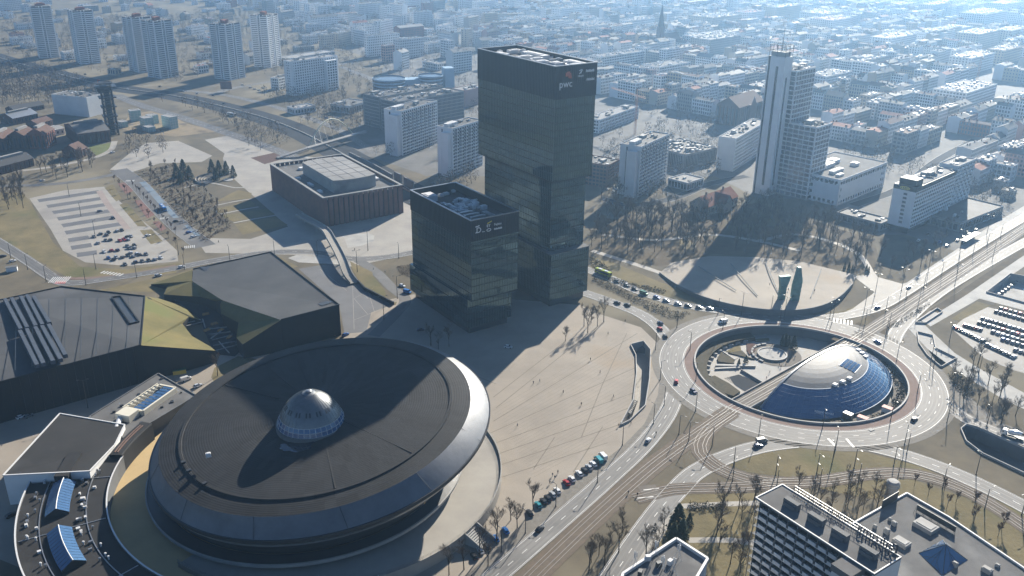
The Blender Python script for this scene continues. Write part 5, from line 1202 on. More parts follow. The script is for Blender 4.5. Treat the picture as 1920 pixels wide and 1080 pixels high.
# star-shaped high-rises
def star_tower(px, base, h, label, rz, tint):
    t = thing('star_tower', label, 'high-rise', G(*base), rz, 'star-plan apartment towers along the motorway')
    g_, w_, e_, r_ = MB(), MB(), MB(), MB(); n = 27; fh = h / n
    arms = ((0, 0, 24, 13), (0, 0, 13, 24), (7.5, 7.5, 12, 12), (-7.5, -7.5, 12, 12), (7.5, -7.5, 12, 12), (-7.5, 7.5, 12, 12))
    for x, y, sx, sy in arms:
        g_.box(x, y, 0, sx - .6, sy - .6, h)
        for i in range(n): w_.box(x, y, i * fh + .0, sx, sy, fh * .58)
        for ax in (-1, 1):
            for ay in (-1, 1): e_.box(x + ax * (sx / 2 - .5), y + ay * (sy / 2 - .5), 0, 1.3, 1.3, h + 1.2)
    g_.build('glazing', M['window_far'], t); w_.build('balcony_bands', M[tint], t)['kind'] = 'stuff'; e_.build('corner_piers', M['white_render'], t)['kind'] = 'stuff'
    for x, y, sx, sy in arms: r_.box(x, y, h, sx, sy, .8 + .05 * x)
    r_.build('roof', M['roof_grey'], t); k = MB(); k.box(0, 0, h + .8, 8, 6, 4); k.box(5, 3, h + .8, 4, 4, 3); k.box(-5, -4, h + .8, 3, 5, 3.4); k.build('lift_house', M['tile_red'], t)
for i, (bs, h, lb, tn) in enumerate(((( 92, 106), 70, 'star-plan apartment tower nearest the wooded edge, farthest from the white hotel', 'pale_render'),
        ((166, 117), 70, 'star-plan apartment tower, second from the wooded edge', 'white_render'),
        ((270, 132), 69, 'star-plan apartment tower standing directly behind its twin in the middle', 'pale_render'),
        ((307, 143), 70, 'star-plan apartment tower standing in front of its twin in the middle', 'pale_render'),
        ((432, 146), 68, 'star-plan apartment tower opposite the billboard, second from the white hotel', 'pale_render'),
        ((503, 123), 68, 'star-plan apartment tower nearest the broad white hotel', 'white_render'))):
    star_tower(None, bs, h, lb, .5 + .15 * i, tn)
# glass boxes of the underground museum
mat('milky_glass', (0.34, 0.46, 0.44), (0.27, 0.38, 0.37), 0.2, 0.25, spec=0.6)
for i, (N, R, L, h, lb) in enumerate((((244, 208), (263, 206), (235, 205.8), 11, 'milky glass museum cube at the foot of the headframe, rear row'), ((270, 222), (287, 219.5), (258, 219), 11, 'milky glass museum cube in the middle of its cluster'),
        ((283, 217), (296, 214.5), (276, 214), 9, 'milky glass museum cube partly hidden behind the middle cube'), ((318, 220), (332, 217.5), (301, 216), 12, 'tallest milky glass museum cube, standing apart on the sand'),
        ((277, 239), (291, 236.5), (265, 236.5), 5, 'flat milky glass museum box in front of the others'), ((228, 229), (239, 227), (221, 226), 6, 'small milky glass museum box touching the headframe foot'))):
    o, y, a, b = rb(N, R, L, h); t = thing('glass_cube', lb, 'pavilion', o, y, 'milky glass cubes of the underground museum')
    m_ = MB(); m_.bx(0, 0, 0, a, b, h - .3); m_.build('glass_body', M['milky_glass'], t); k = MB()
    for q in range(int(a / 2.5) + 1): k.bx(q * a / int(a / 2.5) - .06, -.08, 0, q * a / int(a / 2.5) + .06, .02, h)
    for q in range(int(b / 2.5) + 1): k.bx(-.08, q * b / int(b / 2.5) - .06, 0, .02, q * b / int(b / 2.5) + .06, h)
    for z in [j * 2.6 for j in range(1, int(h / 2.6) + 1)]: k.bx(-.1, -.1, z, a + .1, 0, z + .12); k.bx(-.1, 0, z, 0, b + .1, z + .12)
    k.bx(0, 0, h - .3, a, .5, h); k.bx(0, b - .5, h - .3, a, b, h); k.bx(0, .5, h - .3, .5, b - .5, h); k.bx(a - .5, .5, h - .3, a, b - .5, h); k.build('glazing_bars', M['white_metal'], t)['kind'] = 'stuff'
    m_ = MB(); m_.bx(.5, .5, h - .9, a - .5, b - .5, h - .28); m_.build('roof', M['roof_pale'], t)
sheet('sand_yard', [(222, 240), (245, 215), (300, 205), (350, 232), (415, 246), (330, 256), (262, 250)], 'yard_sand', .04)
# mine headframe
hf = thing('mine_headframe', 'dark steel lattice mine headframe tower above the museum cubes', 'headframe', G(212, 252), .5)
m_ = MB(); W0, HH = 5.0, 47.0
for sx in (-1, 1):
    for sy in (-1, 1): m_.bar((sx * W0, sy * W0, 0), (sx * W0 * .9, sy * W0 * .9, HH), .9, .9)
for i in range(10):
    z0, z1 = HH * i / 10, HH * (i + 1) / 10
    for s in (-1, 1):
        m_.bar((s * W0, -W0, z0), (s * W0, W0, z1), .45, .45); m_.bar((s * W0, W0, z0), (s * W0, -W0, z1), .45, .45); m_.bar((-W0, s * W0, z0), (W0, s * W0, z1), .45, .45); m_.bar((W0, s * W0, z0), (-W0, s * W0, z1), .45, .45)
        m_.bar((s * W0, -W0, z1), (s * W0, W0, z1), .5, .5); m_.bar((-W0, s * W0, z1), (W0, s * W0, z1), .5, .5)
m_.build('lattice', M['dark_metal'], hf)
m_ = MB(); m_.bx(-2.4, -2.4, 0, 2.4, 2.4, 44); m_.build('lift_core', M['black_cladding'], hf)
for z, r in ((9, 6.2), (18, 6.6), (27, 6.8), (36, 7.6), (46, 9.0)): m_ = MB(); m_.bx(-r, -r * .9, z, r, r * .9, z + .9, bottom=True); m_.build('platform', M['dark_metal'], hf)
m_ = MB(); m_.bx(-7, -5, 41, 3, 6, 46); m_.bx(-8.5, -6.5, 49.5, 6, 6.5, 50.2, bottom=True); m_.build('head_house', M['black_cladding'], hf)
for y in (-3, 3): m_ = MB(); m_.rev([(2.4, -.2), (2.7, -.2), (2.7, .2), (2.4, .2), (2.4, -.2)], 20, f=lambda r, z, a: (2 + r * math.cos(a), y + z, 49 + r * math.sin(a))); m_.build('pulley_wheel', M['dark_metal'], hf)
m_ = MB(); m_.tube((-6, 0, 50), (-6, 0, 54), .15, .1, 6); m_.bx(-6, -.05, 52, -3.6, .05, 53, bottom=True); m_.build('flagpole', M['red_paint'], hf)
# brick mine halls
def gable_hall(name, label, N, R, L, h, rise, wall, roof, depth=None, lantern=True, bay=4.0, along_x=True, win='window_glass', cut=None):
    o, y, a, b = rb(N, R, L, h, depth); t = thing(name, label, 'hall', o, y)
    if cut: a = cut
    m_ = MB(); m_.bx(0, 0, 0, a, b, h)
    if along_x:
        m_.face([(0, 0, h), (0, b / 2, h + rise), (0, b, h)][::-1]); m_.face([(a, 0, h), (a, b / 2, h + rise), (a, b, h)])
    else: m_.face([(0, 0, h), (a, 0, h), (a / 2, 0, h + rise)]); m_.face([(0, b, h), (a, b, h), (a / 2, b, h + rise)][::-1])
    m_.build('wall', M[wall], t); r = MB(); e = .5
    if along_x:
        for s in (0, 1): y0 = -e if s == 0 else b + e; q = [(-e, y0, h - .2), (a + e, y0, h - .2), (a + e, b / 2, h + rise + .15), (-e, b / 2, h + rise + .15)]; r.face(q if s == 0 else q[::-1])
    else:
        for s in (0, 1): x0 = -e if s == 0 else a + e; q = [(x0, -e, h - .2), (x0, b + e, h - .2), (a / 2, b + e, h + rise + .15), (a / 2, -e, h + rise + .15)]; r.face(q[::-1] if s == 0 else q)
    r.build('roof', M[roof], t); k = MB(); w_ = MB()
    for j in range(int(a / bay)):
        x = (j + .5) * a / int(a / bay); w_.bx(x - .8, -.1, 1.6, x + .8, .02, h - 2, bottom=True); k.bx(x - bay / 2 - .3, -.5, 0, x - bay / 2 + .3, -.01, h - .2)
    for j in range(int(b / bay)):
        yy = (j + .5) * b / int(b / bay); w_.bx(-.1, yy - .8, 1.6, .02, yy + .8, h - 2, bottom=True); k.bx(-.5, yy - bay / 2 - .3, 0, -.01, yy - bay / 2 + .3, h - .2)
    w_.build('windows', M[win], t)['kind'] = 'stuff'; k.build('buttresses', M[wall], t)['kind'] = 'stuff'
    if lantern:
        m_ = MB()
        if along_x: m_.bx(a * .12, b / 2 - 1.6, h + rise - .6, a * .88, b / 2 + 1.6, h + rise + 1.4)
        else: m_.bx(a / 2 - 1.6, b * .12, h + rise - .6, a / 2 + 1.6, b * .88, h + rise + 1.4)
        m_.build('roof_lantern', M['roof_pale'], t)
    return t
gable_hall('mine_hall', 'red brick mine hall with buttresses beside the headframe', (145, 251), (205, 243.5), (123, 232), 11, 5, 'brick_dark', 'roof_grey')
gable_hall('mine_hall', 'orange-red brick hall with tall stepped gable beside the museum lawn', (83, 251), (102, 241.5), (40, 247), 14, 5, 'brick_red', 'tile_brown', depth=16)
gable_hall('mine_hall', 'dark brick hall with two roof gables, second from the museum lawn', (48, 256), (70, 247), (20, 250), 12, 5, 'brick_dark', 'tile_brown', depth=18)
gable_hall('mine_hall', 'dark brick hall cut by the picture edge among the mine buildings', (8, 262), (34, 250), (-20, 258), 11, 5, 'brick_dark', 'tile_brown', depth=18)
gable_hall('mine_hall', 'long low brick shed with white door beside the lane', (0, 312), (62, 296), (-5, 305), 7, 4, 'brick_dark', 'roof_felt', depth=16)
gable_hall('mine_hall', 'dark gabled brick house among bare trees below the mine hall', (146, 283), (163, 276), (134, 274), 7, 5, 'brick_dark', 'tile_brown', lantern=False)
gable_hall('mine_hall', 'blue-grey roofed workshop behind the orange-red brick hall', (24, 222), (70, 212), (20, 215), 7, 4, 'brick_dark', 'roof_metal', depth=20)
gable_hall('mine_hall', 'small brick workshop with brown roof near the pale museum block', (70, 232), (98, 224), (60, 226), 6, 3, 'brick_dark', 'tile_brown', depth=14, lantern=False)
gable_hall('mine_hall', 'brick shed with dark roof behind the blue-grey workshop', (26, 206), (82, 196), (22, 198), 5, 3, 'brick_dark', 'roof_felt', depth=16, lantern=False)
gable_hall('engine_house', 'white-roofed sawtooth hall between the brick mine halls', (86, 246), (120, 240), (80, 238), 6, 1.5, 'white_render', 'roof_pale', depth=18, lantern=False)
tv = gable_hall('villa', 'villa with bright red tiled roof at the edge of the park', (1328, 388), (1384, 368), (1300, 372), 7, 6, 'beige_render', 'tile_red', depth=16, lantern=False)
m_ = MB(); m_.bx(14, -5, 0, 24, .05, 7.5); m_.face([(14, -5, 7.5), (24, -5, 7.5), (19, -5, 13)]); m_.build('gabled_wing', M['beige_render'], tv)
m_ = MB(); m_.face([(13.5, -5.5, 7.2), (13.5, 8, 7.2), (19, 8, 13.2), (19, -5.5, 13.2)][::-1]); m_.face([(24.5, -5.5, 7.2), (24.5, 8, 7.2), (19, 8, 13.2), (19, -5.5, 13.2)]); m_.build('wing_roof', M['tile_red'], tv)
for x in (8, 30): m_ = MB(); m_.box(x, 8, 11, 1, 1, 4); m_.build('chimney', M['chimney_brick'], tv)
bs = gable_hall('brick_school', 'tall dark red brick school with steep roof beside the stepped tower', (1386, 202), (1432, 188), (1368, 196), 20, 9, 'brick_dark', 'tile_brown', depth=26, lantern=False)
m_ = MB(); m_.bx(20, -3, 0, 32, 0, 20); m_.face([(20, -3, 20), (32, -3, 20), (26, -3, 29)]); m_.build('front_gable', M['brick_dark'], bs)
# church with a needle spire
cc = thing('church', 'grey church with a needle spire rising from the hazy city', 'church', G(1236, 96), .7)
m_ = MB(); m_.box(0, 0, 0, 9, 9, 38); m_.build('tower', M['brick_dark'], cc); m_ = MB()
for i in range(8):
    c0, c1 = 2 * PI * i / 8, 2 * PI * (i + 1) / 8; m_.face([(5.4 * math.cos(c0), 5.4 * math.sin(c0), 38), (5.4 * math.cos(c1), 5.4 * math.sin(c1), 38), (0, 0, 72)])
m_.build('spire', M['roof_felt'], cc); m_ = MB(); m_.box(22, 0, 0, 36, 18, 16); m_.build('nave', M['brick_dark'], cc)
m_ = MB(); m_.face([(4, -9.5, 15.8), (40, -9.5, 15.8), (40, 0, 27), (4, 0, 27)]); m_.face([(4, 9.5, 15.8), (40, 9.5, 15.8), (40, 0, 27), (4, 0, 27)][::-1]); m_.build('nave_roof', M['tile_brown'], cc)
# tower cranes
mat('crane_paint', (0.50, 0.25, 0.14), None, rough=0.5)
def crane(base, h, jib, back, hd, label):
    t = thing('tower_crane', label, 'crane', G(*base), hd); m_ = MB()
    for sx in (-.8, .8):
        for sy in (-.8, .8): m_.bar((sx, sy, 0), (sx, sy, h), .22, .22)
    for i in range(int(h / 2.5)):
        z = i * 2.5; s = 1 if i % 2 else -1; m_.bar((-.8 * s, -.8, z), (.8 * s, -.8, z + 2.5), .14, .14); m_.bar((-.8, -.8 * s, z), (-.8, .8 * s, z + 2.5), .14, .14)
    m_.build('mast', M['crane_paint'], t); m_ = MB()
    for dy, dz in ((-.7, 0), (.7, 0), (0, 1.4)): m_.bar((-back, dy, h + dz), (jib, dy, h + dz), .25, .25)
    for i in range(int((jib + back) / 3)): x = -back + i * 3; m_.bar((x, -.7, h), (x + 1.5, 0, h + 1.4), .14, .14); m_.bar((x + 1.5, 0, h + 1.4), (x + 3, .7, h), .14, .14)
    m_.build('jib', M['crane_paint'], t)
    m_ = MB(); m_.bar((0, 0, h), (0, 0, h + 7), .6, .6); m_.bar((0, 0, h + 7), (jib * .7, 0, h + 1.4), .12, .12); m_.bar((0, 0, h + 7), (-back, 0, h + 1.4), .12, .12); m_.build('cat_head', M['crane_paint'], t)
    m_ = MB(); m_.bx(-back, -1, h - 2.6, -back + 4, 1, h - .1); m_.build('counterweight', M['concrete'], t); m_ = MB(); m_.bx(.9, -1, h - 2.4, 2.8, 1, h - .2); m_.build('cab', M['white_metal'], t)
crane((1190, 252), 38, 46, 14, 2.05, 'orange tower crane beside the black office tower')
crane((1829, 165), 40, 40, 14, 1.2, 'faint orange tower crane among the distant roofs')
# arched footbridge over the motorway
fb = thing('arch_footbridge', 'footbridge hung from a pale leaning arch over the motorway', 'bridge', G(640, 275))
A, B = G(575, 278, 6), G(686, 246, 6); m_ = MB(); m_.bar(A, B, 5, 1.0); m_.bar(G(520, 296, .6), A, 5, 1.0); m_.build('deck', M['roof_pale'], fb, True)
m_ = MB(); P0, P1 = G(578, 282, .5), G(663, 254, .5); pr = None; pts = []
for i in range(21):
    f = i / 20; p = P0.lerp(P1, f); p.z = .5 + 21 * math.sin(PI * f) ** .85; p += Vector((-2.0, 6, 0)) * math.sin(PI * f); pts.append(p)
for a, c in zip(pts[:-1], pts[1:]): m_.tube(a, c, .55, .55, 8)
mat('arch_paint', (0.55, 0.53, 0.38), None, rough=0.5); m_.build('arch', M['arch_paint'], fb, True)
m_ = MB()
for i in range(3, 18, 2): m_.tube(pts[i], A.lerp(B, i / 20), .06, .06, 4)
m_.build('hangers', M['steel'], fb, True)['kind'] = 'stuff'
# retaining wall blocks along the motorway cutting
rw = thing('retaining_wall', 'stepped dark concrete retaining wall along the motorway cutting', 'wall', G(740, 330)); m_ = MB()
for (x, y), (x2, y2), h in (((655, 290), (700, 312), 5), ((700, 312), (735, 332), 5), ((740, 330), (752, 336), 8), ((758, 340), (775, 350), 8), ((640, 292), (800, 372), 2)): m_.bar(G(x, y, h / 2), G(x2, y2, h / 2), 1.2, h)
m_.build('panel', M['concrete_dark'], rw, True)
# ------------------------------------------------------------------ monument terrace
TP = [(1236, 512, .3), (1252, 523, 1.0), (1280, 537, 2.6), (1320, 551, 4.2), (1370, 563, 5.0), (1430, 572, 5.2), (1490, 574, 5.2), (1540, 566, 5.0), (1575, 550, 4.2), (1598, 530, 2.6)]
TP = [(x, y + (1.9 * z), z * .55) for x, y, z in TP]
mt = thing('monument_terrace', 'raised paved terrace with a long curved stone wall below the winged monument', 'terrace', G(1450, 575)); wp = catmull([G(*p) for p in TP], 5)
m_ = MB()
for p, q in zip(wp[:-1], wp[1:]): m_.face([(p.x, p.y, 0), (q.x, q.y, 0), q + Vector((0, 0, .9)), p + Vector((0, 0, .9))])
for p, q in zip(wp[:-1], wp[1:]): n = Vector((-(q - p).y, (q - p).x, 0)).normalized() * .6; m_.face([p + Vector((0, 0, .9)), q + Vector((0, 0, .9)), q + n + Vector((0, 0, .9)), p + n + Vector((0, 0, .9))]); m_.face([q + n, p + n, p + n + Vector((0, 0, .9)), q + n + Vector((0, 0, .9))])
m_.build('curved_wall', M['concrete_dark'], mt, True)
m_ = MB(); back = [G(1606, 516, 1.2), G(1500, 490, 1.0), G(1420, 482, .8), G(1330, 480, .6), G(1260, 492, .3)]
m_.poly(wp + back); m_.build('terrace_floor', M['plaza_slabs'], mt, True)
m_ = MB()
for a, c, z0, z1 in (((1310, 500), (1380, 545), .9, 2.3), ((1370, 495), (1420, 555), 1.1, 2.6), ((1435, 492), (1465, 562), 1.2, 2.7), ((1540, 505), (1520, 558), 1.4, 2.6)): m_.bar(G(*a, z0) + Vector((0, 0, .25)), G(*c, z1) + Vector((0, 0, .25)), .5, .3)
m_.build('joint_band', M['concrete_dark'], mt, True)
lowp = thing('stone_bench', 'long dark stone base at the foot of the curved monument wall', 'plinth', G(1472, 586), -.1); m_ = MB(); m_.box(0, 0, 0, 15, 2.6, 1.4); m_.box(0, -1.6, 0, 9, 1.2, .8); m_.build('block', M['copper_green'], lowp)
def wing(label, base, h, wd, lean, rz, shape):
    t = thing('monument_wing', label, 'monument', G(*base, 2.3), rz, 'bronze wings of the monument'); m_ = MB(); n = 16; th = 2.3
    pl = [(shape(i / n)) for i in range(n + 1)]
    for i in range(n):
        (l0, r0), (l1, r1) = pl[i], pl[i + 1]; z0, z1 = h * i / n, h * (i + 1) / n; j0, j1 = (.25 if i % 2 else 0), (0 if i % 2 else .25)
        q0 = [(l0 * wd, -th / 2 - j0, z0), (r0 * wd, -th / 2 - j0, z0), (r0 * wd, th / 2 + j0, z0), (l0 * wd, th / 2 + j0, z0)]; q1 = [(l1 * wd, -th / 2 - j1, z1), (r1 * wd, -th / 2 - j1, z1), (r1 * wd, th / 2 + j1, z1), (l1 * wd, th / 2 + j1, z1)]
        for k in range(4): m_.face([q0[k], q0[(k + 1) % 4], q1[(k + 1) % 4], q1[k]])
    m_.face(q1); m_.build('wing', M['copper_green'], t)
wing('dark bronze monument wing with a broad bent-over head', (1465, 561), 14.5, 5.6, 0, .25, lambda f: (-.34 - .25 * max(0, f - .55) * 2, .30 + (.36 * max(0, f - .5) * 2 if f < .9 else .3)))
wing('green bronze monument wing ending in a sharp point', (1490, 563), 20.5, 5.0, 0, .1, lambda f: (-.5 + .55 * max(0, f - .45), .42 + .16 * f if f < .6 else max(.02, .52 - .95 * (f - .6))))
# ------------------------------------------------------------------ hotel and blocks at the bottom edge
FZ = 40.0
o_ = G(1690, 1048, FZ); d_ = G(1472, 914, FZ) - o_; fy = math.atan2(d_.y, d_.x); FL = d_.length; FW = 12.6
bh = thing('hotel', 'concrete hotel slab with stacked balconies and rooftop letter sign', 'hotel', (o_.x, o_.y, 0), fy)
# local x runs away from the camera along the roof, local +y is the balcony side
b = MB(); b.bx(.6, .6, 0, FL - .6, FW - 2.0, FZ - .3); b.build('glazing', M['window_glass'], bh)
b = MB(); b.bx(0, 0, 0, .6, FW, FZ); b.bx(FL - .5, 0, 0, FL, FW - 2.2, FZ); b.bx(.6, 0, 0, FL - .5, .6, FZ); b.build('end_wall', M['white_render'], bh)
b = MB(); b.bx(.02, .02, FZ, FL + 1.2, FW + .1, FZ + .5, bottom=True); b.build('roof', M['roof_grey'], bh)
b = MB()
for e_ in ((0, 0, FL + 1.2, .35), (0, FW - .25, FL + 1.2, FW + .1), (0, .35, .35, FW - .25), (FL + .85, .35, FL + 1.2, FW - .25)): b.bx(e_[0], e_[1], FZ + .51, e_[2], e_[3], FZ + .8)
b.build('roof_edge', M['white_metal'], bh)
slabs, fronts, parts_ = MB(), MB(), MB(); nb = 11
for i in range(13):
    z = FZ - 3.0 - i * 3.0; slabs.bx(.6, FW - 2.0, z - .25, FL - .4, FW, z, bottom=True)
for i in range(13):
    z = FZ - 3.0 - i * 3.0
    for j in range(nb):
        x0 = .8 + j * (FL - 1.4) / nb; fronts.bx(x0 + .3, FW - .12, z + .05, x0 + (FL - 1.4) / nb - .9, FW, z + 1.1, bottom=True)
for j in range(nb + 1): x0 = .8 + j * (FL - 1.4) / nb; parts_.bx(x0 - .12, FW - 2.0, 0, x0 + .12, FW - .1, FZ - .01)
slabs.build('balcony_slabs', M['pale_render'], bh)['kind'] = 'stuff'; parts_.build('balcony_dividers', M['concrete_dark'], bh)['kind'] = 'stuff'
fr = None
for i in range(13):
    for j in range(nb):
        x0 = .8 + j * (FL - 1.4) / nb; w_ = (FL - 1.4) / nb - .8
        if fr is None: q = MB(); q.box(0, 0, 0, w_, .12, 1.05); q.box(0, 0, 1.05, w_ + .1, .2, .08); fr = q.mesh('balcony_front', M['pale_render'])
        o = link('balcony_front', fr, bh); o.location = (x0 + .3 + w_ / 2, FW + .02, FZ - 3.0 - i * 3.0 + .05)
b = MB(); b.bx(3.5, FW + .05, 0, 9.5, FW + 5.5, FZ - 2); b.build('stair_tower', M['pale_render'], bh)
b = MB(); b.bx(3.2, FW - 1, FZ - 1.95, 9.8, FW + 5.8, FZ + .2); b.build('stair_roof', M['roof_grey'], bh)
b = MB()   # fire escape at the far end
for i in range(13): z = FZ - 3 - i * 3; b.bx(FL + .02, 1, z, FL + 2.6, FW - 2.5, z + .12, bottom=True); b.bar((FL + 2.5, 1, z), (FL + 2.5, FW - 2.5, z + 3), .12, .12)
for y in (1, FW - 2.5): b.bar((FL + 2.6, y, 0), (FL + 2.6, y, FZ), .18, .18)
b.build('fire_escape', M['concrete_dark'], bh)['kind'] = 'stuff'
for x in (6, 15.5, 24, 33): b = MB(); b.box(x, FW * .55, FZ + .5, 5.2, 1.8, 2.2); b.box(x, FW * .55 + 1.2, FZ + .5, 4.0, .6, 1.2); b.build('ventilator', M['concrete_dark'], bh)
# the roof sign faces away from the balconies: a lattice with letters
b = MB()
for i in range(26): x = 2 + i * (FL - 6) / 25; b.bar((x, .6, FZ + .5), (x, .6, FZ + 3.2), .1, .1); b.bar((x, .6, FZ + 3.0), (x, 2.2, FZ + .5), .08, .08)
for z in (1.2, 2.2, 3.2): b.bar((2, .6, FZ + z), (FL - 4, .6, FZ + z), .1, .1)
b.build('sign_lattice', M['steel'], bh)
mat('sign_dark', (0.035, 0.04, 0.055), None, rough=0.5)
lettering('sign_letters', 'Bakoma', 4.2, M['sign_dark'], bh, (1.2, .25, FZ + .9), (PI / 2, 0, 0), .12)
lettering('sign_letters', 'radość', 2.2, M['sign_dark'], bh, (18.5, .25, FZ + 1.2), (PI / 2, 0, 0), .1)
lettering('sign_letters', 'natury', 2.2, M['sign_dark'], bh, (27.0, .25, FZ + 1.2), (PI / 2, 0, 0), .1)
# low hotel hall with the blue pyramid
HZ = 13.0; hp = [G(1597, 984, HZ), G(1700, 926, HZ), G(1780, 972, HZ), G(1918, 1066, HZ), G(1990, 1130, HZ), G(1640, 1130, HZ)]
lh = thing('hotel_hall', 'low flat-roofed hotel hall with a blue glass pyramid skylight', 'building', (hp[1].x, hp[1].y, 0))
b = MB(); b.prism(hp, 0, top=False); b.build('wall', M['white_render'], lh, True); b = MB(); b.poly(hp); b.build('roof', M['roof_grey'], lh, True)
b = MB()
for i in range(4): b.bar(hp[i] + Vector((0, 0, .3)), hp[i + 1] + Vector((0, 0, .3)), .5, .7)
b.build('parapet', M['white_metal'], lh, True)
b = MB(); q0, q1 = hp[1] + Vector((1.0, .4, -3.0)), hp[3] + Vector((3.0, 1.5, -3.0)); b.bar(q0, q1, 1.6, 1.2); b.build('blue_fascia', M['shell_glass'], lh, True)
pb = [G(1723, 1037, HZ), G(1768, 1012, HZ), G(1814, 1050, HZ), G(1768, 1078, HZ)]; ap = sum(pb, Vector()) / 4 + Vector((0, 0, 5.0)); b = MB()
for i in range(4): b.face([pb[i], pb[(i + 1) % 4], ap] if True else [])
b.f = [tuple(reversed(f)) for f in b.f]; py = b.build('pyramid_skylight', M['shell_glass'], lh, True); b = MB()
for i in range(4):
    b.bar(pb[i] + Vector((0, 0, .05)), ap, .2, .2)
    for k in range(1, 6): b.bar(pb[i].lerp(pb[(i + 1) % 4], k / 6) + Vector((0, 0, .05)), pb[i].lerp(pb[(i + 1) % 4], .5).lerp(ap, 1 - abs(k / 6 - .5) * 2), .08, .1)
b.build('pyramid_bars', M['dark_metal'], py, True)
b = MB()
sg0, sg1 = G(1718, 958, HZ), G(1790, 1000, HZ); b.bar(sg0 + Vector((0, 0, 1.6)), sg1 + Vector((0, 0, 1.6)), .15, 2.2)
for f in (0, .2, .4, .6, .8, 1): p = sg0.lerp(sg1, f); b.bar(p, p + Vector((0, 0, 2.7)), .12, .12); b.bar(p + Vector((0, 0, 2.4)), p + Vector((-1.5, -1.2, 0)), .08, .08)
b.build('sign_frame', M['dark_metal'], lh, True)
lettering('sign_letters', 'HOTEL', 2.0, M['sign_white'], lh, sg0.lerp(sg1, .1) + Vector((.15, .15, .7)) - lh.location, (PI / 2, 0, math.atan2((sg1 - sg0).y, (sg1 - sg0).x) ), .06) if False else None
b = MB(); sg2, sg3 = G(1652, 956, HZ), G(1682, 938, HZ); b.bar(sg2 + Vector((0, 0, 2.2)), sg3 + Vector((0, 0, 2.2)), .15, 3.6); b.build('billboard', M['dark_metal'], lh, True)
for x, y, w_, h in ((1676, 985, 1.6, 1.5), (1668, 976, 1, 1), (1662, 1000, 1.8, 1.8), (1735, 990, 7, 1.6), (1690, 1020, 5, 1.4), (1640, 990, 1.2, 1.2), (1790, 1062, 1.6, 1.6), (1870, 1062, 1.4, .8), (1850, 1072, 3, 1.4)):
    p = G(x, y, HZ); b = MB(); b.box(p.x, p.y, HZ, w_, w_ * .7, h, fy); b.box(p.x, p.y, HZ + h, w_ * .8, w_ * .5, .2, fy); b.build('roof_unit', M['concrete'], lh, True)
tk = thing('water_tank', 'grey concrete vent tower beside the low hotel hall', 'vent tower', G(1669, 934), .4); b = MB(); b.rev([(2.1, 0), (2.1, 5.2), (2.5, 5.4), (2.5, 7.4), (1.8, 8.0), (.02, 8.1)], 20); b.build('shaft', M['concrete'], tk); b = MB(); b.rev([(2.55, 5.8), (2.62, 5.9), (2.62, 6.1), (2.55, 6.2)], 20); b.build('band', M['steel'], tk)
# white block with aerials
WZ = 26.0; wp_ = [G(1268, 1009, WZ), G(1327, 1047, WZ), G(1290, 1110, WZ), G(1160, 1110, WZ), G(1168, 1075, WZ)]
wb = thing('aerial_block', 'white-walled block at the bottom edge with phone aerials on its grey roof', 'building', (wp_[0].x, wp_[0].y, 0))
b = MB(); b.prism(wp_, 0, top=False); b.build('wall', M['white_render'], wb, True); b = MB(); b.poly([p - Vector((0, 0, .9)) for p in wp_]); b.build('roof', M['roof_grey'], wb, True)
b = MB()
for i in range(5): p, q = wp_[i], wp_[(i + 1) % 5]; b.bar(p + Vector((0, 0, -.35)), q + Vector((0, 0, -.35)), .8, 1.1)
b.build('parapet', M['white_metal'], wb, True)
for i, (x, y) in enumerate(((1229, 1040), (1272, 1046), (1190, 1060), (1242, 1068), (1262, 1072))):
    p = G(x, y, WZ - .9); b = MB(); b.tube((p.x, p.y, WZ - .9), (p.x, p.y, WZ + 4.5), .09, .07, 6)
    for k in range(3): a = k * 2.1 + i; b.box(p.x + .45 * math.cos(a), p.y + .45 * math.sin(a), WZ + 2.2, .3, .18, 1.9, a)
    for k in range(3): a = k * 2.1 + 1; b.bar((p.x, p.y, WZ + 2.5), (p.x + 1.6 * math.cos(a), p.y + 1.6 * math.sin(a), WZ - .9), .07, .07)
    b.build('aerial_mast', M['white_metal'], wb, True)
for i, (x, y) in enumerate(((1215, 1050), (1235, 1062), (1256, 1058), (1200, 1078))): p = G(x, y, WZ - .9); b = MB(); b.box(p.x, p.y, WZ - .9, 1.6, 1.2, 1.7, .4 * i); b.build('equipment_cabinet', M['dark_metal'] if i % 2 else M['white_metal'], wb, True)
# ------------------------------------------------------------------ the city behind
bpy.context.view_layer.update()
OB = []                       # footprints already taken: axis-aligned boxes
for o in list(sc.objects):
    if o.parent is None and o.get('category') and o.get('category') != 'garden':
        inv = o.matrix_world.inverted(); xs, ys = [], []
        for c in o.children_recursive:
            if c.type == 'MESH' and c.name.split('.')[0] != 'sign_letters':
                for q in c.bound_box: p = inv @ (c.matrix_world @ Vector(q)); xs.append(p.x); ys.append(p.y)
        if xs: OB.append((inv, min(xs), min(ys), max(xs), max(ys), o.location.x, o.location.y, max(map(abs, xs + ys)) * 1.5))
def clear(x, y, r):
    for inv, x0, y0, x1, y1, ox, oy, R in OB:
        if abs(x - ox) > R + r or abs(y - oy) > R + r: continue
        p = inv @ Vector((x, y, 0))
        if x0 - r < p.x < x1 + r and y0 - r < p.y < y1 + r: return False
    for o, path, wd, *_ in ROADS:
        for q in path[::2]:
            if abs(q.x - x) < wd / 2 + r and abs(q.y - y) < wd / 2 + r: return False
    return True
CY = .77; CU, CV = Vector((math.cos(CY), math.sin(CY), 0)), Vector((-math.sin(CY), math.cos(CY), 0)); CO = Vector((330, 760, 0))
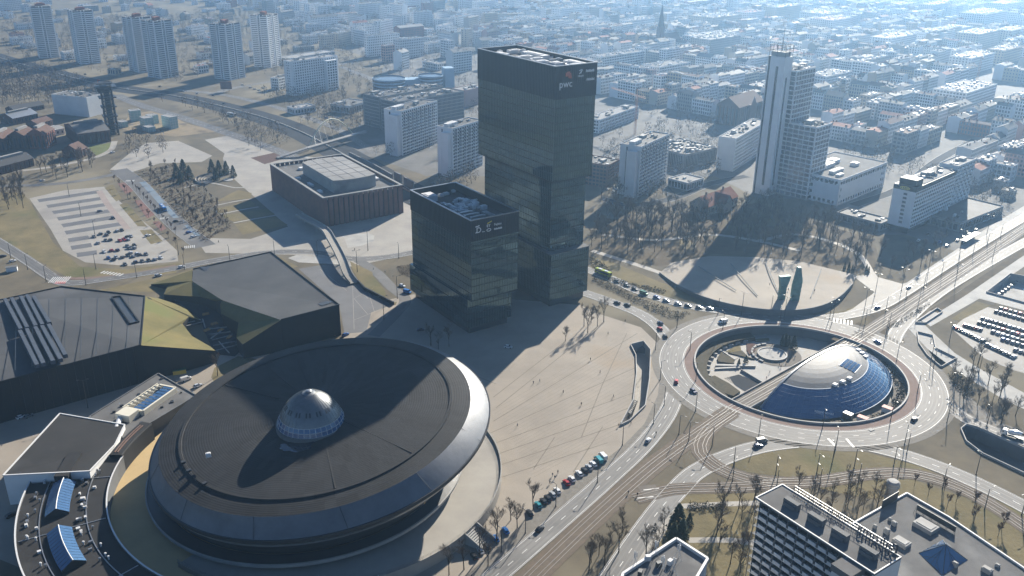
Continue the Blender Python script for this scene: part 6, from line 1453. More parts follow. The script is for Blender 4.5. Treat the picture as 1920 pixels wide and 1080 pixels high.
DENSE = pxl([(1128, 330), (1160, 300), (1262, 300), (1262, 252), (1350, 232), (1436, 210), (1560, 250), (1620, 318), (1680, 322), (1800, 330), (1838, 372), (1868, 388), (1925, 352), (2080, 265), (2350, 200), (2350, -30), (1080, -30), (902, -10), (905, 120), (1120, 160)])
LOOSE = pxl([(640, 128), (700, 122), (900, 160), (905, -30), (540, -30), (420, -10), (560, 60)])
LEFT = pxl([(-60, 60), (60, 96), (200, 140), (330, 150), (500, 120), (640, 90), (640, -30), (-60, -30)])
WALLS = (('white_render', 'white'), ('pale_render', 'pale grey'), ('beige_render', 'cream'), ('grey_render', 'grey'), ('ochre_render', 'ochre'), ('pink_render', 'pinkish'), ('brick_red', 'red brick'))
ROOFS = (('roof_felt', 'black felt'), ('roof_grey', 'grey sheet'), ('tile_red', 'red tiled'), ('tile_brown', 'brown tiled'), ('roof_pale', 'pale metal'))
LMK = (('stepped tower', Vector((235, 700, 0))), ('white avenue hotel', Vector((300, 620, 0))), ('needle-spired church', G(1236, 96)), ('pink high-rise slab', Vector((110, 700, 0))), ('tall black tower', Vector((20, 500, 0))),
       ('brick school', G(1400, 230)), ('broad white hotel', Vector((-240, 1085, 0))), ('blue clinic', G(770, 175)), ('distant crane', G(1829, 165)), ('twin star towers', Vector((-480, 1200, 0))))
rc = random.Random(11); HOUSES = []      # (centre, yaw, w, d, h, wall, roof, kind)
def try_house(c, yaw, w_, d_, h, kind, poly, r=None):
    if not inpoly(c.x, c.y, poly) or not clear(c.x, c.y, r or max(w_, d_) * .62): return
    wl = rc.choices(range(7), (38, 28, 16, 8, 4, 3, 3))[0]; rf = rc.choices(range(5), (36, 36, 8, 8, 12))[0]
    HOUSES.append((c, yaw, w_, d_, h, wl, rf, kind))
BW, BH, ST = 108.0, 72.0, 15.0
for i in range(-14, 26):
    for j in range(-16, 34):
        o = CO + CU * (i * (BW + ST)) + CV * (j * (BH + ST)); o = o + CU * rc.uniform(-3, 3)
        if not (inpoly(o.x, o.y, DENSE)): continue
        k = rc.random()
        if k < .035: continue                      # an open square
        if k < .22:                               # one modern building fills the block
            try_house(o, CY + rc.choice((0, PI / 2)) * 0, BW * rc.uniform(.55, .9), BH * rc.uniform(.3, .8), rc.uniform(10, 26), 'modern', DENSE, 30); continue
        for sgn, ax, L, dd in ((-1, 0, BW, BH), (1, 0, BW, BH), (-1, 1, BH - 24, BW), (1, 1, BH - 24, BW)):
            p = -L / 2
            while p < L / 2 - 7:
                w_ = min(rc.uniform(16, 34), L / 2 - p); d_ = rc.uniform(11.5, 14); hh = rc.uniform(13, 21)
                if rc.random() > .09:
                    off = sgn * (dd / 2 - d_ / 2); c = o + (CU * (p + w_ / 2) + CV * off if ax == 0 else CV * (p + w_ / 2) + CU * off)
                    yw = CY + (0 if ax == 0 else PI / 2) + (PI if (sgn > 0) == (ax == 0) else 0)
                    try_house(c, yw, w_ - .15, d_, hh, 'tenement' if rc.random() < .75 else 'modern', DENSE, 9)
                p += w_
        for q in range(rc.randrange(1, 4)):       # sheds in the yard
            try_house(o + CU * rc.uniform(-26, 26) + CV * rc.uniform(-12, 12), CY, rc.uniform(7, 16), rc.uniform(5, 9), rc.uniform(4, 8), 'shed', DENSE, 6)
for poly, n, hs in ((LOOSE, 210, (8, 30)), (LEFT, 190, (5, 14))):
    xs = [p.x for p in poly]; ys = [p.y for p in poly]; c = 0; got = []
    for q in range(n * 12):
        if c >= n: break
        p = Vector((rc.uniform(min(xs), max(xs)), rc.uniform(min(ys), max(ys)), 0))
        if any((p - g_).length < 28 for g_ in got): continue
        k = len(HOUSES); w_ = rc.uniform(16, 58) if poly is LOOSE else rc.uniform(10, 34)
        try_house(p, CY + rc.choice((0, 0, PI / 2, .4)), w_, rc.uniform(10, 16), rc.uniform(*hs), 'modern' if rc.random() < .7 else 'tenement', poly, 16)
        if len(HOUSES) > k: c += 1; got.append(p)
for px, w_, h in (((968, 26), 40, 32), ((910, 28), 70, 28), ((880, 22), 60, 26), ((1090, 20), 46, 26), ((430, 8), 60, 28), ((1195, 24), 26, 34), ((1300, 12), 22, 44), ((650, 18), 40, 40), ((720, 22), 50, 34), ((800, 12), 60, 38), ((590, 30), 40, 24), ((1370, 30), 24, 40), ((1250, 24), 30, 26), ((22, 20), 40, 30)):
    HOUSES.append((G(*px), CY + .2, w_, 15, h, rc.choice((0, 1)), 4, 'modern'))
for px, w_, d_, h in (((1760, 78), 120, 24, 22), ((1838, 52), 110, 50, 30), ((1890, 78), 80, 30, 22), ((1330, 86), 90, 46, 18), ((1750, 30), 100, 30, 26), ((1640, 128), 100, 9, 15)):
    HOUSES.append((G(*px), CY, w_, d_, h, rc.choice((1, 2)), rc.choice((1, 4)), 'modern'))
_seen = []
HOUSES = [h for h in HOUSES if -80 < PJ(h[0])[0] < 2000 and -40 < PJ((h[0].x, h[0].y, h[4]))[1] < 520 or h[0].y < 1500]
HOUSES.sort(key=lambda h: (h[0] - CAM).length)
def house_mesh(mb, w_, d_, h, kind, rf, near, T=lambda p: p, wi=0, gi=1, ri=2, ci=3):
    """walls, windows, roof and chimneys into the four builders of mb (a dict)"""
    W, Gl, Rf, Ch = mb
    def bx(b, x0, y0, z0, x1, y1, z1, m_, bottom=False):
        n = len(b.v)
        for z in (z0, z1):
            for x, y in ((x0, y0), (x1, y0), (x1, y1), (x0, y1)): b.v.append(T((x, y, z)))
        fs = [(0, 1, 5, 4), (1, 2, 6, 5), (2, 3, 7, 6), (3, 0, 4, 7), (4, 5, 6, 7)] + ([(3, 2, 1, 0)] if bottom else [])
        for f in fs: b.f.append(tuple(n + i for i in f)); b.mi.append(m_)
    def fc(b, pts, m_): b.face([T(p) for p in pts], m_)
    a, c = w_ / 2, d_ / 2; n = max(1, int(h / 3.4)); fh = (h - .6) / n
    if near:
        e = .3; bx(Gl, -a + e, -c + e, 0, a - e, c - e, h - .1, gi)
        for i in range(n + 1):
            z0 = max(0, .6 + i * fh - .75); z1 = h if i == n else .6 + i * fh + .75
            for s in (-1, 1): bx(W, -a, min(s * c, s * (c - e)), z0, a, max(s * c, s * (c - e)), z1, wi, True)
        kx = max(2, int(w_ / (2.9 if kind != 'modern' else 3.6)))
        for i in range(kx + 1):
            x = -a + .55 + (w_ - 1.1) * i / kx
            for s in (-1, 1): bx(W, x - .55, min(s * (c - .03), s * (c - e)), 0, x + .55, max(s * (c - .03), s * (c - e)), h - .05, wi)
        if kind == 'modern':
            for i in range(n + 1):
                z0 = max(0, .6 + i * fh - .75); z1 = h if i == n else .6 + i * fh + .75
                for s in (-1, 1): bx(W, min(s * a, s * (a - e)), -c + e, z0, max(s * a, s * (a - e)), c - e, z1, wi, True)
            ky = max(2, int(d_ / 3.6))
            for i in range(ky + 1):
                y = -c + .9 + (d_ - 1.8) * i / ky
                for s in (-1, 1): bx(W, min(s * (a - .03), s * (a - e)), y - .55, 0, max(s * (a - .03), s * (a - e)), y + .55, h - .05, wi)
        else:
            for s in (-1, 1): bx(W, min(s * a, s * (a - e)), -c + e, 0, max(s * a, s * (a - e)), c - e, h, wi)
    else:
        bx(W, -a, -c, 0, a, c, h, wi); kx = max(2, int(w_ / 3.2))
        for i in range(n):
            z = 1.5 + i * fh
            for q in range(kx):
                x = -a + (q + .5) * w_ / kx
                for s in (-1, 1): y = s * (c + .06); p = [(x - .65, y, z), (x + .65, y, z), (x + .65, y, z + 1.7), (x - .65, y, z + 1.7)]; fc(Gl, p if s < 0 else p[::-1], gi)
            if kind == 'modern':
                for q in range(max(1, int(d_ / 4))):
                    y = -c + (q + .5) * d_ / max(1, int(d_ / 4))
                    for s in (-1, 1): x = s * (a + .06); p = [(x, y - .8, z), (x, y + .8, z), (x, y + .8, z + 1.7), (x, y - .8, z + 1.7)]; fc(Gl, p if s > 0 else p[::-1], gi)
    if kind == 'modern' or (kind == 'shed'):
        bx(Rf, -a + .25, -c + .25, h - .05, a - .25, c - .25, h + .1, ri)
        for s in (-1, 1): bx(W, -a, min(s * c, s * (c - .25)), h - .01, a, max(s * c, s * (c - .25)), h + .7, wi); bx(W, min(s * a, s * (a - .25)), -c + .25, h - .01, max(s * a, s * (a - .25)), c - .25, h + .7, wi)
        for q in range(int(w_ * d_ / 60) + 1): x, y = rc.uniform(-a + 2, a - 2), rc.uniform(-c + 1.6, c - 1.6); sx = rc.uniform(.5, 2); bx(Ch, x - sx, y - .8, h, x + sx, y + .8, h + rc.uniform(.8, 2.6), ci)
    else:
        ri_ = rc.choice((rc.uniform(.8, 1.8), rc.uniform(1.2, 2.2), rc.uniform(2.4, 4.2))); e = .35; sh = rc.uniform(-.1, .25) * d_ if rc.random() < .5 else 0
        for s in (-1, 1):
            p = [(-a, s * (c + e), h - .15), (a, s * (c + e), h - .15), (a, sh, h + ri_), (-a, sh, h + ri_)]; fc(Rf, p if s < 0 else p[::-1], ri)
            q = [(s * a, -c, h), (s * a, c, h), (s * a, sh, h + ri_)]; fc(W, q if s > 0 else q[::-1], wi)
        for q in range(rc.randrange(2, 5)): x = rc.uniform(-a + .8, a - .8); y = sh + rc.uniform(-2, 2); bx(Ch, x - .7, y - .35, h + ri_ - 2.4, x + .7, y + .35, h + ri_ + 1.3, ci)
        if rc.random() < .5:
            for q in range(rc.randrange(2, 5)):
                x = rc.uniform(-a + 1.5, a - 1.5); bx(Ch, x - .7, -c * .62 - .6, h + .4, x + .7, -c * .62 + 1.6, h + 2.0, wi if False else ci)
count = {}
NEAR = 290
for idx, (c, yw, w_, d_, h, wl, rf, kind) in enumerate(HOUSES[:NEAR]):
    lm = min(LMK, key=lambda l_: (l_[1] - c).length); key = (kind, wl, rf, lm[0]); k = count.get(key, 0); count[key] = k + 1
    nm, word = {'tenement': ('tenement_house', 'tenement'), 'modern': ('city_block', 'block'), 'shed': ('yard_shed', 'shed')}[kind]
    t = thing(nm, '%s %s with %s roof, %s such out from the %s' % (WALLS[wl][1], word, ROOFS[rf][1], nth(k), lm[0]), 'shed' if kind == 'shed' else 'building', c, yw,
              {'tenement': 'tenements of the city quarter', 'modern': 'flat-roofed city blocks', 'shed': 'sheds in the city yards'}[kind])
    bs_ = (MB(), MB(), MB(), MB()); house_mesh(bs_, w_, d_, h, kind, rf, True, wi=0, gi=0, ri=0, ci=0)
    bs_[0].build('wall', M[WALLS[wl][0]], t); bs_[1].build('windows', M['window_far'], t)['kind'] = 'stuff'; bs_[2].build('roof', M[ROOFS[rf][0]], t)
    if bs_[3].v: bs_[3].build('chimneys' if kind == 'tenement' else 'roof_units', M['chimney_brick' if kind == 'tenement' else 'white_metal'], t)['kind'] = 'stuff'
far = MB(); FM = [M[x[0]] for x in WALLS] + [M[x[0]] for x in ROOFS] + [M['window_far'], M['chimney_brick'], M['white_metal']]
for (c, yw, w_, d_, h, wl, rf, kind) in HOUSES[NEAR:]:
    cs_, sn_ = math.cos(yw), math.sin(yw)
    T = lambda p: (c.x + p[0] * cs_ - p[1] * sn_, c.y + p[0] * sn_ + p[1] * cs_, p[2])
    house_mesh((far, far, far, far), w_, d_, h, kind, rf, False, T, wl, 12, 7 + rf, 13 if kind == 'tenement' else 14)
tag(far.build('far_city', FM), 'hazy mass of distant roofs and houses filling the city to the top', 'houses', None, 'stuff')
print('houses', len(HOUSES), 'far faces', len(far.f))
# ------------------------------------------------------------------ bare winter trees, conifers, shrubs
def bare_tree(seed, h, spread, twigs):
    rr = random.Random(seed); tk, tw = MB(), MB()
    def grow(p, d, L, r, lev):
        q = p + d * L
        if lev < 3: tk.tube(p, q, r, r * .62, 5 if lev < 2 else 3, cap=False)
        else:
            u = Vector((rr.uniform(-1, 1), rr.uniform(-1, 1), rr.uniform(-.4, .4))).normalized() * max(r * 1.3, .035); tw.face([p - u, p + u, q])
        if lev == 4: return
        n = (5, 5, 5, twigs)[lev] if lev else rr.randrange(5, 8)
        for i in range(n):
            f = rr.uniform(.35, 1.0) if lev else rr.uniform(.38, 1.0); a = rr.uniform(0, 2 * PI); s = rr.uniform(.45, .95) * spread
            x = Vector((math.cos(a), math.sin(a), 0)); nd = (d * (1.0 - .25 * s) + x * s + Vector((0, 0, .12))).normalized()
            grow(p + d * L * f, nd, L * (rr.uniform(.42, .66) if lev < 2 else rr.uniform(.5, .85)) * (1.0 if lev else .85), r * (1 - .5 * f) * .6, lev + 1)
    grow(Vector((0, 0, 0)), Vector((rr.uniform(-.06, .06), rr.uniform(-.06, .06), 1)).normalized(), h * .62, h * .018, 0)
    return tk, tw
TREES = []
for i, (h, sp_, tw_) in enumerate(((17, .75, 14), (19, .62, 13), (15, .85, 14), (18, .58, 13), (16, .8, 14))):
    a, b = bare_tree(40 + i, h, sp_, tw_); TREES.append((a.mesh('trunk', M['bark']), b.mesh('crown', M['twig']), h))
YOUNG = []
for i in range(3):
    a, b = bare_tree(60 + i, 7, .55, 9); YOUNG.append((a.mesh('trunk', M['bark']), b.mesh('crown', M['twig_red']), 7))
def conifer_mesh(seed, h, r, col_):
    rr = random.Random(seed); tk, cr = MB(), MB(); tk.tube((0, 0, 0), (0, 0, h * .9), h * .02, h * .006, 6)
    for i in range(520):
        f = rr.random() ** 1.3; z = h * (.08 + .92 * f); R = r * (1 - f) ** .8 * rr.uniform(.35, 1.05); a = rr.uniform(0, 2 * PI)
        p = Vector((R * math.cos(a), R * math.sin(a), z)); d = Vector((math.cos(a), math.sin(a), -.35)); s = h * rr.uniform(.03, .06); u = Vector((-math.sin(a), math.cos(a), rr.uniform(-.4, .4))) * s
        cr.face([p - u, p + d * s * 1.6, p + u]); cr.face([p - u * .6 + Vector((0, 0, s)), p + d * s, p + u * .6 - Vector((0, 0, s * .4))])
    return tk.mesh('trunk', M['bark']), cr.mesh('crown', M[col_]), h
CONIF = [conifer_mesh(5, 9, 2.6, 'needle'), conifer_mesh(6, 11, 3.4, 'needle'), conifer_mesh(7, 8, 1.5, 'needle')]
rt = random.Random(77); NT_ = [0]
def plant_tree(kind, p, s, label, group, name='bare_tree'):
    tk, cr, h = kind; t = thing(name, label, 'tree', p, rt.uniform(0, 2 * PI), group); t.scale = (s * rt.uniform(.9, 1.1), s * rt.uniform(.9, 1.1), s)
    link('trunk', tk, t); link('crown', cr, t); NT_[0] += 1; return t
def poly_pts(px, n, dmin, seed, avoid=True, tries=40):
    rr = random.Random(seed); P = pxl(px); xs = [p.x for p in P]; ys = [p.y for p in P]; out = []
    for _ in range(n * tries):
        if len(out) >= n: break
        p = Vector((rr.uniform(min(xs), max(xs)), rr.uniform(min(ys), max(ys)), 0))
        if not inpoly(p.x, p.y, P) or any((p - q).length < dmin for q in out): continue
        if avoid and not clear(p.x, p.y, 1.0): continue
        out.append(p)
    return out
LM2 = (('winged monument', G(1478, 560)), ('red tiled villa', G(1340, 385)), ('white avenue hotel', Vector((280, 600, 0))), ('stepped tower', Vector((235, 680, 0))), ('tall black tower', Vector((40, 480, 0))), ('concert hall', Vector((-131, 600, 0))),
       ('mine headframe', G(212, 252)), ('west car park', G(230, 450)), ('glass pavilion', Vector((150, 380, 0))), ('balcony hotel', Vector((100, 225, 0))), ('tram loop', G(1500, 900)), ('cement lorry', G(1897, 818)), ('saucer arena', Vector((-20, 270, 0))), ('packed car park', G(1860, 630)))
tcount = {}
def tlabel(what, p):
    lm = min(LM2, key=lambda l_: (l_[1] - p).length); k = tcount.get((what, lm[0]), 0); tcount[(what, lm[0])] = k + 1
    return (what, lm[0], p, lm[1])
PEND = []
def grove(px, n, dmin, seed, kinds, s0, s1, what, group, name='bare_tree', pts=None, avoid=True):
    rr = random.Random(seed)
    for p in (pts if pts is not None else poly_pts(px, n, dmin, seed, avoid)): PEND.append((rr.choice(kinds), p, rr.uniform(s0, s1), what, group, name))
grove([(1108, 465), (1120, 420), (1175, 398), (1260, 398), (1300, 405), (1420, 385), (1560, 425), (1650, 455), (1655, 490), (1600, 505), (1480, 482), (1340, 472), (1240, 490), (1180, 480)], 170, 4.0, 1, TREES, .75, 1.1, 'tall bare park tree', 'bare trees of the park')
grove([(262, 322), (325, 305), (370, 345), (420, 395), (440, 425), (385, 458), (345, 415), (300, 365)], 58, 4.0, 2, YOUNG, .7, 1.05, 'reddish young tree', 'young trees in the grove beside the bus lane', 'young_tree')
grove([(1195, 1075), (1205, 1000), (1240, 960), (1255, 985), (1215, 1078)], 6, 4, 3, TREES, .6, .8, 'bare garden tree', 'bare garden trees')
grove([(1330, 1000), (1360, 940), (1425, 930), (1410, 1075), (1340, 1075)], 13, 4.5, 4, TREES, .55, .8, 'bare garden tree', 'bare garden trees')
grove([(1085, 1075), (1130, 1020), (1190, 985), (1180, 1070)], 9, 4.5, 5, TREES, .55, .75, 'bare garden tree', 'bare garden trees')
grove([(1480, 925), (1640, 915), (1650, 960), (1560, 985), (1500, 940)], 16, 4.0, 6, TREES, .5, .7, 'bare verge tree', 'bare trees by the tram loop')
grove([(1700, 905), (1790, 930), (1900, 995), (1900, 1030), (1760, 950)], 9, 6.0, 7, YOUNG, .8, 1.1, 'thin young tree', 'young trees by the tram loop', 'young_tree')
grove([(1770, 690), (1835, 715), (1905, 770), (1910, 820), (1850, 790), (1800, 750)], 12, 5.0, 8, TREES, .5, .75, 'bare verge tree', 'bare trees by the white path')
grove(None, 0, 0, 9, TREES, .6, .85, 'bare plaza tree', 'bare trees by the arena', pts=[G(x, y) for x, y in ((1000, 955), (958, 975), (970, 990), (900, 1045), (915, 1062), (842, 1078), (870, 1068), (930, 1020))])
grove(None, 0, 0, 10, TREES, .6, .8, 'bare plaza tree', 'bare trees by the office towers', pts=[G(x, y) for x, y in ((822, 655), (842, 650), (808, 648), (1095, 612), (1108, 606), (1120, 612), (1132, 604), (1060, 640), (1102, 625), (408, 705))])
grove([(4, 365), (40, 350), (50, 400), (10, 395)], 14, 4.0, 11, TREES, .8, 1.1, 'tall bare tree', 'tall bare trees at the lot edge')
grove([(60, 330), (170, 290), (190, 315), (110, 340)], 14, 6.0, 12, TREES, .7, 1.0, 'bare tree', 'bare trees below the mine halls')
grove(None, 0, 0, 13, YOUNG, .7, .95, 'thin street tree', 'street trees of the bus lane', 'young_tree', pts=[a.lerp(b, i / 11) for a, b in ((G(215, 340), G(345, 478)), (G(250, 352), G(330, 440))) for i in range(12)])
grove([(540, 480), (640, 470), (640, 500), (560, 505)], 12, 4.0, 14, YOUNG, .6, .8, 'thin street tree', 'street trees behind the exhibition hall', 'young_tree')
grove([(735, 425), (770, 418), (772, 440), (745, 445)], 6, 4.0, 15, YOUNG, .6, .8, 'thin street tree', 'street trees behind the office block', 'young_tree')
grove([(1660, 500), (1700, 520), (1850, 430), (1800, 425)], 12, 6.0, 16, TREES, .5, .75, 'bare avenue tree', 'bare trees along the avenue')
grove([(1790, 690), (1830, 680), (1900, 740), (1880, 745)], 5, 7, 17, TREES, .7, .9, 'bare lawn tree', 'bare trees by the packed car park')
grove([(1110, 380), (1170, 340), (1165, 390)], 8, 6, 18, TREES, .7, .9, 'bare tree', 'bare trees behind the tall tower')
for i, (x, y, k, s) in enumerate(((1466, 636, 2, 1.0), (1472, 638, 2, 1.2), (1487, 643, 0, 1.1), (1478, 636, 2, .9), (1398, 668, 0, .6), (1385, 672, 0, .5))): PEND.append((CONIF[k], G(x, y + 12, -4.8), s * .8, 'dark conifer', 'conifers of the sunken garden', 'conifer_tree'))
for (x, y, s) in ((1270, 992, 1.0), (1278, 1010, .8), (1262, 1015, .75), (1292, 985, .5)): PEND.append((CONIF[1], G(x, y), s, 'dark conifer', 'conifers of the garden', 'conifer_tree'))
for (x, y, s) in ((332, 333, 1.1), (345, 328, 1.2), (356, 335, 1.0), (340, 342, .9), (398, 325, 1.1), (412, 330, 1.2), (425, 326, 1.0), (438, 332, .9), (405, 338, .9)): PEND.append((CONIF[1], G(x, y), s, 'dark conifer', 'conifers beside the amphitheatre', 'conifer_tree'))
for (x, y, s) in ((1583, 505, .6), (1591, 508, .75), (1598, 507, .5), (1624, 508, .55), (1628, 511, .5)): PEND.append((CONIF[2], G(x, y), s, 'dark conifer', 'conifers beside the monument', 'conifer_tree'))
PEND = [(k, p, s, w_, g_, n_) for (k, p, s, w_, g_, n_) in PEND]
lst = [tlabel(w_, p) for (_, p, _, w_, _, _) in PEND]
grp = {}
for i, (w_, lm, p, q) in enumerate(lst): grp.setdefault((w_, lm), []).append(((p - q).length, i))
names = {}
for (w_, lm), v in grp.items():
    for k, (_, i) in enumerate(sorted(v)): names[i] = '%s, %s of its kind out from the %s' % (w_, nth(k), lm)
for i, (k, p, s, w_, g_, n_) in enumerate(PEND): plant_tree(k, p, s, names[i], g_, n_)
print('trees', NT_[0])
# woods and town trees too far to count: one mass
def scrub(mb, p, h, r, rr, n):
    mb.tube(p, p + Vector((0, 0, h * .55)), h * .02, h * .01, 3, mi=0, cap=False)
    for i in range(n):
        a = rr.uniform(0, 2 * PI); f = rr.random(); R = r * math.sqrt(rr.random()) * (1 - .5 * abs(f - .4)); c = p + Vector((R * math.cos(a), R * math.sin(a), h * (.25 + .75 * f)))
        d = Vector((rr.uniform(-1, 1), rr.uniform(-1, 1), rr.uniform(.2, 1.6))).normalized() * h * rr.uniform(.10, .2); u = Vector((rr.uniform(-1, 1), rr.uniform(-1, 1), 0)).normalized() * h * .03; mb.face([c - u, c + u, c + d], 1)
rw_ = random.Random(8); wd = MB()
for p in poly_pts([(-60, 118), (60, 128), (150, 158), (195, 180), (140, 196), (60, 196), (-60, 200)], 230, 6, 30, False): scrub(wd, p, rw_.uniform(10, 15), rw_.uniform(3.5, 5.5), rw_, 60)
tag(wd.build('bare_woodland', [M['bark'], M['twig']]), 'brown leafless wood filling the slope beside the motorway', 'woodland', None, 'stuff')
wd = MB()
for px, n, dm in (([(-60, 100), (-60, 40), (300, 30), (640, 20), (900, 20), (900, 130), (640, 130), (520, 140), (330, 155), (200, 140)], 1500, 8), ([(560, 230), (650, 200), (690, 240), (660, 262)], 30, 7), ([(640, 290), (740, 290), (760, 330), (800, 350), (890, 330), (895, 350), (790, 362), (700, 320)], 70, 6),
                  ([(480, 180), (640, 170), (680, 215), (600, 215)], 60, 8), ([(1000, 120), (1250, 90), (1420, 170), (1380, 250), (1250, 240), (1120, 160)], 160, 10), ([(1125, 340), (1180, 300), (1250, 370), (1200, 390)], 25, 7), ([(400, 215), (560, 262), (570, 290), (480, 285)], 50, 7),
                  ([(220, 262), (330, 262), (300, 300), (240, 300)], 14, 8), ([(1125, 250), (1262, 240), (1345, 225), (1350, 330), (1262, 365), (1130, 372)], 110, 7), ([(1560, 240), (1690, 300), (1840, 340), (1900, 385), (1800, 400), (1690, 330), (1600, 330)], 90, 8), ([(640, 120), (905, 150), (905, 330), (830, 345), (700, 260), (640, 230)], 150, 8), ([(300, 190), (420, 190), (640, 262), (560, 262)], 60, 8)):
    for p in poly_pts(px, n, dm, n, True, 14): scrub(wd, p, rw_.uniform(7, 13), rw_.uniform(3, 5), rw_, 60)
for h in HOUSES[::3]:
    if rw_.random() < .5:
        p = h[0] + Vector((rw_.uniform(-16, 16), rw_.uniform(-16, 16), 0)); scrub(wd, p, rw_.uniform(7, 12), 4, rw_, 44)
tag(wd.build('town_trees_foliage', [M['bark'], M['twig']]), 'scattered leafless trees between the distant houses', 'trees', None, 'stuff')
# low shrub bands
def shrubs(name, label, px, n, h, seed, m_='hedge_leaf', zb=0.0):
    rr = random.Random(seed); mb = MB()
    for p in poly_pts(px, n, .9, seed, False, 10):
        s = rr.uniform(.6, 1.2) * h
        for q in range(16):
            a, e = rr.uniform(0, 2 * PI), rr.uniform(-.1, 1.5); c = p + Vector((math.cos(a) * math.cos(e), math.sin(a) * math.cos(e), math.sin(e))) * s * rr.uniform(.5, 1) + Vector((0, 0, zb))
            d = Vector((rr.uniform(-1, 1), rr.uniform(-1, 1), rr.uniform(-.3, 1))) * s * .4; g_ = Vector((rr.uniform(-1, 1), rr.uniform(-1, 1), rr.uniform(-1, 1))) * s * .25; mb.face([c + d, c + g_, c - g_])
    return tag(mb.build(name, M[m_]), label, 'shrubs', None, 'stuff')
shrubs('shrub_bed', 'dark shrub strip between the queue of cars and the avenue', [(1112, 520), (1140, 530), (1200, 560), (1270, 585), (1298, 588), (1270, 602), (1230, 590), (1180, 565), (1110, 528)], 420, 1.0, 1)
shrubs('shrub_bed', 'low hedge beside the garden lawn in front of the balcony hotel', [(1293, 945), (1355, 945), (1355, 958), (1293, 960)], 150, 1.2, 2)
shrubs('shrub_bed', 'brown shrubs on the corner lawn behind the office block', [(742, 500), (772, 496), (772, 522), (752, 515)], 120, .8, 3, 'twig_red')
shrubs('shrub_bed', 'clipped dark bushes at the garden path', [(1212, 1000), (1228, 985), (1234, 990), (1220, 1008)], 40, 1.2, 4)
shrubs('shrub_bed', 'long hedge between the avenue carriageways and the tram track', [(1668, 612), (1740, 568), (1746, 572), (1676, 616)], 160, 1.0, 5)
shrubs('shrub_bed', 'dark planting bed on the lawn beside the ring pavement', [(1778, 702), (1800, 704), (1826, 742), (1810, 746), (1785, 722)], 160, 1.1, 6)
shrubs('shrub_bed', 'reddish brush under the young grove beside the bus lane', [(265, 322), (325, 306), (370, 345), (420, 395), (438, 425), (386, 456), (345, 415), (300, 365)], 700, 1.3, 7, 'twig_red')
shrubs('shrub_bed', 'curved dark hedge under the park edge beside the queue', [(1105, 482), (1140, 500), (1145, 520), (1185, 532), (1250, 545), (1245, 551), (1180, 540), (1135, 526), (1110, 500)], 260, 1.2, 8)
# ------------------------------------------------------------------ vehicles
def paint(name, c, metal=.3):
    m_ = mat('paint_' + name, c, None, rough=.28, metal=metal, spec=.6); return m_
PAINT = {n: paint(n, c) for n, c in (('white', (.72, .72, .71)), ('silver', (.42, .43, .44)), ('grey', (.16, .165, .17)), ('black', (.018, .018, .02)), ('blue', (.03, .09, .28)), ('bright blue', (.02, .16, .45)), ('red', (.38, .02, .02)), ('teal', (.03, .26, .30)), ('green', (.04, .15, .08)), ('lime', (.42, .48, .04)), ('dark blue', (.02, .03, .08)))}
mat('car_glass', (.012, .015, .018), None, rough=.06, spec=.8); mat('tyre', (.015, .015, .015), None, rough=.9); mat('lamp_glass', (.7, .7, .68), None, rough=.15); mat('tail_lamp', (.35, .02, .02), None, rough=.3)
def loft(mb, secs, mi=0, cap=True):
    """rings of equal length joined along the body"""
    b = len(mb.v); k = len(secs[0])
    for s in secs: mb.v += s
    for i in range(len(secs) - 1):
        for j in range(k): mb.f.append((b + i * k + j, b + i * k + (j + 1) % k, b + (i + 1) * k + (j + 1) % k, b + (i + 1) * k + j)); mb.mi.append(mi)
    if cap: mb.f.append(tuple(b + j for j in range(k))[::-1]); mb.mi.append(mi); mb.f.append(tuple(b + (len(secs) - 1) * k + j for j in range(k))); mb.mi.append(mi)
def sec(x, w_, z0, z1, ch): return [(x, -w_, z0), (x, w_, z0), (x, w_, z1 - ch), (x, w_ - ch, z1), (x, -w_ + ch, z1), (x, -w_, z1 - ch)]
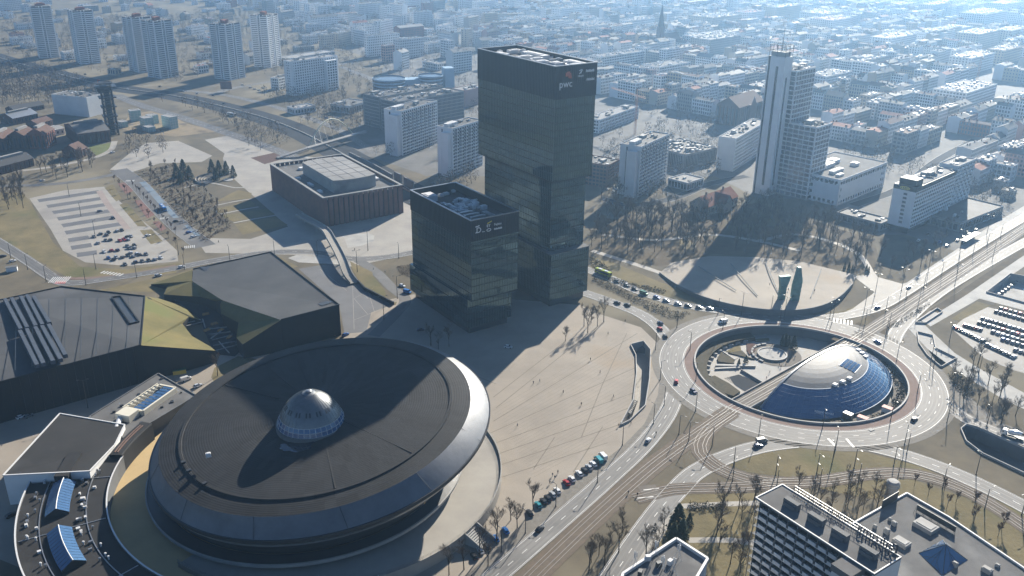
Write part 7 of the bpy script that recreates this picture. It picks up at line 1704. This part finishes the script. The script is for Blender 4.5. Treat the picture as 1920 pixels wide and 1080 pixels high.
def car_parts(van=False):
    body, cab, wh, hl, tl = MB(), MB(), MB(), MB(), MB(); L = 2.65 if van else 2.15; w_ = .95 if van else .88
    if van:
        loft(body, [sec(-L, w_ * .94, .35, 1.9, .1), sec(-L + .15, w_, .28, 2.05, .12), sec(1.1, w_, .28, 2.05, .14), sec(1.9, w_ * .97, .28, 1.25, .12), sec(L - .1, w_ * .92, .3, 1.0, .12), sec(L, w_ * .85, .38, .85, .08)])
        loft(cab, [sec(1.05, w_ * .93, 1.2, 2.0, .12), sec(1.15, w_ * .95, 1.2, 2.0, .12), sec(1.92, w_ * .9, 1.16, 1.32, .05)])
        cab.bx(.2, -w_ - .015, 1.2, 1.0, w_ + .015, 1.75, bottom=True)
    else:
        loft(body, [sec(-L, w_ * .86, .38, .82, .1), sec(-L + .12, w_ * .95, .26, .95, .12), sec(-1.2, w_, .22, .98, .12), sec(.75, w_, .22, .95, .12), sec(1.7, w_ * .95, .24, .80, .12), sec(L, w_ * .82, .34, .64, .1)])
        loft(body, [sec(-1.45, w_ * .68, 1.28, 1.34, .03), sec(-1.2, w_ * .74, 1.34, 1.43, .05), sec(-.2, w_ * .76, 1.38, 1.47, .05), sec(.25, w_ * .7, 1.34, 1.40, .03)])
        loft(cab, [sec(-1.95, w_ * .80, .9, .96, .03), sec(-1.4, w_ * .76, .9, 1.34, .12), sec(-.2, w_ * .80, .9, 1.40, .14), sec(.28, w_ * .76, .9, 1.34, .12), sec(1.0, w_ * .78, .86, .94, .04)])
    wh.rev([(.02, -.11), (.31, -.11), (.33, 0), (.31, .11), (.02, .11)], 12, f=lambda r, z, t: (r * math.cos(t), z, r * math.sin(t)))
    for s in (-1, 1): hl.bx(L - .12, min(s * .45, s * .75), .58, L + .02, max(s * .45, s * .75), .74, bottom=True); tl.bx(-L - .02, min(s * .5, s * .8), .66, -L + .1, max(s * .5, s * .8), .84, bottom=True)
    return body, cab, wh, hl, tl, L
CARM = {}
def car_mesh(van):
    if van not in CARM:
        b, c, w_, h_, t_, L = car_parts(van); CARM[van] = dict(body={}, src=b, cab=c.mesh('windows', M['car_glass']), wheel=w_.mesh('wheel', M['tyre']), head=h_.mesh('headlights', M['lamp_glass']), tail=t_.mesh('tail_lights', M['tail_lamp']), L=L, small={}, raw=(b, c, w_, h_, t_))
    return CARM[van]
def car(p, hd, colr, label, group=None, van=False, full=True, z=None, cat=None):
    k = car_mesh(van); z = .09 if z is None else z
    if full:
        t = thing('van' if van else 'car', label, cat or ('van' if van else 'car'), (p.x, p.y, z), hd, group)
        if colr not in k['body']: k['body'][colr] = k['src'].mesh('body', PAINT[colr])
        link('body', k['body'][colr], t); link('windows', k['cab'], t); link('headlights', k['head'], t); link('tail_lights', k['tail'], t)
        for sx in (-1, 1):
            for sy in (-1, 1): o = link('wheel', k['wheel'], t); o.location = (sx * k['L'] * .6, sy * (.86 if van else .80), .33)
        return t
    if colr not in k['small']:
        m_ = MB()
        for i, q in enumerate(k['raw']):
            for sx, sy in (((0, 0),) if i != 2 else ((-1, -1), (-1, 1), (1, -1), (1, 1))):
                n = len(m_.v); dx, dy, dz = (sx * k['L'] * .6, sy * .8, .33) if i == 2 else (0, 0, 0); m_.v += [(v[0] + dx, v[1] + dy, v[2] + dz) for v in q.v]; m_.f += [tuple(n + j for j in f) for f in q.f]; m_.mi += [i] * len(q.f)
        k['small'][colr] = m_.mesh('car', [PAINT[colr], M['car_glass'], M['tyre'], M['lamp_glass'], M['tail_lamp']])
    o = link('van' if van else 'car', k['small'][colr]); o.location = (p.x, p.y, z); o.rotation_euler = (0, 0, hd); return tag(o, label, cat or ('van' if van else 'car'), group)
def head_on(path, p):
    i = min(range(len(path) - 1), key=lambda j: (path[j] - p).length); t = path[i + 1] - path[i]; return math.atan2(t.y, t.x)
# traffic
for i, (x, y, c) in enumerate(((1157, 529, 'black'), (1175, 536, 'silver'), (1190, 543, 'black'), (1231, 559, 'blue'), (1249, 565, 'silver'), (1271, 571, 'white'), (1290, 575, 'black'), (1311, 578, 'grey'), (1331, 580, 'silver'))):
    p = G(x, y); car(p, head_on(P_W, p), c, '%s car in the queue behind the bus, %s from the bus' % (c, nth(i + (1 if i > 2 else 0))), 'cars queuing on the approach road')
p = G(1207, 552); car(p, head_on(P_W, p), 'green', 'green pickup van in the queue behind the lime bus', 'cars queuing on the approach road', van=True)
for x, y, c, path, lb, v in ((1157, 569, 'black', P_AV, 'black car on the avenue beside the black tower, behind a second dark car', 0), (1176, 573, 'black', P_AV, 'black car on the avenue ahead of another dark car near the tower', 0), (1238, 607, 'dark blue', P_AV, 'dark blue car on the avenue bend, first of three in line', 0),
        (1237, 618, 'red', P_AV, 'dark red car on the avenue bend, middle of three in line', 0), (1247, 632, 'black', P_AV, 'black car on the avenue bend, last of three in line', 0), (1268, 717, 'red', P_AV, 'red car on the avenue beside the roundabout kerb', 0), (1215, 828, 'silver', P_AV, 'silver car alone on the avenue beside the tram track', 0),
        (1012, 994, 'black', P_AV, 'black car alone on the avenue below the parked row', 0), (1645, 578, 'blue', P_W, 'blue car on the avenue lane beyond the roundabout near the monument', 0), (1704, 540, 'white', P_W, 'white car far up the avenue beside the tram poles', 0), (1428, 829, 'grey', P_AVR, 'grey van on the curved carriageway beside a darker car', 1), (1421, 838, 'dark blue', P_AVR, 'dark blue car on the curved carriageway beside a grey van', 0),
        (297, 516 + 2, 'silver', P_OL, 'silver car on the arena road at the zebra crossing', 0), (341, 502, 'white', P_OL, 'white car on the arena road behind the exhibition hall', 0)):
    p = G(x, y); car(p, head_on(path, p), c, lb, 'moving cars on the roads', van=bool(v))
for x, y, c, lb, v in ((1300, 735, 'dark blue', 'dark blue car on the roundabout beside the avenue exit', 0), (1355, 605, 'white', 'white delivery van on the roundabout beside the sunken garden', 1), (1645, 642, 'blue', 'blue car on the roundabout at the tram crossing', 0), (1714, 788, 'black', 'black car on the roundabout near the cement lorry road', 0)):
    p = G(x, y); a = math.atan2(p.y - C_RING.y, p.x - C_RING.x); car(p, a + PI / 2, c, lb, 'moving cars on the roads', van=bool(v), z=.1)
# parked row beside the plaza
hdp = head_on(P_AV, G(1080, 900))
for i, (x, y, c, v) in enumerate(((1130, 858, 'white', 1), (1122, 865, 'teal', 1), (1112, 872, 'white', 0), (1104, 878, 'silver', 0), (1096, 884, 'black', 0), (1086, 890, 'white', 0), (1072, 900, 'white', 0), (1062, 907, 'red', 0), (1045, 922, 'white', 0), (1036, 929, 'silver', 0), (1027, 936, 'black', 0), (1019, 942, 'black', 0), (1009, 949, 'teal', 0), (993, 964, 'black', 0), (948, 997, 'bright blue', 0), (929, 1012, 'bright blue', 0), (912, 1026, 'black', 0), (900, 1034, 'white', 0), (889, 1045, 'black', 0))):
    car(G(x, y), hdp + 1.05, c, '%s %s in the plaza-side parked row, %s from the stair end' % (c, 'van' if v else 'car', nth(i)), 'cars parked beside the plaza', van=bool(v), z=.06)
for x, y, hd, c, v, lb in ((530, 653, .3, 'white', 1, 'white van parked below the exhibition hall wall, lowest of three'), (553, 644, .3, 'white', 1, 'white van parked below the exhibition hall wall, middle of three'), (581, 631, -.2, 'white', 1, 'white van parked below the exhibition hall wall, highest of three'), (617, 627, 1.2, 'grey', 0, 'grey car parked beside the exhibition hall corner'),
        (630, 628, 1.2, 'black', 0, 'black car parked beside the exhibition hall corner'), (648, 629, .9, 'blue', 0, 'blue car parked outside the exhibition hall corner'), (349, 713, .7, 'white', 1, 'white van parked behind the flat hall beside a yellow container'), (371, 725, .8, 'white', 0, 'white car parked behind the flat hall beside the arena rim'),
        (754, 537, -.6, 'white', 0, 'white car stopped behind a blue van beside the office block'), (764, 549, -.6, 'bright blue', 1, 'blue van beside the foot of the office block'), (953, 652, -.2, 'white', 0, 'white car alone on the shaded plaza'), (40, 783, 1.0, 'white', 0, 'white car in the shaded yard below the congress hall'), (54, 782, 1.0, 'grey', 0, 'grey car in the shaded yard beside a white one'),
        (788, 620, .3, 'dark blue', 0, 'dark car in the shade behind the arena'), (22, 968, .9, 'black', 0, 'black car parked outside the ring annex at the picture edge')):
    car(G(x, y), hd, c, lb, 'parked cars around the arena', van=bool(v), z=.06)
# west car park
wl_ = ((637, 330), (530, 435), (567, 418), (600, 425), (612, 410), (660, 402), (686, 398), (552, 470), (597, 455), (622, 452), (675, 457), (697, 452), (715, 435), (738, 432), (722, 450), (587, 520), (628, 512), (662, 510), (718, 487), (728, 500), (757, 483), (757, 497), (612, 555), (655, 550), (690, 550), (720, 540), (750, 545), (785, 535), (823, 533), (705, 590), (763, 577), (802, 572), (838, 568), (872, 562), (905, 553), (735, 525), (770, 530), (640, 563))
rv = random.Random(4); hw = math.atan2(*(lambda d: (d.y, d.x))(G(240, 470) - G(150, 492))); cnt = {}
for i, (x, y) in enumerate(wl_):
    c = 'red' if i in (10, 11, 16) else rv.choice(('black', 'grey', 'dark blue', 'black', 'silver', 'white', 'blue', 'grey')); k = cnt.get(c, 0); cnt[c] = k + 1
    car(G(x / 3, 300 + y / 3), hw + PI / 2 + rv.choice((0, PI)), c, '%s car in the west car park, %s %s one counted from the walkway' % (c, nth(k), c), 'cars in the west car park', full=False, z=.07)
for x, y, c, v, lb in ((277, 443, 'white', 0, 'white car on the lot road beside the street trees'), (330, 416, 'black', 0, 'black car on the bus lane below the bus'), (354, 437, 'blue', 0, 'blue car waiting on the bus lane'), (363, 445, 'white', 0, 'white car waiting on the bus lane'), (188, 397, 'grey', 0, 'grey car on the lane above the west car park'), (79, 340, 'silver', 0, 'silver car on the lane below the mine halls'), (211, 287, 'white', 0, 'white car on the museum road'), (24, 491, 'white', 0, 'white car beside the site hut on the arena road verge'), (6, 482, 'black', 0, 'black car at the picture edge on the arena road verge')):
    car(G(x, y), .9, c, lb, 'stray parked cars', full=False, z=.1)
# packed car park
cnt = {}; rows = (((1864, 584), (1940, 606), 9), ((1838, 597), (1940, 627), 12), ((1832, 605), (1940, 637), 12), ((1858, 622), (1940, 648), 9), ((1876, 636), (1940, 656), 7), ((1788, 613), (1846, 642), 9), ((1848, 646), (1904, 672), 8), ((1806, 610), (1842, 620), 5), ((1900, 656), (1945, 670), 5), ((1872, 578), (1945, 598), 8))
for ri, (a, b_, n) in enumerate(rows):
    A, B = G(*a), G(*b_); d = B - A; hd = math.atan2(d.y, d.x) + PI / 2
    for i in range(n):
        c = rv.choice(('silver', 'grey', 'grey', 'black', 'black', 'blue', 'white', 'dark blue', 'red', 'dark blue')); 
        car(A.lerp(B, (i + .5) / n), hd + rv.uniform(-.05, .05), c, '%s car in the packed lot, row %s from the avenue, %s along it' % (c, nth(ri).replace('first', 'one') if False else nth(ri), nth(i)), 'cars in the packed car park', full=False, z=.06)
for i in range(8):
    car(G(1862, 552, -4.5).lerp(G(1902, 524, -4.5), i / 7) + Vector((3, -1, 0)), .9, rv.choice(('grey', 'black', 'silver')), 'car in the sunken court, %s from its near corner' % nth(i), 'cars in the sunken court', full=False, z=-4.45)
for i, (x, y) in enumerate(((1795, 452), (1806, 446), (1817, 440), (1775, 462), (1762, 455), (1740, 440), (1830, 432), (1722, 452))): car(G(x, y), .9, rv.choice(('white', 'silver', 'blue', 'black')), 'car parked in front of the white hotel, %s from the shelter' % nth(i), 'cars in front of the white hotel', full=False, z=.06)
for i, (x, y) in enumerate(((1152, 352), (1160, 347), (1168, 352), (1150, 360), (1176, 345), (1185, 350), (1140, 356))): car(G(x, y), 1.2, rv.choice(('white', 'silver', 'grey')), 'car parked below the pink high-rise slab, %s from the tower' % nth(i), 'cars below the pink slab', full=False, z=.06)
_rc = random.Random(12)
for i in range(34):
    x, y = _rc.choice(((1240 + _rc.uniform(0, 90), 352 + _rc.uniform(-4, 10)), (1140 + _rc.uniform(0, 40), 360 + _rc.uniform(-14, 10)), (1260 + _rc.uniform(0, 80), 318 + _rc.uniform(-8, 6)), (1680 + _rc.uniform(0, 70), 372 + _rc.uniform(-6, 20))))
    if clear(G(x, y).x, G(x, y).y, 2.0): car(G(x, y), _rc.choice((.77, 2.34)), _rc.choice(('white', 'silver', 'grey', 'black', 'blue')), 'car parked among the blocks around the stepped tower, %s in that quarter' % nth(i), 'cars parked around the stepped tower', full=False, z=.05)
for i, (x, y) in enumerate(((470, 165), (478, 168), (486, 170), (494, 166), (505, 171), (455, 160), (612, 222), (622, 224), (632, 222), (642, 226), (618, 217), (650, 222))): car(G(x, y), .4, rv.choice(('white', 'silver', 'blue')), 'distant car beside the motorway junction, %s from the star towers' % nth(i), 'distant parked cars', full=False, z=.1)
for i, (x, y) in enumerate(((300, 163), (345, 172), (370, 176), (400, 180), (420, 195), (520, 232), (160, 140), (240, 168), (610, 262))): car(G(x, y), -.6, rv.choice(('white', 'silver', 'black')), 'distant car on the motorway, %s seen from the woods' % nth(i), 'distant motorway cars', full=False, z=.12)
def bus(p, hd, colr, label, L=12.0, z=.1):
    t = thing('bus', label, 'bus', (p.x, p.y, z), hd, None); b = MB(); loft(b, [sec(-L / 2, 1.2, .35, 2.95, .18), sec(-L / 2 + .2, 1.27, .3, 3.05, .2), sec(L / 2 - .3, 1.27, .3, 3.05, .2), sec(L / 2, 1.18, .35, 2.8, .2)]); b.build('body', PAINT[colr], t)
    b = MB(); b.bx(-L / 2 + .6, -1.29, 1.25, L / 2 - .8, 1.29, 2.35, bottom=True); b.bx(L / 2 - .2, -1.05, 1.0, L / 2 + .02, 1.05, 2.55, bottom=True); b.build('windows', M['car_glass'], t)
    b = MB(); b.bx(-L * .3, -.8, 3.04, -L * .1, .8, 3.3); b.bx(L * .1, -.7, 3.04, L * .3, .7, 3.25); b.build('roof_unit', PAINT['white'], t)
    for x in (-L * .28, L * .3):
        for s in (-1, 1): b = MB(); b.rev([(.02, -.15), (.46, -.15), (.48, 0), (.46, .15), (.02, .15)], 14, f=lambda r, q, a: (x + r * math.cos(a), s * 1.15 + q, .48 + r * math.sin(a))); b.build('wheel', M['tyre'], t)
p = G(1131, 515); bus(p, head_on(P_W, p), 'lime', 'lime and yellow city bus heading the queue beside the black tower')
p = G(306, 393); bus(p, head_on(P_BL, p), 'bright blue', 'bright blue bus standing on the blue bus lane')
bus(G(434, 217), -.6, 'white', 'white coach on the sunken motorway')
# cement lorry
p = G(1897, 820); t = thing('cement_lorry', 'white cement mixer lorry on the road above the walled cutting', 'lorry', (p.x, p.y, .1), head_on(P_E, p) + PI); b = MB(); b.bx(-4.5, -1.1, .7, 3.0, 1.1, 1.0, bottom=True); b.build('chassis', M['dark_metal'], t)
b = MB(); loft(b, [sec(2.2, 1.2, .6, 2.9, .15), sec(3.9, 1.2, .6, 2.9, .15), sec(4.2, 1.15, .6, 2.0, .15)]); b.build('cab', PAINT['white'], t); b = MB(); b.bx(3.2, -1.22, 1.7, 4.0, 1.22, 2.5, bottom=True); b.build('cab_windows', M['car_glass'], t)
b = MB(); b.rev([(.3, 0), (.9, .2), (1.25, 2), (1.2, 3.4), (.75, 5.4), (.7, 5.5), (.02, 5.5)], 18, f=lambda r, z, a: (1.9 - z * .98, r * math.cos(a), 2.1 + z * .16 + r * math.sin(a))); b.build('drum', PAINT['white'], t, smooth=False)
for x in (-3.6, -2.2, 3.1):
    for s in (-1, 1): b = MB(); b.rev([(.02, -.2), (.5, -.2), (.52, 0), (.5, .2), (.02, .2)], 14, f=lambda r, q, a: (x + r * math.cos(a), s * 1.0 + q, .52 + r * math.sin(a))); b.build('wheel', M['tyre'], t)
t = thing('skip_container', 'yellow and green waste container behind the flat hall', 'container', G(337, 700), .4); b = MB(); loft(b, [[(-3, -1.2, 0), (-3, 1.2, 0), (-3, 1.3, 2.0), (-3, -1.3, 2.0)], [(3, -1.2, 0), (3, 1.2, 0), (3, 1.3, 2.0), (3, -1.3, 2.0)]]); b.build('body', M['yellow'], t); b = MB(); b.bx(-3, -1.3, 2.02, 3, 1.3, 2.2); b.build('lid', PAINT['green'], t)
t = thing('site_hut', 'small white site hut on the arena road verge', 'hut', G(23, 508), .4); b = MB(); b.box(0, 0, 0, 6, 3, 2.8); b.build('body', M['white_render'], t); b = MB(); b.box(0, 0, 2.8, 6.4, 3.4, .25); b.build('roof', M['roof_grey'], t)
t = thing('tram_shelter', 'long white-roofed tram shelter on the avenue near the hotel', 'shelter', G(1818, 452), head_on(P_W, G(1818, 452))); b = MB(); b.box(0, 0, 3.2, 26, 4, .35, bottom=True); b.build('roof', M['white_metal'], t); b = MB(); b.box(0, 1.5, 0, 24, .1, 2.6); b.build('glass_back', M['window_glass'], t); b = MB(); [b.box(-12 + i * 4.8, 1.2, 0, .18, .18, 3.2) for i in range(6)]; b.build('posts', M['steel'], t)
t = thing('billboard', 'roadside billboard with dark poster at the motorway junction', 'billboard', G(425, 172), .2); b = MB(); b.box(0, 0, 3, 13, .6, 9, bottom=True); b.build('panel', M['brick_panel'], t); b = MB(); b.box(-3, .1, 0, .6, .6, 3); b.box(3, .1, 0, .6, .6, 3); b.build('posts', M['steel'], t)
# underpass roofs and stair details
for i in range(9): o = pit_o['plaza_stair_well']; b = MB(); q = G(1176 + i * 1.6, 786 - i * 4.5, -4.9); b.box(q.x, q.y, -4.9, 4.2, .7, 4.2 - i * .45, 2.2); b.build('step', M['concrete'], o, True)
b = MB(); q = G(1196, 655, -4.9); b.box(q.x, q.y, -4.95, 7, 10, 2.8, 1.2); b.build('portal', M['concrete_dark'], pit_o['plaza_stair_well'], True)
b = MB(); q = G(1734, 630, -4.9); b.box(q.x, q.y, -4.95, 9, 4, 4.9, .2); b.build('portal', M['concrete_dark'], pit_o['underpass_ramp'], True)
for k_ in range(2): b = MB(); b.bar(G(1731 + k_ * 9, 640, -3.2), G(1762 + k_ * 9, 674, -3.2), .6, 3.0); b.build('ramp_wall', M['concrete'], pit_o['underpass_ramp'], True)
am = thing('amphitheatre', 'stepped round lawn amphitheatre beside the dark conifers', 'amphitheatre', G(406, 336)); b = MB()
for i in range(6): r = 5 + i * 2.2; b.rev([(r, .12 + .25 * i), (r + .7, .12 + .25 * i), (r + .7, 0), ], 26, 1.2, 4.6, lambda r_, z, a: (r_ * math.cos(a), r_ * math.sin(a), z)); b.rev([(r, 0), (r, .12 + .25 * i)], 26, 1.2, 4.6)
b.build('tiers', M['paving'], am); b = MB(); b.rev([(4.2, .0), (4.2, .4), (.02, .4)], 24, f=lambda r_, z, a: (10 + r_ * math.cos(a), -2 + r_ * math.sin(a), z)); b.build('stage', M['concrete'], am)

# ------------------------------------------------------------------ lamp posts and tram poles
def lamp_meshes(h, arm, two=False):
    p = MB(); p.tube((0, 0, 0), (0, 0, h), .2, .12, 6); p.box(0, 0, 0, .4, .4, .5); a = MB(); hd = MB()
    for s in ((1, -1) if two else (1,)): a.tube((0, 0, h - .1), (s * arm, 0, h + .35), .06, .05, 5); hd.bx(min(s * arm * .75, s * arm * 1.25), -.16, h + .25, max(s * arm * .75, s * arm * 1.25), .16, h + .45, bottom=True)
    return p.mesh('post', M['dark_metal']), a.mesh('arm', M['dark_metal']), hd.mesh('lantern', M['dark_metal'])
LAMP = lamp_meshes(10, 1.5); LAMP2 = lamp_meshes(14, 2.0, True); POLE = lamp_meshes(9.5, 2.6)
def lamps(pts, kind, what, name, ref, grp_):
    order = sorted(range(len(pts)), key=lambda i: (pts[i][0] - ref[1]).length)
    for k, i in enumerate(order):
        p, hd = pts[i]; t = thing(name, '%s, %s from the %s' % (what, nth(k), ref[0]), 'lamp post' if name == 'street_lamp' else 'pole', (p.x, p.y, 0), hd, grp_)
        for nm, me in zip(('post', 'arm', 'lantern'), kind): link(nm, me, t)
def spaced(path, off, every, start=4.0, face=1):
    q = side(path, off); L = plen(q); out = []; d = start
    while d < L:
        p, h = along(q, d)
        if not on_other_road(p, None, 1.2) and abs((Vector((p.x, p.y, 0)) - C_RING).length) > 51: out.append((p, h + PI / 2 * face))
        d += every
    return out
ROADS_S = ROADS; 
lamps(spaced(P_TL, 5.0, 17, 30, -1) + spaced(P_TL, -5.0, 17, 34, 1), POLE, 'dark tram pole along the tram loop', 'tram_pole', ('roundabout', C_RING), 'tram poles of the loop')
lamps(spaced(P_TR, 5.6, 24, 4, -1), POLE, 'dark tram pole beside the avenue track', 'tram_pole', ('roundabout', C_RING), 'tram poles of the avenue')
lamps(spaced(P_TR2, 5.4, 26, 4, -1) + spaced(P_TR2, -5.4, 26, 10, 1), POLE, 'dark tram pole beyond the roundabout', 'tram_pole', ('roundabout', C_RING), 'tram poles beyond the roundabout')
ringp = [(C_RING + Vector((math.cos(a), math.sin(a), 0)) * r, a + (0 if r < 60 else PI)) for r, n in ((54.0, 10), (70.5, 14)) for a in [2 * PI * (i + .35) / n for i in range(n)]]
ringp = [q for q in ringp if not (abs((q[0] - C_RING).dot(TN)) < 8)]
lamps(ringp, LAMP, 'street lamp on the roundabout kerb', 'street_lamp', ('winged monument', G(1478, 560)), 'street lamps of the roundabout')
lamps([(G(x, y), a) for x, y, a in ((1120, 905, 2.4), (1042, 950, 2.4), (1167, 835, 2.4), (985, 1000, 2.4), (940, 1035, 2.4), (1225, 795, 2.4), (1245, 760, 2.4))], LAMP, 'street lamp on the plaza edge of the avenue', 'street_lamp', ('roundabout', C_RING), 'street lamps of the plaza edge')
lamps(spaced(P_OL, -5.5, 28, 8, 1), LAMP, 'street lamp along the arena road', 'street_lamp', ('concert hall', Vector((-131, 600, 0))), 'street lamps of the arena road')
lamps([(G(x, y), .6) for x, y in ((130, 368), (152, 405), (178, 440), (180, 505), (240, 372), (335, 478))], LAMP, 'street lamp in the west car park', 'street_lamp', ('bus lane', G(300, 390)), 'street lamps of the west car park')
lamps([(G(x, y), 2.2) for x, y in ((1620, 585), (1690, 545), (1740, 510), (1800, 470), (1850, 440), (1720, 580), (1790, 535), (1860, 490), (1640, 555), (1560, 605), (1470, 600), (1390, 592))], LAMP2, 'tall double street lamp along the upper avenue', 'street_lamp', ('roundabout', C_RING), 'street lamps of the upper avenue')
lamps([(G(x, y), .3) for x, y in ((165, 765), (720, 600), (745, 560), (670, 510), (690, 470))], LAMP2, 'tall double street lamp around the arena yards', 'street_lamp', ('flat hall', FP[5]), 'street lamps of the arena yards')
lamps([(G(x, y), 2.0) for x, y in ((1750, 690), (1800, 740), (1850, 800), (1780, 640), (1835, 700), (1560, 870), (1700, 850), (1830, 890))], LAMP, 'street lamp on the verge right of the roundabout'.replace('right of', 'beyond'), 'street_lamp', ('cement lorry', G(1897, 818)), 'street lamps of the eastern verge')

# ------------------------------------------------------------------ people
def person_mesh(stride, name):
    V = [(0, 0, .95), (0, 0, 1.18), (0, 0, 1.42), (.01, 0, 1.53), (.02, 0, 1.66), (.02, 0, 1.76), (0, .10, .90), (stride * .5, .10, .50), (stride * .9 - .05, .11, .08), (stride * .9 + .12, .11, .04), (0, -.10, .90), (-stride * .3, -.10, .50), (-stride * .9, -.11, .09), (-stride * .9 + .16, -.11, .04),
         (0, .21, 1.40), (-stride * .4, .26, 1.13), (-stride * .2, .27, .90), (-stride * .15, .27, .80), (0, -.21, 1.40), (stride * .4, -.26, 1.13), (stride * .6, -.26, .92), (stride * .65, -.26, .82)]
    E_ = [(0, 1), (1, 2), (2, 3), (3, 4), (4, 5), (0, 6), (6, 7), (7, 8), (8, 9), (0, 10), (10, 11), (11, 12), (12, 13), (2, 14), (14, 15), (15, 16), (16, 17), (2, 18), (18, 19), (19, 20), (20, 21)]
    RR = [.16, .15, .17, .06, .105, .08, .10, .075, .055, .05, .10, .075, .055, .05, .075, .055, .045, .04, .075, .055, .045, .04]
    me = bpy.data.meshes.new(name); me.from_pydata(V, E_, []); o = bpy.data.objects.new(name, me); col.objects.link(o)
    md = o.modifiers.new('s', 'SKIN'); 
    for i, s in enumerate(me.skin_vertices[0].data): s.radius = (RR[i], RR[i]); s.use_root = (i == 0)
    sb = o.modifiers.new('b', 'SUBSURF'); sb.levels = 1; sb.render_levels = 1
    dg = bpy.context.evaluated_depsgraph_get(); out = bpy.data.meshes.new_from_object(o.evaluated_get(dg)); bpy.data.objects.remove(o); return out
mat('skin', (.42, .27, .19), None, rough=.6); mat('hair', (.035, .025, .018), None, rough=.7); mat('trousers', (.022, .025, .035), None, rough=.8)
JK = {'black': mat('jacket_black', (.018, .018, .022), None, rough=.8), 'navy': mat('jacket_navy', (.025, .035, .075), None, rough=.8), 'grey': mat('jacket_grey', (.12, .12, .125), None, rough=.8), 'red': mat('jacket_red', (.28, .03, .03), None, rough=.8)}
PM = {}
for st in (.12, .3):
    base = person_mesh(st, 'person')
    for jn, jm in JK.items():
        me = base.copy(); me.materials.clear()
        for m_ in (jm, M['trousers'], M['skin'], M['hair']): me.materials.append(m_)
        for f in me.polygons:
            z = f.center.z; y = abs(f.center.y); f.material_index = (3 if z > 1.70 or (z > 1.62 and f.center.x < 0) else 2) if z > 1.50 else (2 if (y > .19 and z < .86) else (1 if z < .92 else 0)); f.use_smooth = True
        PM[(st, jn)] = me
spots = [(1107, 676, 'black', 'walking alone on the upper plaza'), (1056, 737, 'black', 'walking alone in the middle of the plaza'), (1036, 893, 'navy', 'standing in a small group behind the parked row'), (1040, 898, 'black', 'standing beside the lamp behind the parked row'), (1031, 908, 'black', 'stooping over behind the parked row'), (1046, 888, 'grey', 'walking away from the group behind the parked row'),
         (1160, 800, 'black', 'standing at the foot of the plaza stairwell'), (1183, 795, 'navy', 'walking past the plaza stairwell'), (1172, 604, 'black', 'walking at the road edge of the upper plaza'), (1140, 627, 'grey', 'walking in front of the shrubs near the tower'), (1195, 930, 'black', 'waiting on the crossing beside the tram track'), (1178, 926, 'navy', 'crossing the tram track'), (1230, 815, 'black', 'walking beside the avenue kerb')]
_r = random.Random(31)
for i, (x, y) in enumerate(((1000, 720), (1012, 716), (1090, 760), (1125, 700), (1150, 745), (970, 800))): spots.append((x, y, _r.choice(('black', 'navy', 'grey')), 'strolling on the open plaza, %s counted from the office tower' % nth(i)))
gs_ = [(1461, 686, 'black', 'walking past the fountain basin'), (1464, 690, 'grey', 'walking with another past the fountain'), (1474, 682, 'navy', 'standing on the bright court of the sunken garden'), (1443, 700, 'black', 'sitting edge of the garden stairs'.replace('sitting', 'standing at the')), (1490, 672, 'black', 'near the pavilion door in the sunken garden'), (1437, 711, 'red', 'at the foot of the garden stairs')]
us = [(1478, 545, 'black', 'standing beside the monument wings'), (1443, 535, 'black', 'walking across the monument terrace'), (1527, 547, 'grey', 'walking behind the monument wings'), (1745, 640, 'black', 'walking on the white path'), (1765, 662, 'navy', 'on the white path beside the underpass ramp'), (1700, 560, 'black', 'waiting near the upper avenue'), (665, 470, 'black', 'on the concert hall forecourt'), (700, 506, 'navy', 'at the corner lawn behind the office block'), (722, 512, 'black', 'crossing the street behind the office block'), (410, 455, 'black', 'on the forecourt beside the bus lane'), (640, 500, 'grey', 'on the long white stair behind the exhibition hall')]
rp_ = random.Random(3)
for L_, z in ((spots, .04), (gs_, -4.95), (us, .06)):
    for x, y, j, lb in L_:
        p = G(x, y, z) if z < 0 else G(x, y, 0); zz = z if L_ is not us or not (1430 < x < 1540) else 2.0
        if zz == 2.0: p = G(x, y, 2.0)
        o = link('person', PM[(rp_.choice((.12, .3)), j)]); o.location = (p.x, p.y, zz); o.rotation_euler = (0, 0, rp_.uniform(0, 2 * PI)); tag(o, 'person in %s jacket %s' % (j, lb), 'person', 'people out walking')
# ------------------------------------------------------------------ haze: one closed box of thin pale air
hz = MB(); hz.bx(-6100, -2100, -7.4, 6100, 9100, 214.0, bottom=True)
hm = bpy.data.materials.new('haze_air'); hm.use_nodes = True; hn = hm.node_tree; hn.nodes.remove(hn.nodes['Principled BSDF'])
pv = hn.nodes.new('ShaderNodeVolumePrincipled'); pv.inputs['Density'].default_value = 0.000155
pv.inputs['Color'].default_value = (0.40, 0.67, 1.0, 1); pv.inputs['Anisotropy'].default_value = 0.70
hn.links.new(pv.outputs[0], hn.nodes['Material Output'].inputs['Volume'])
ho = hz.build('haze', hm); tag(ho, 'pale blue haze over the whole city', None, None, 'stuff')
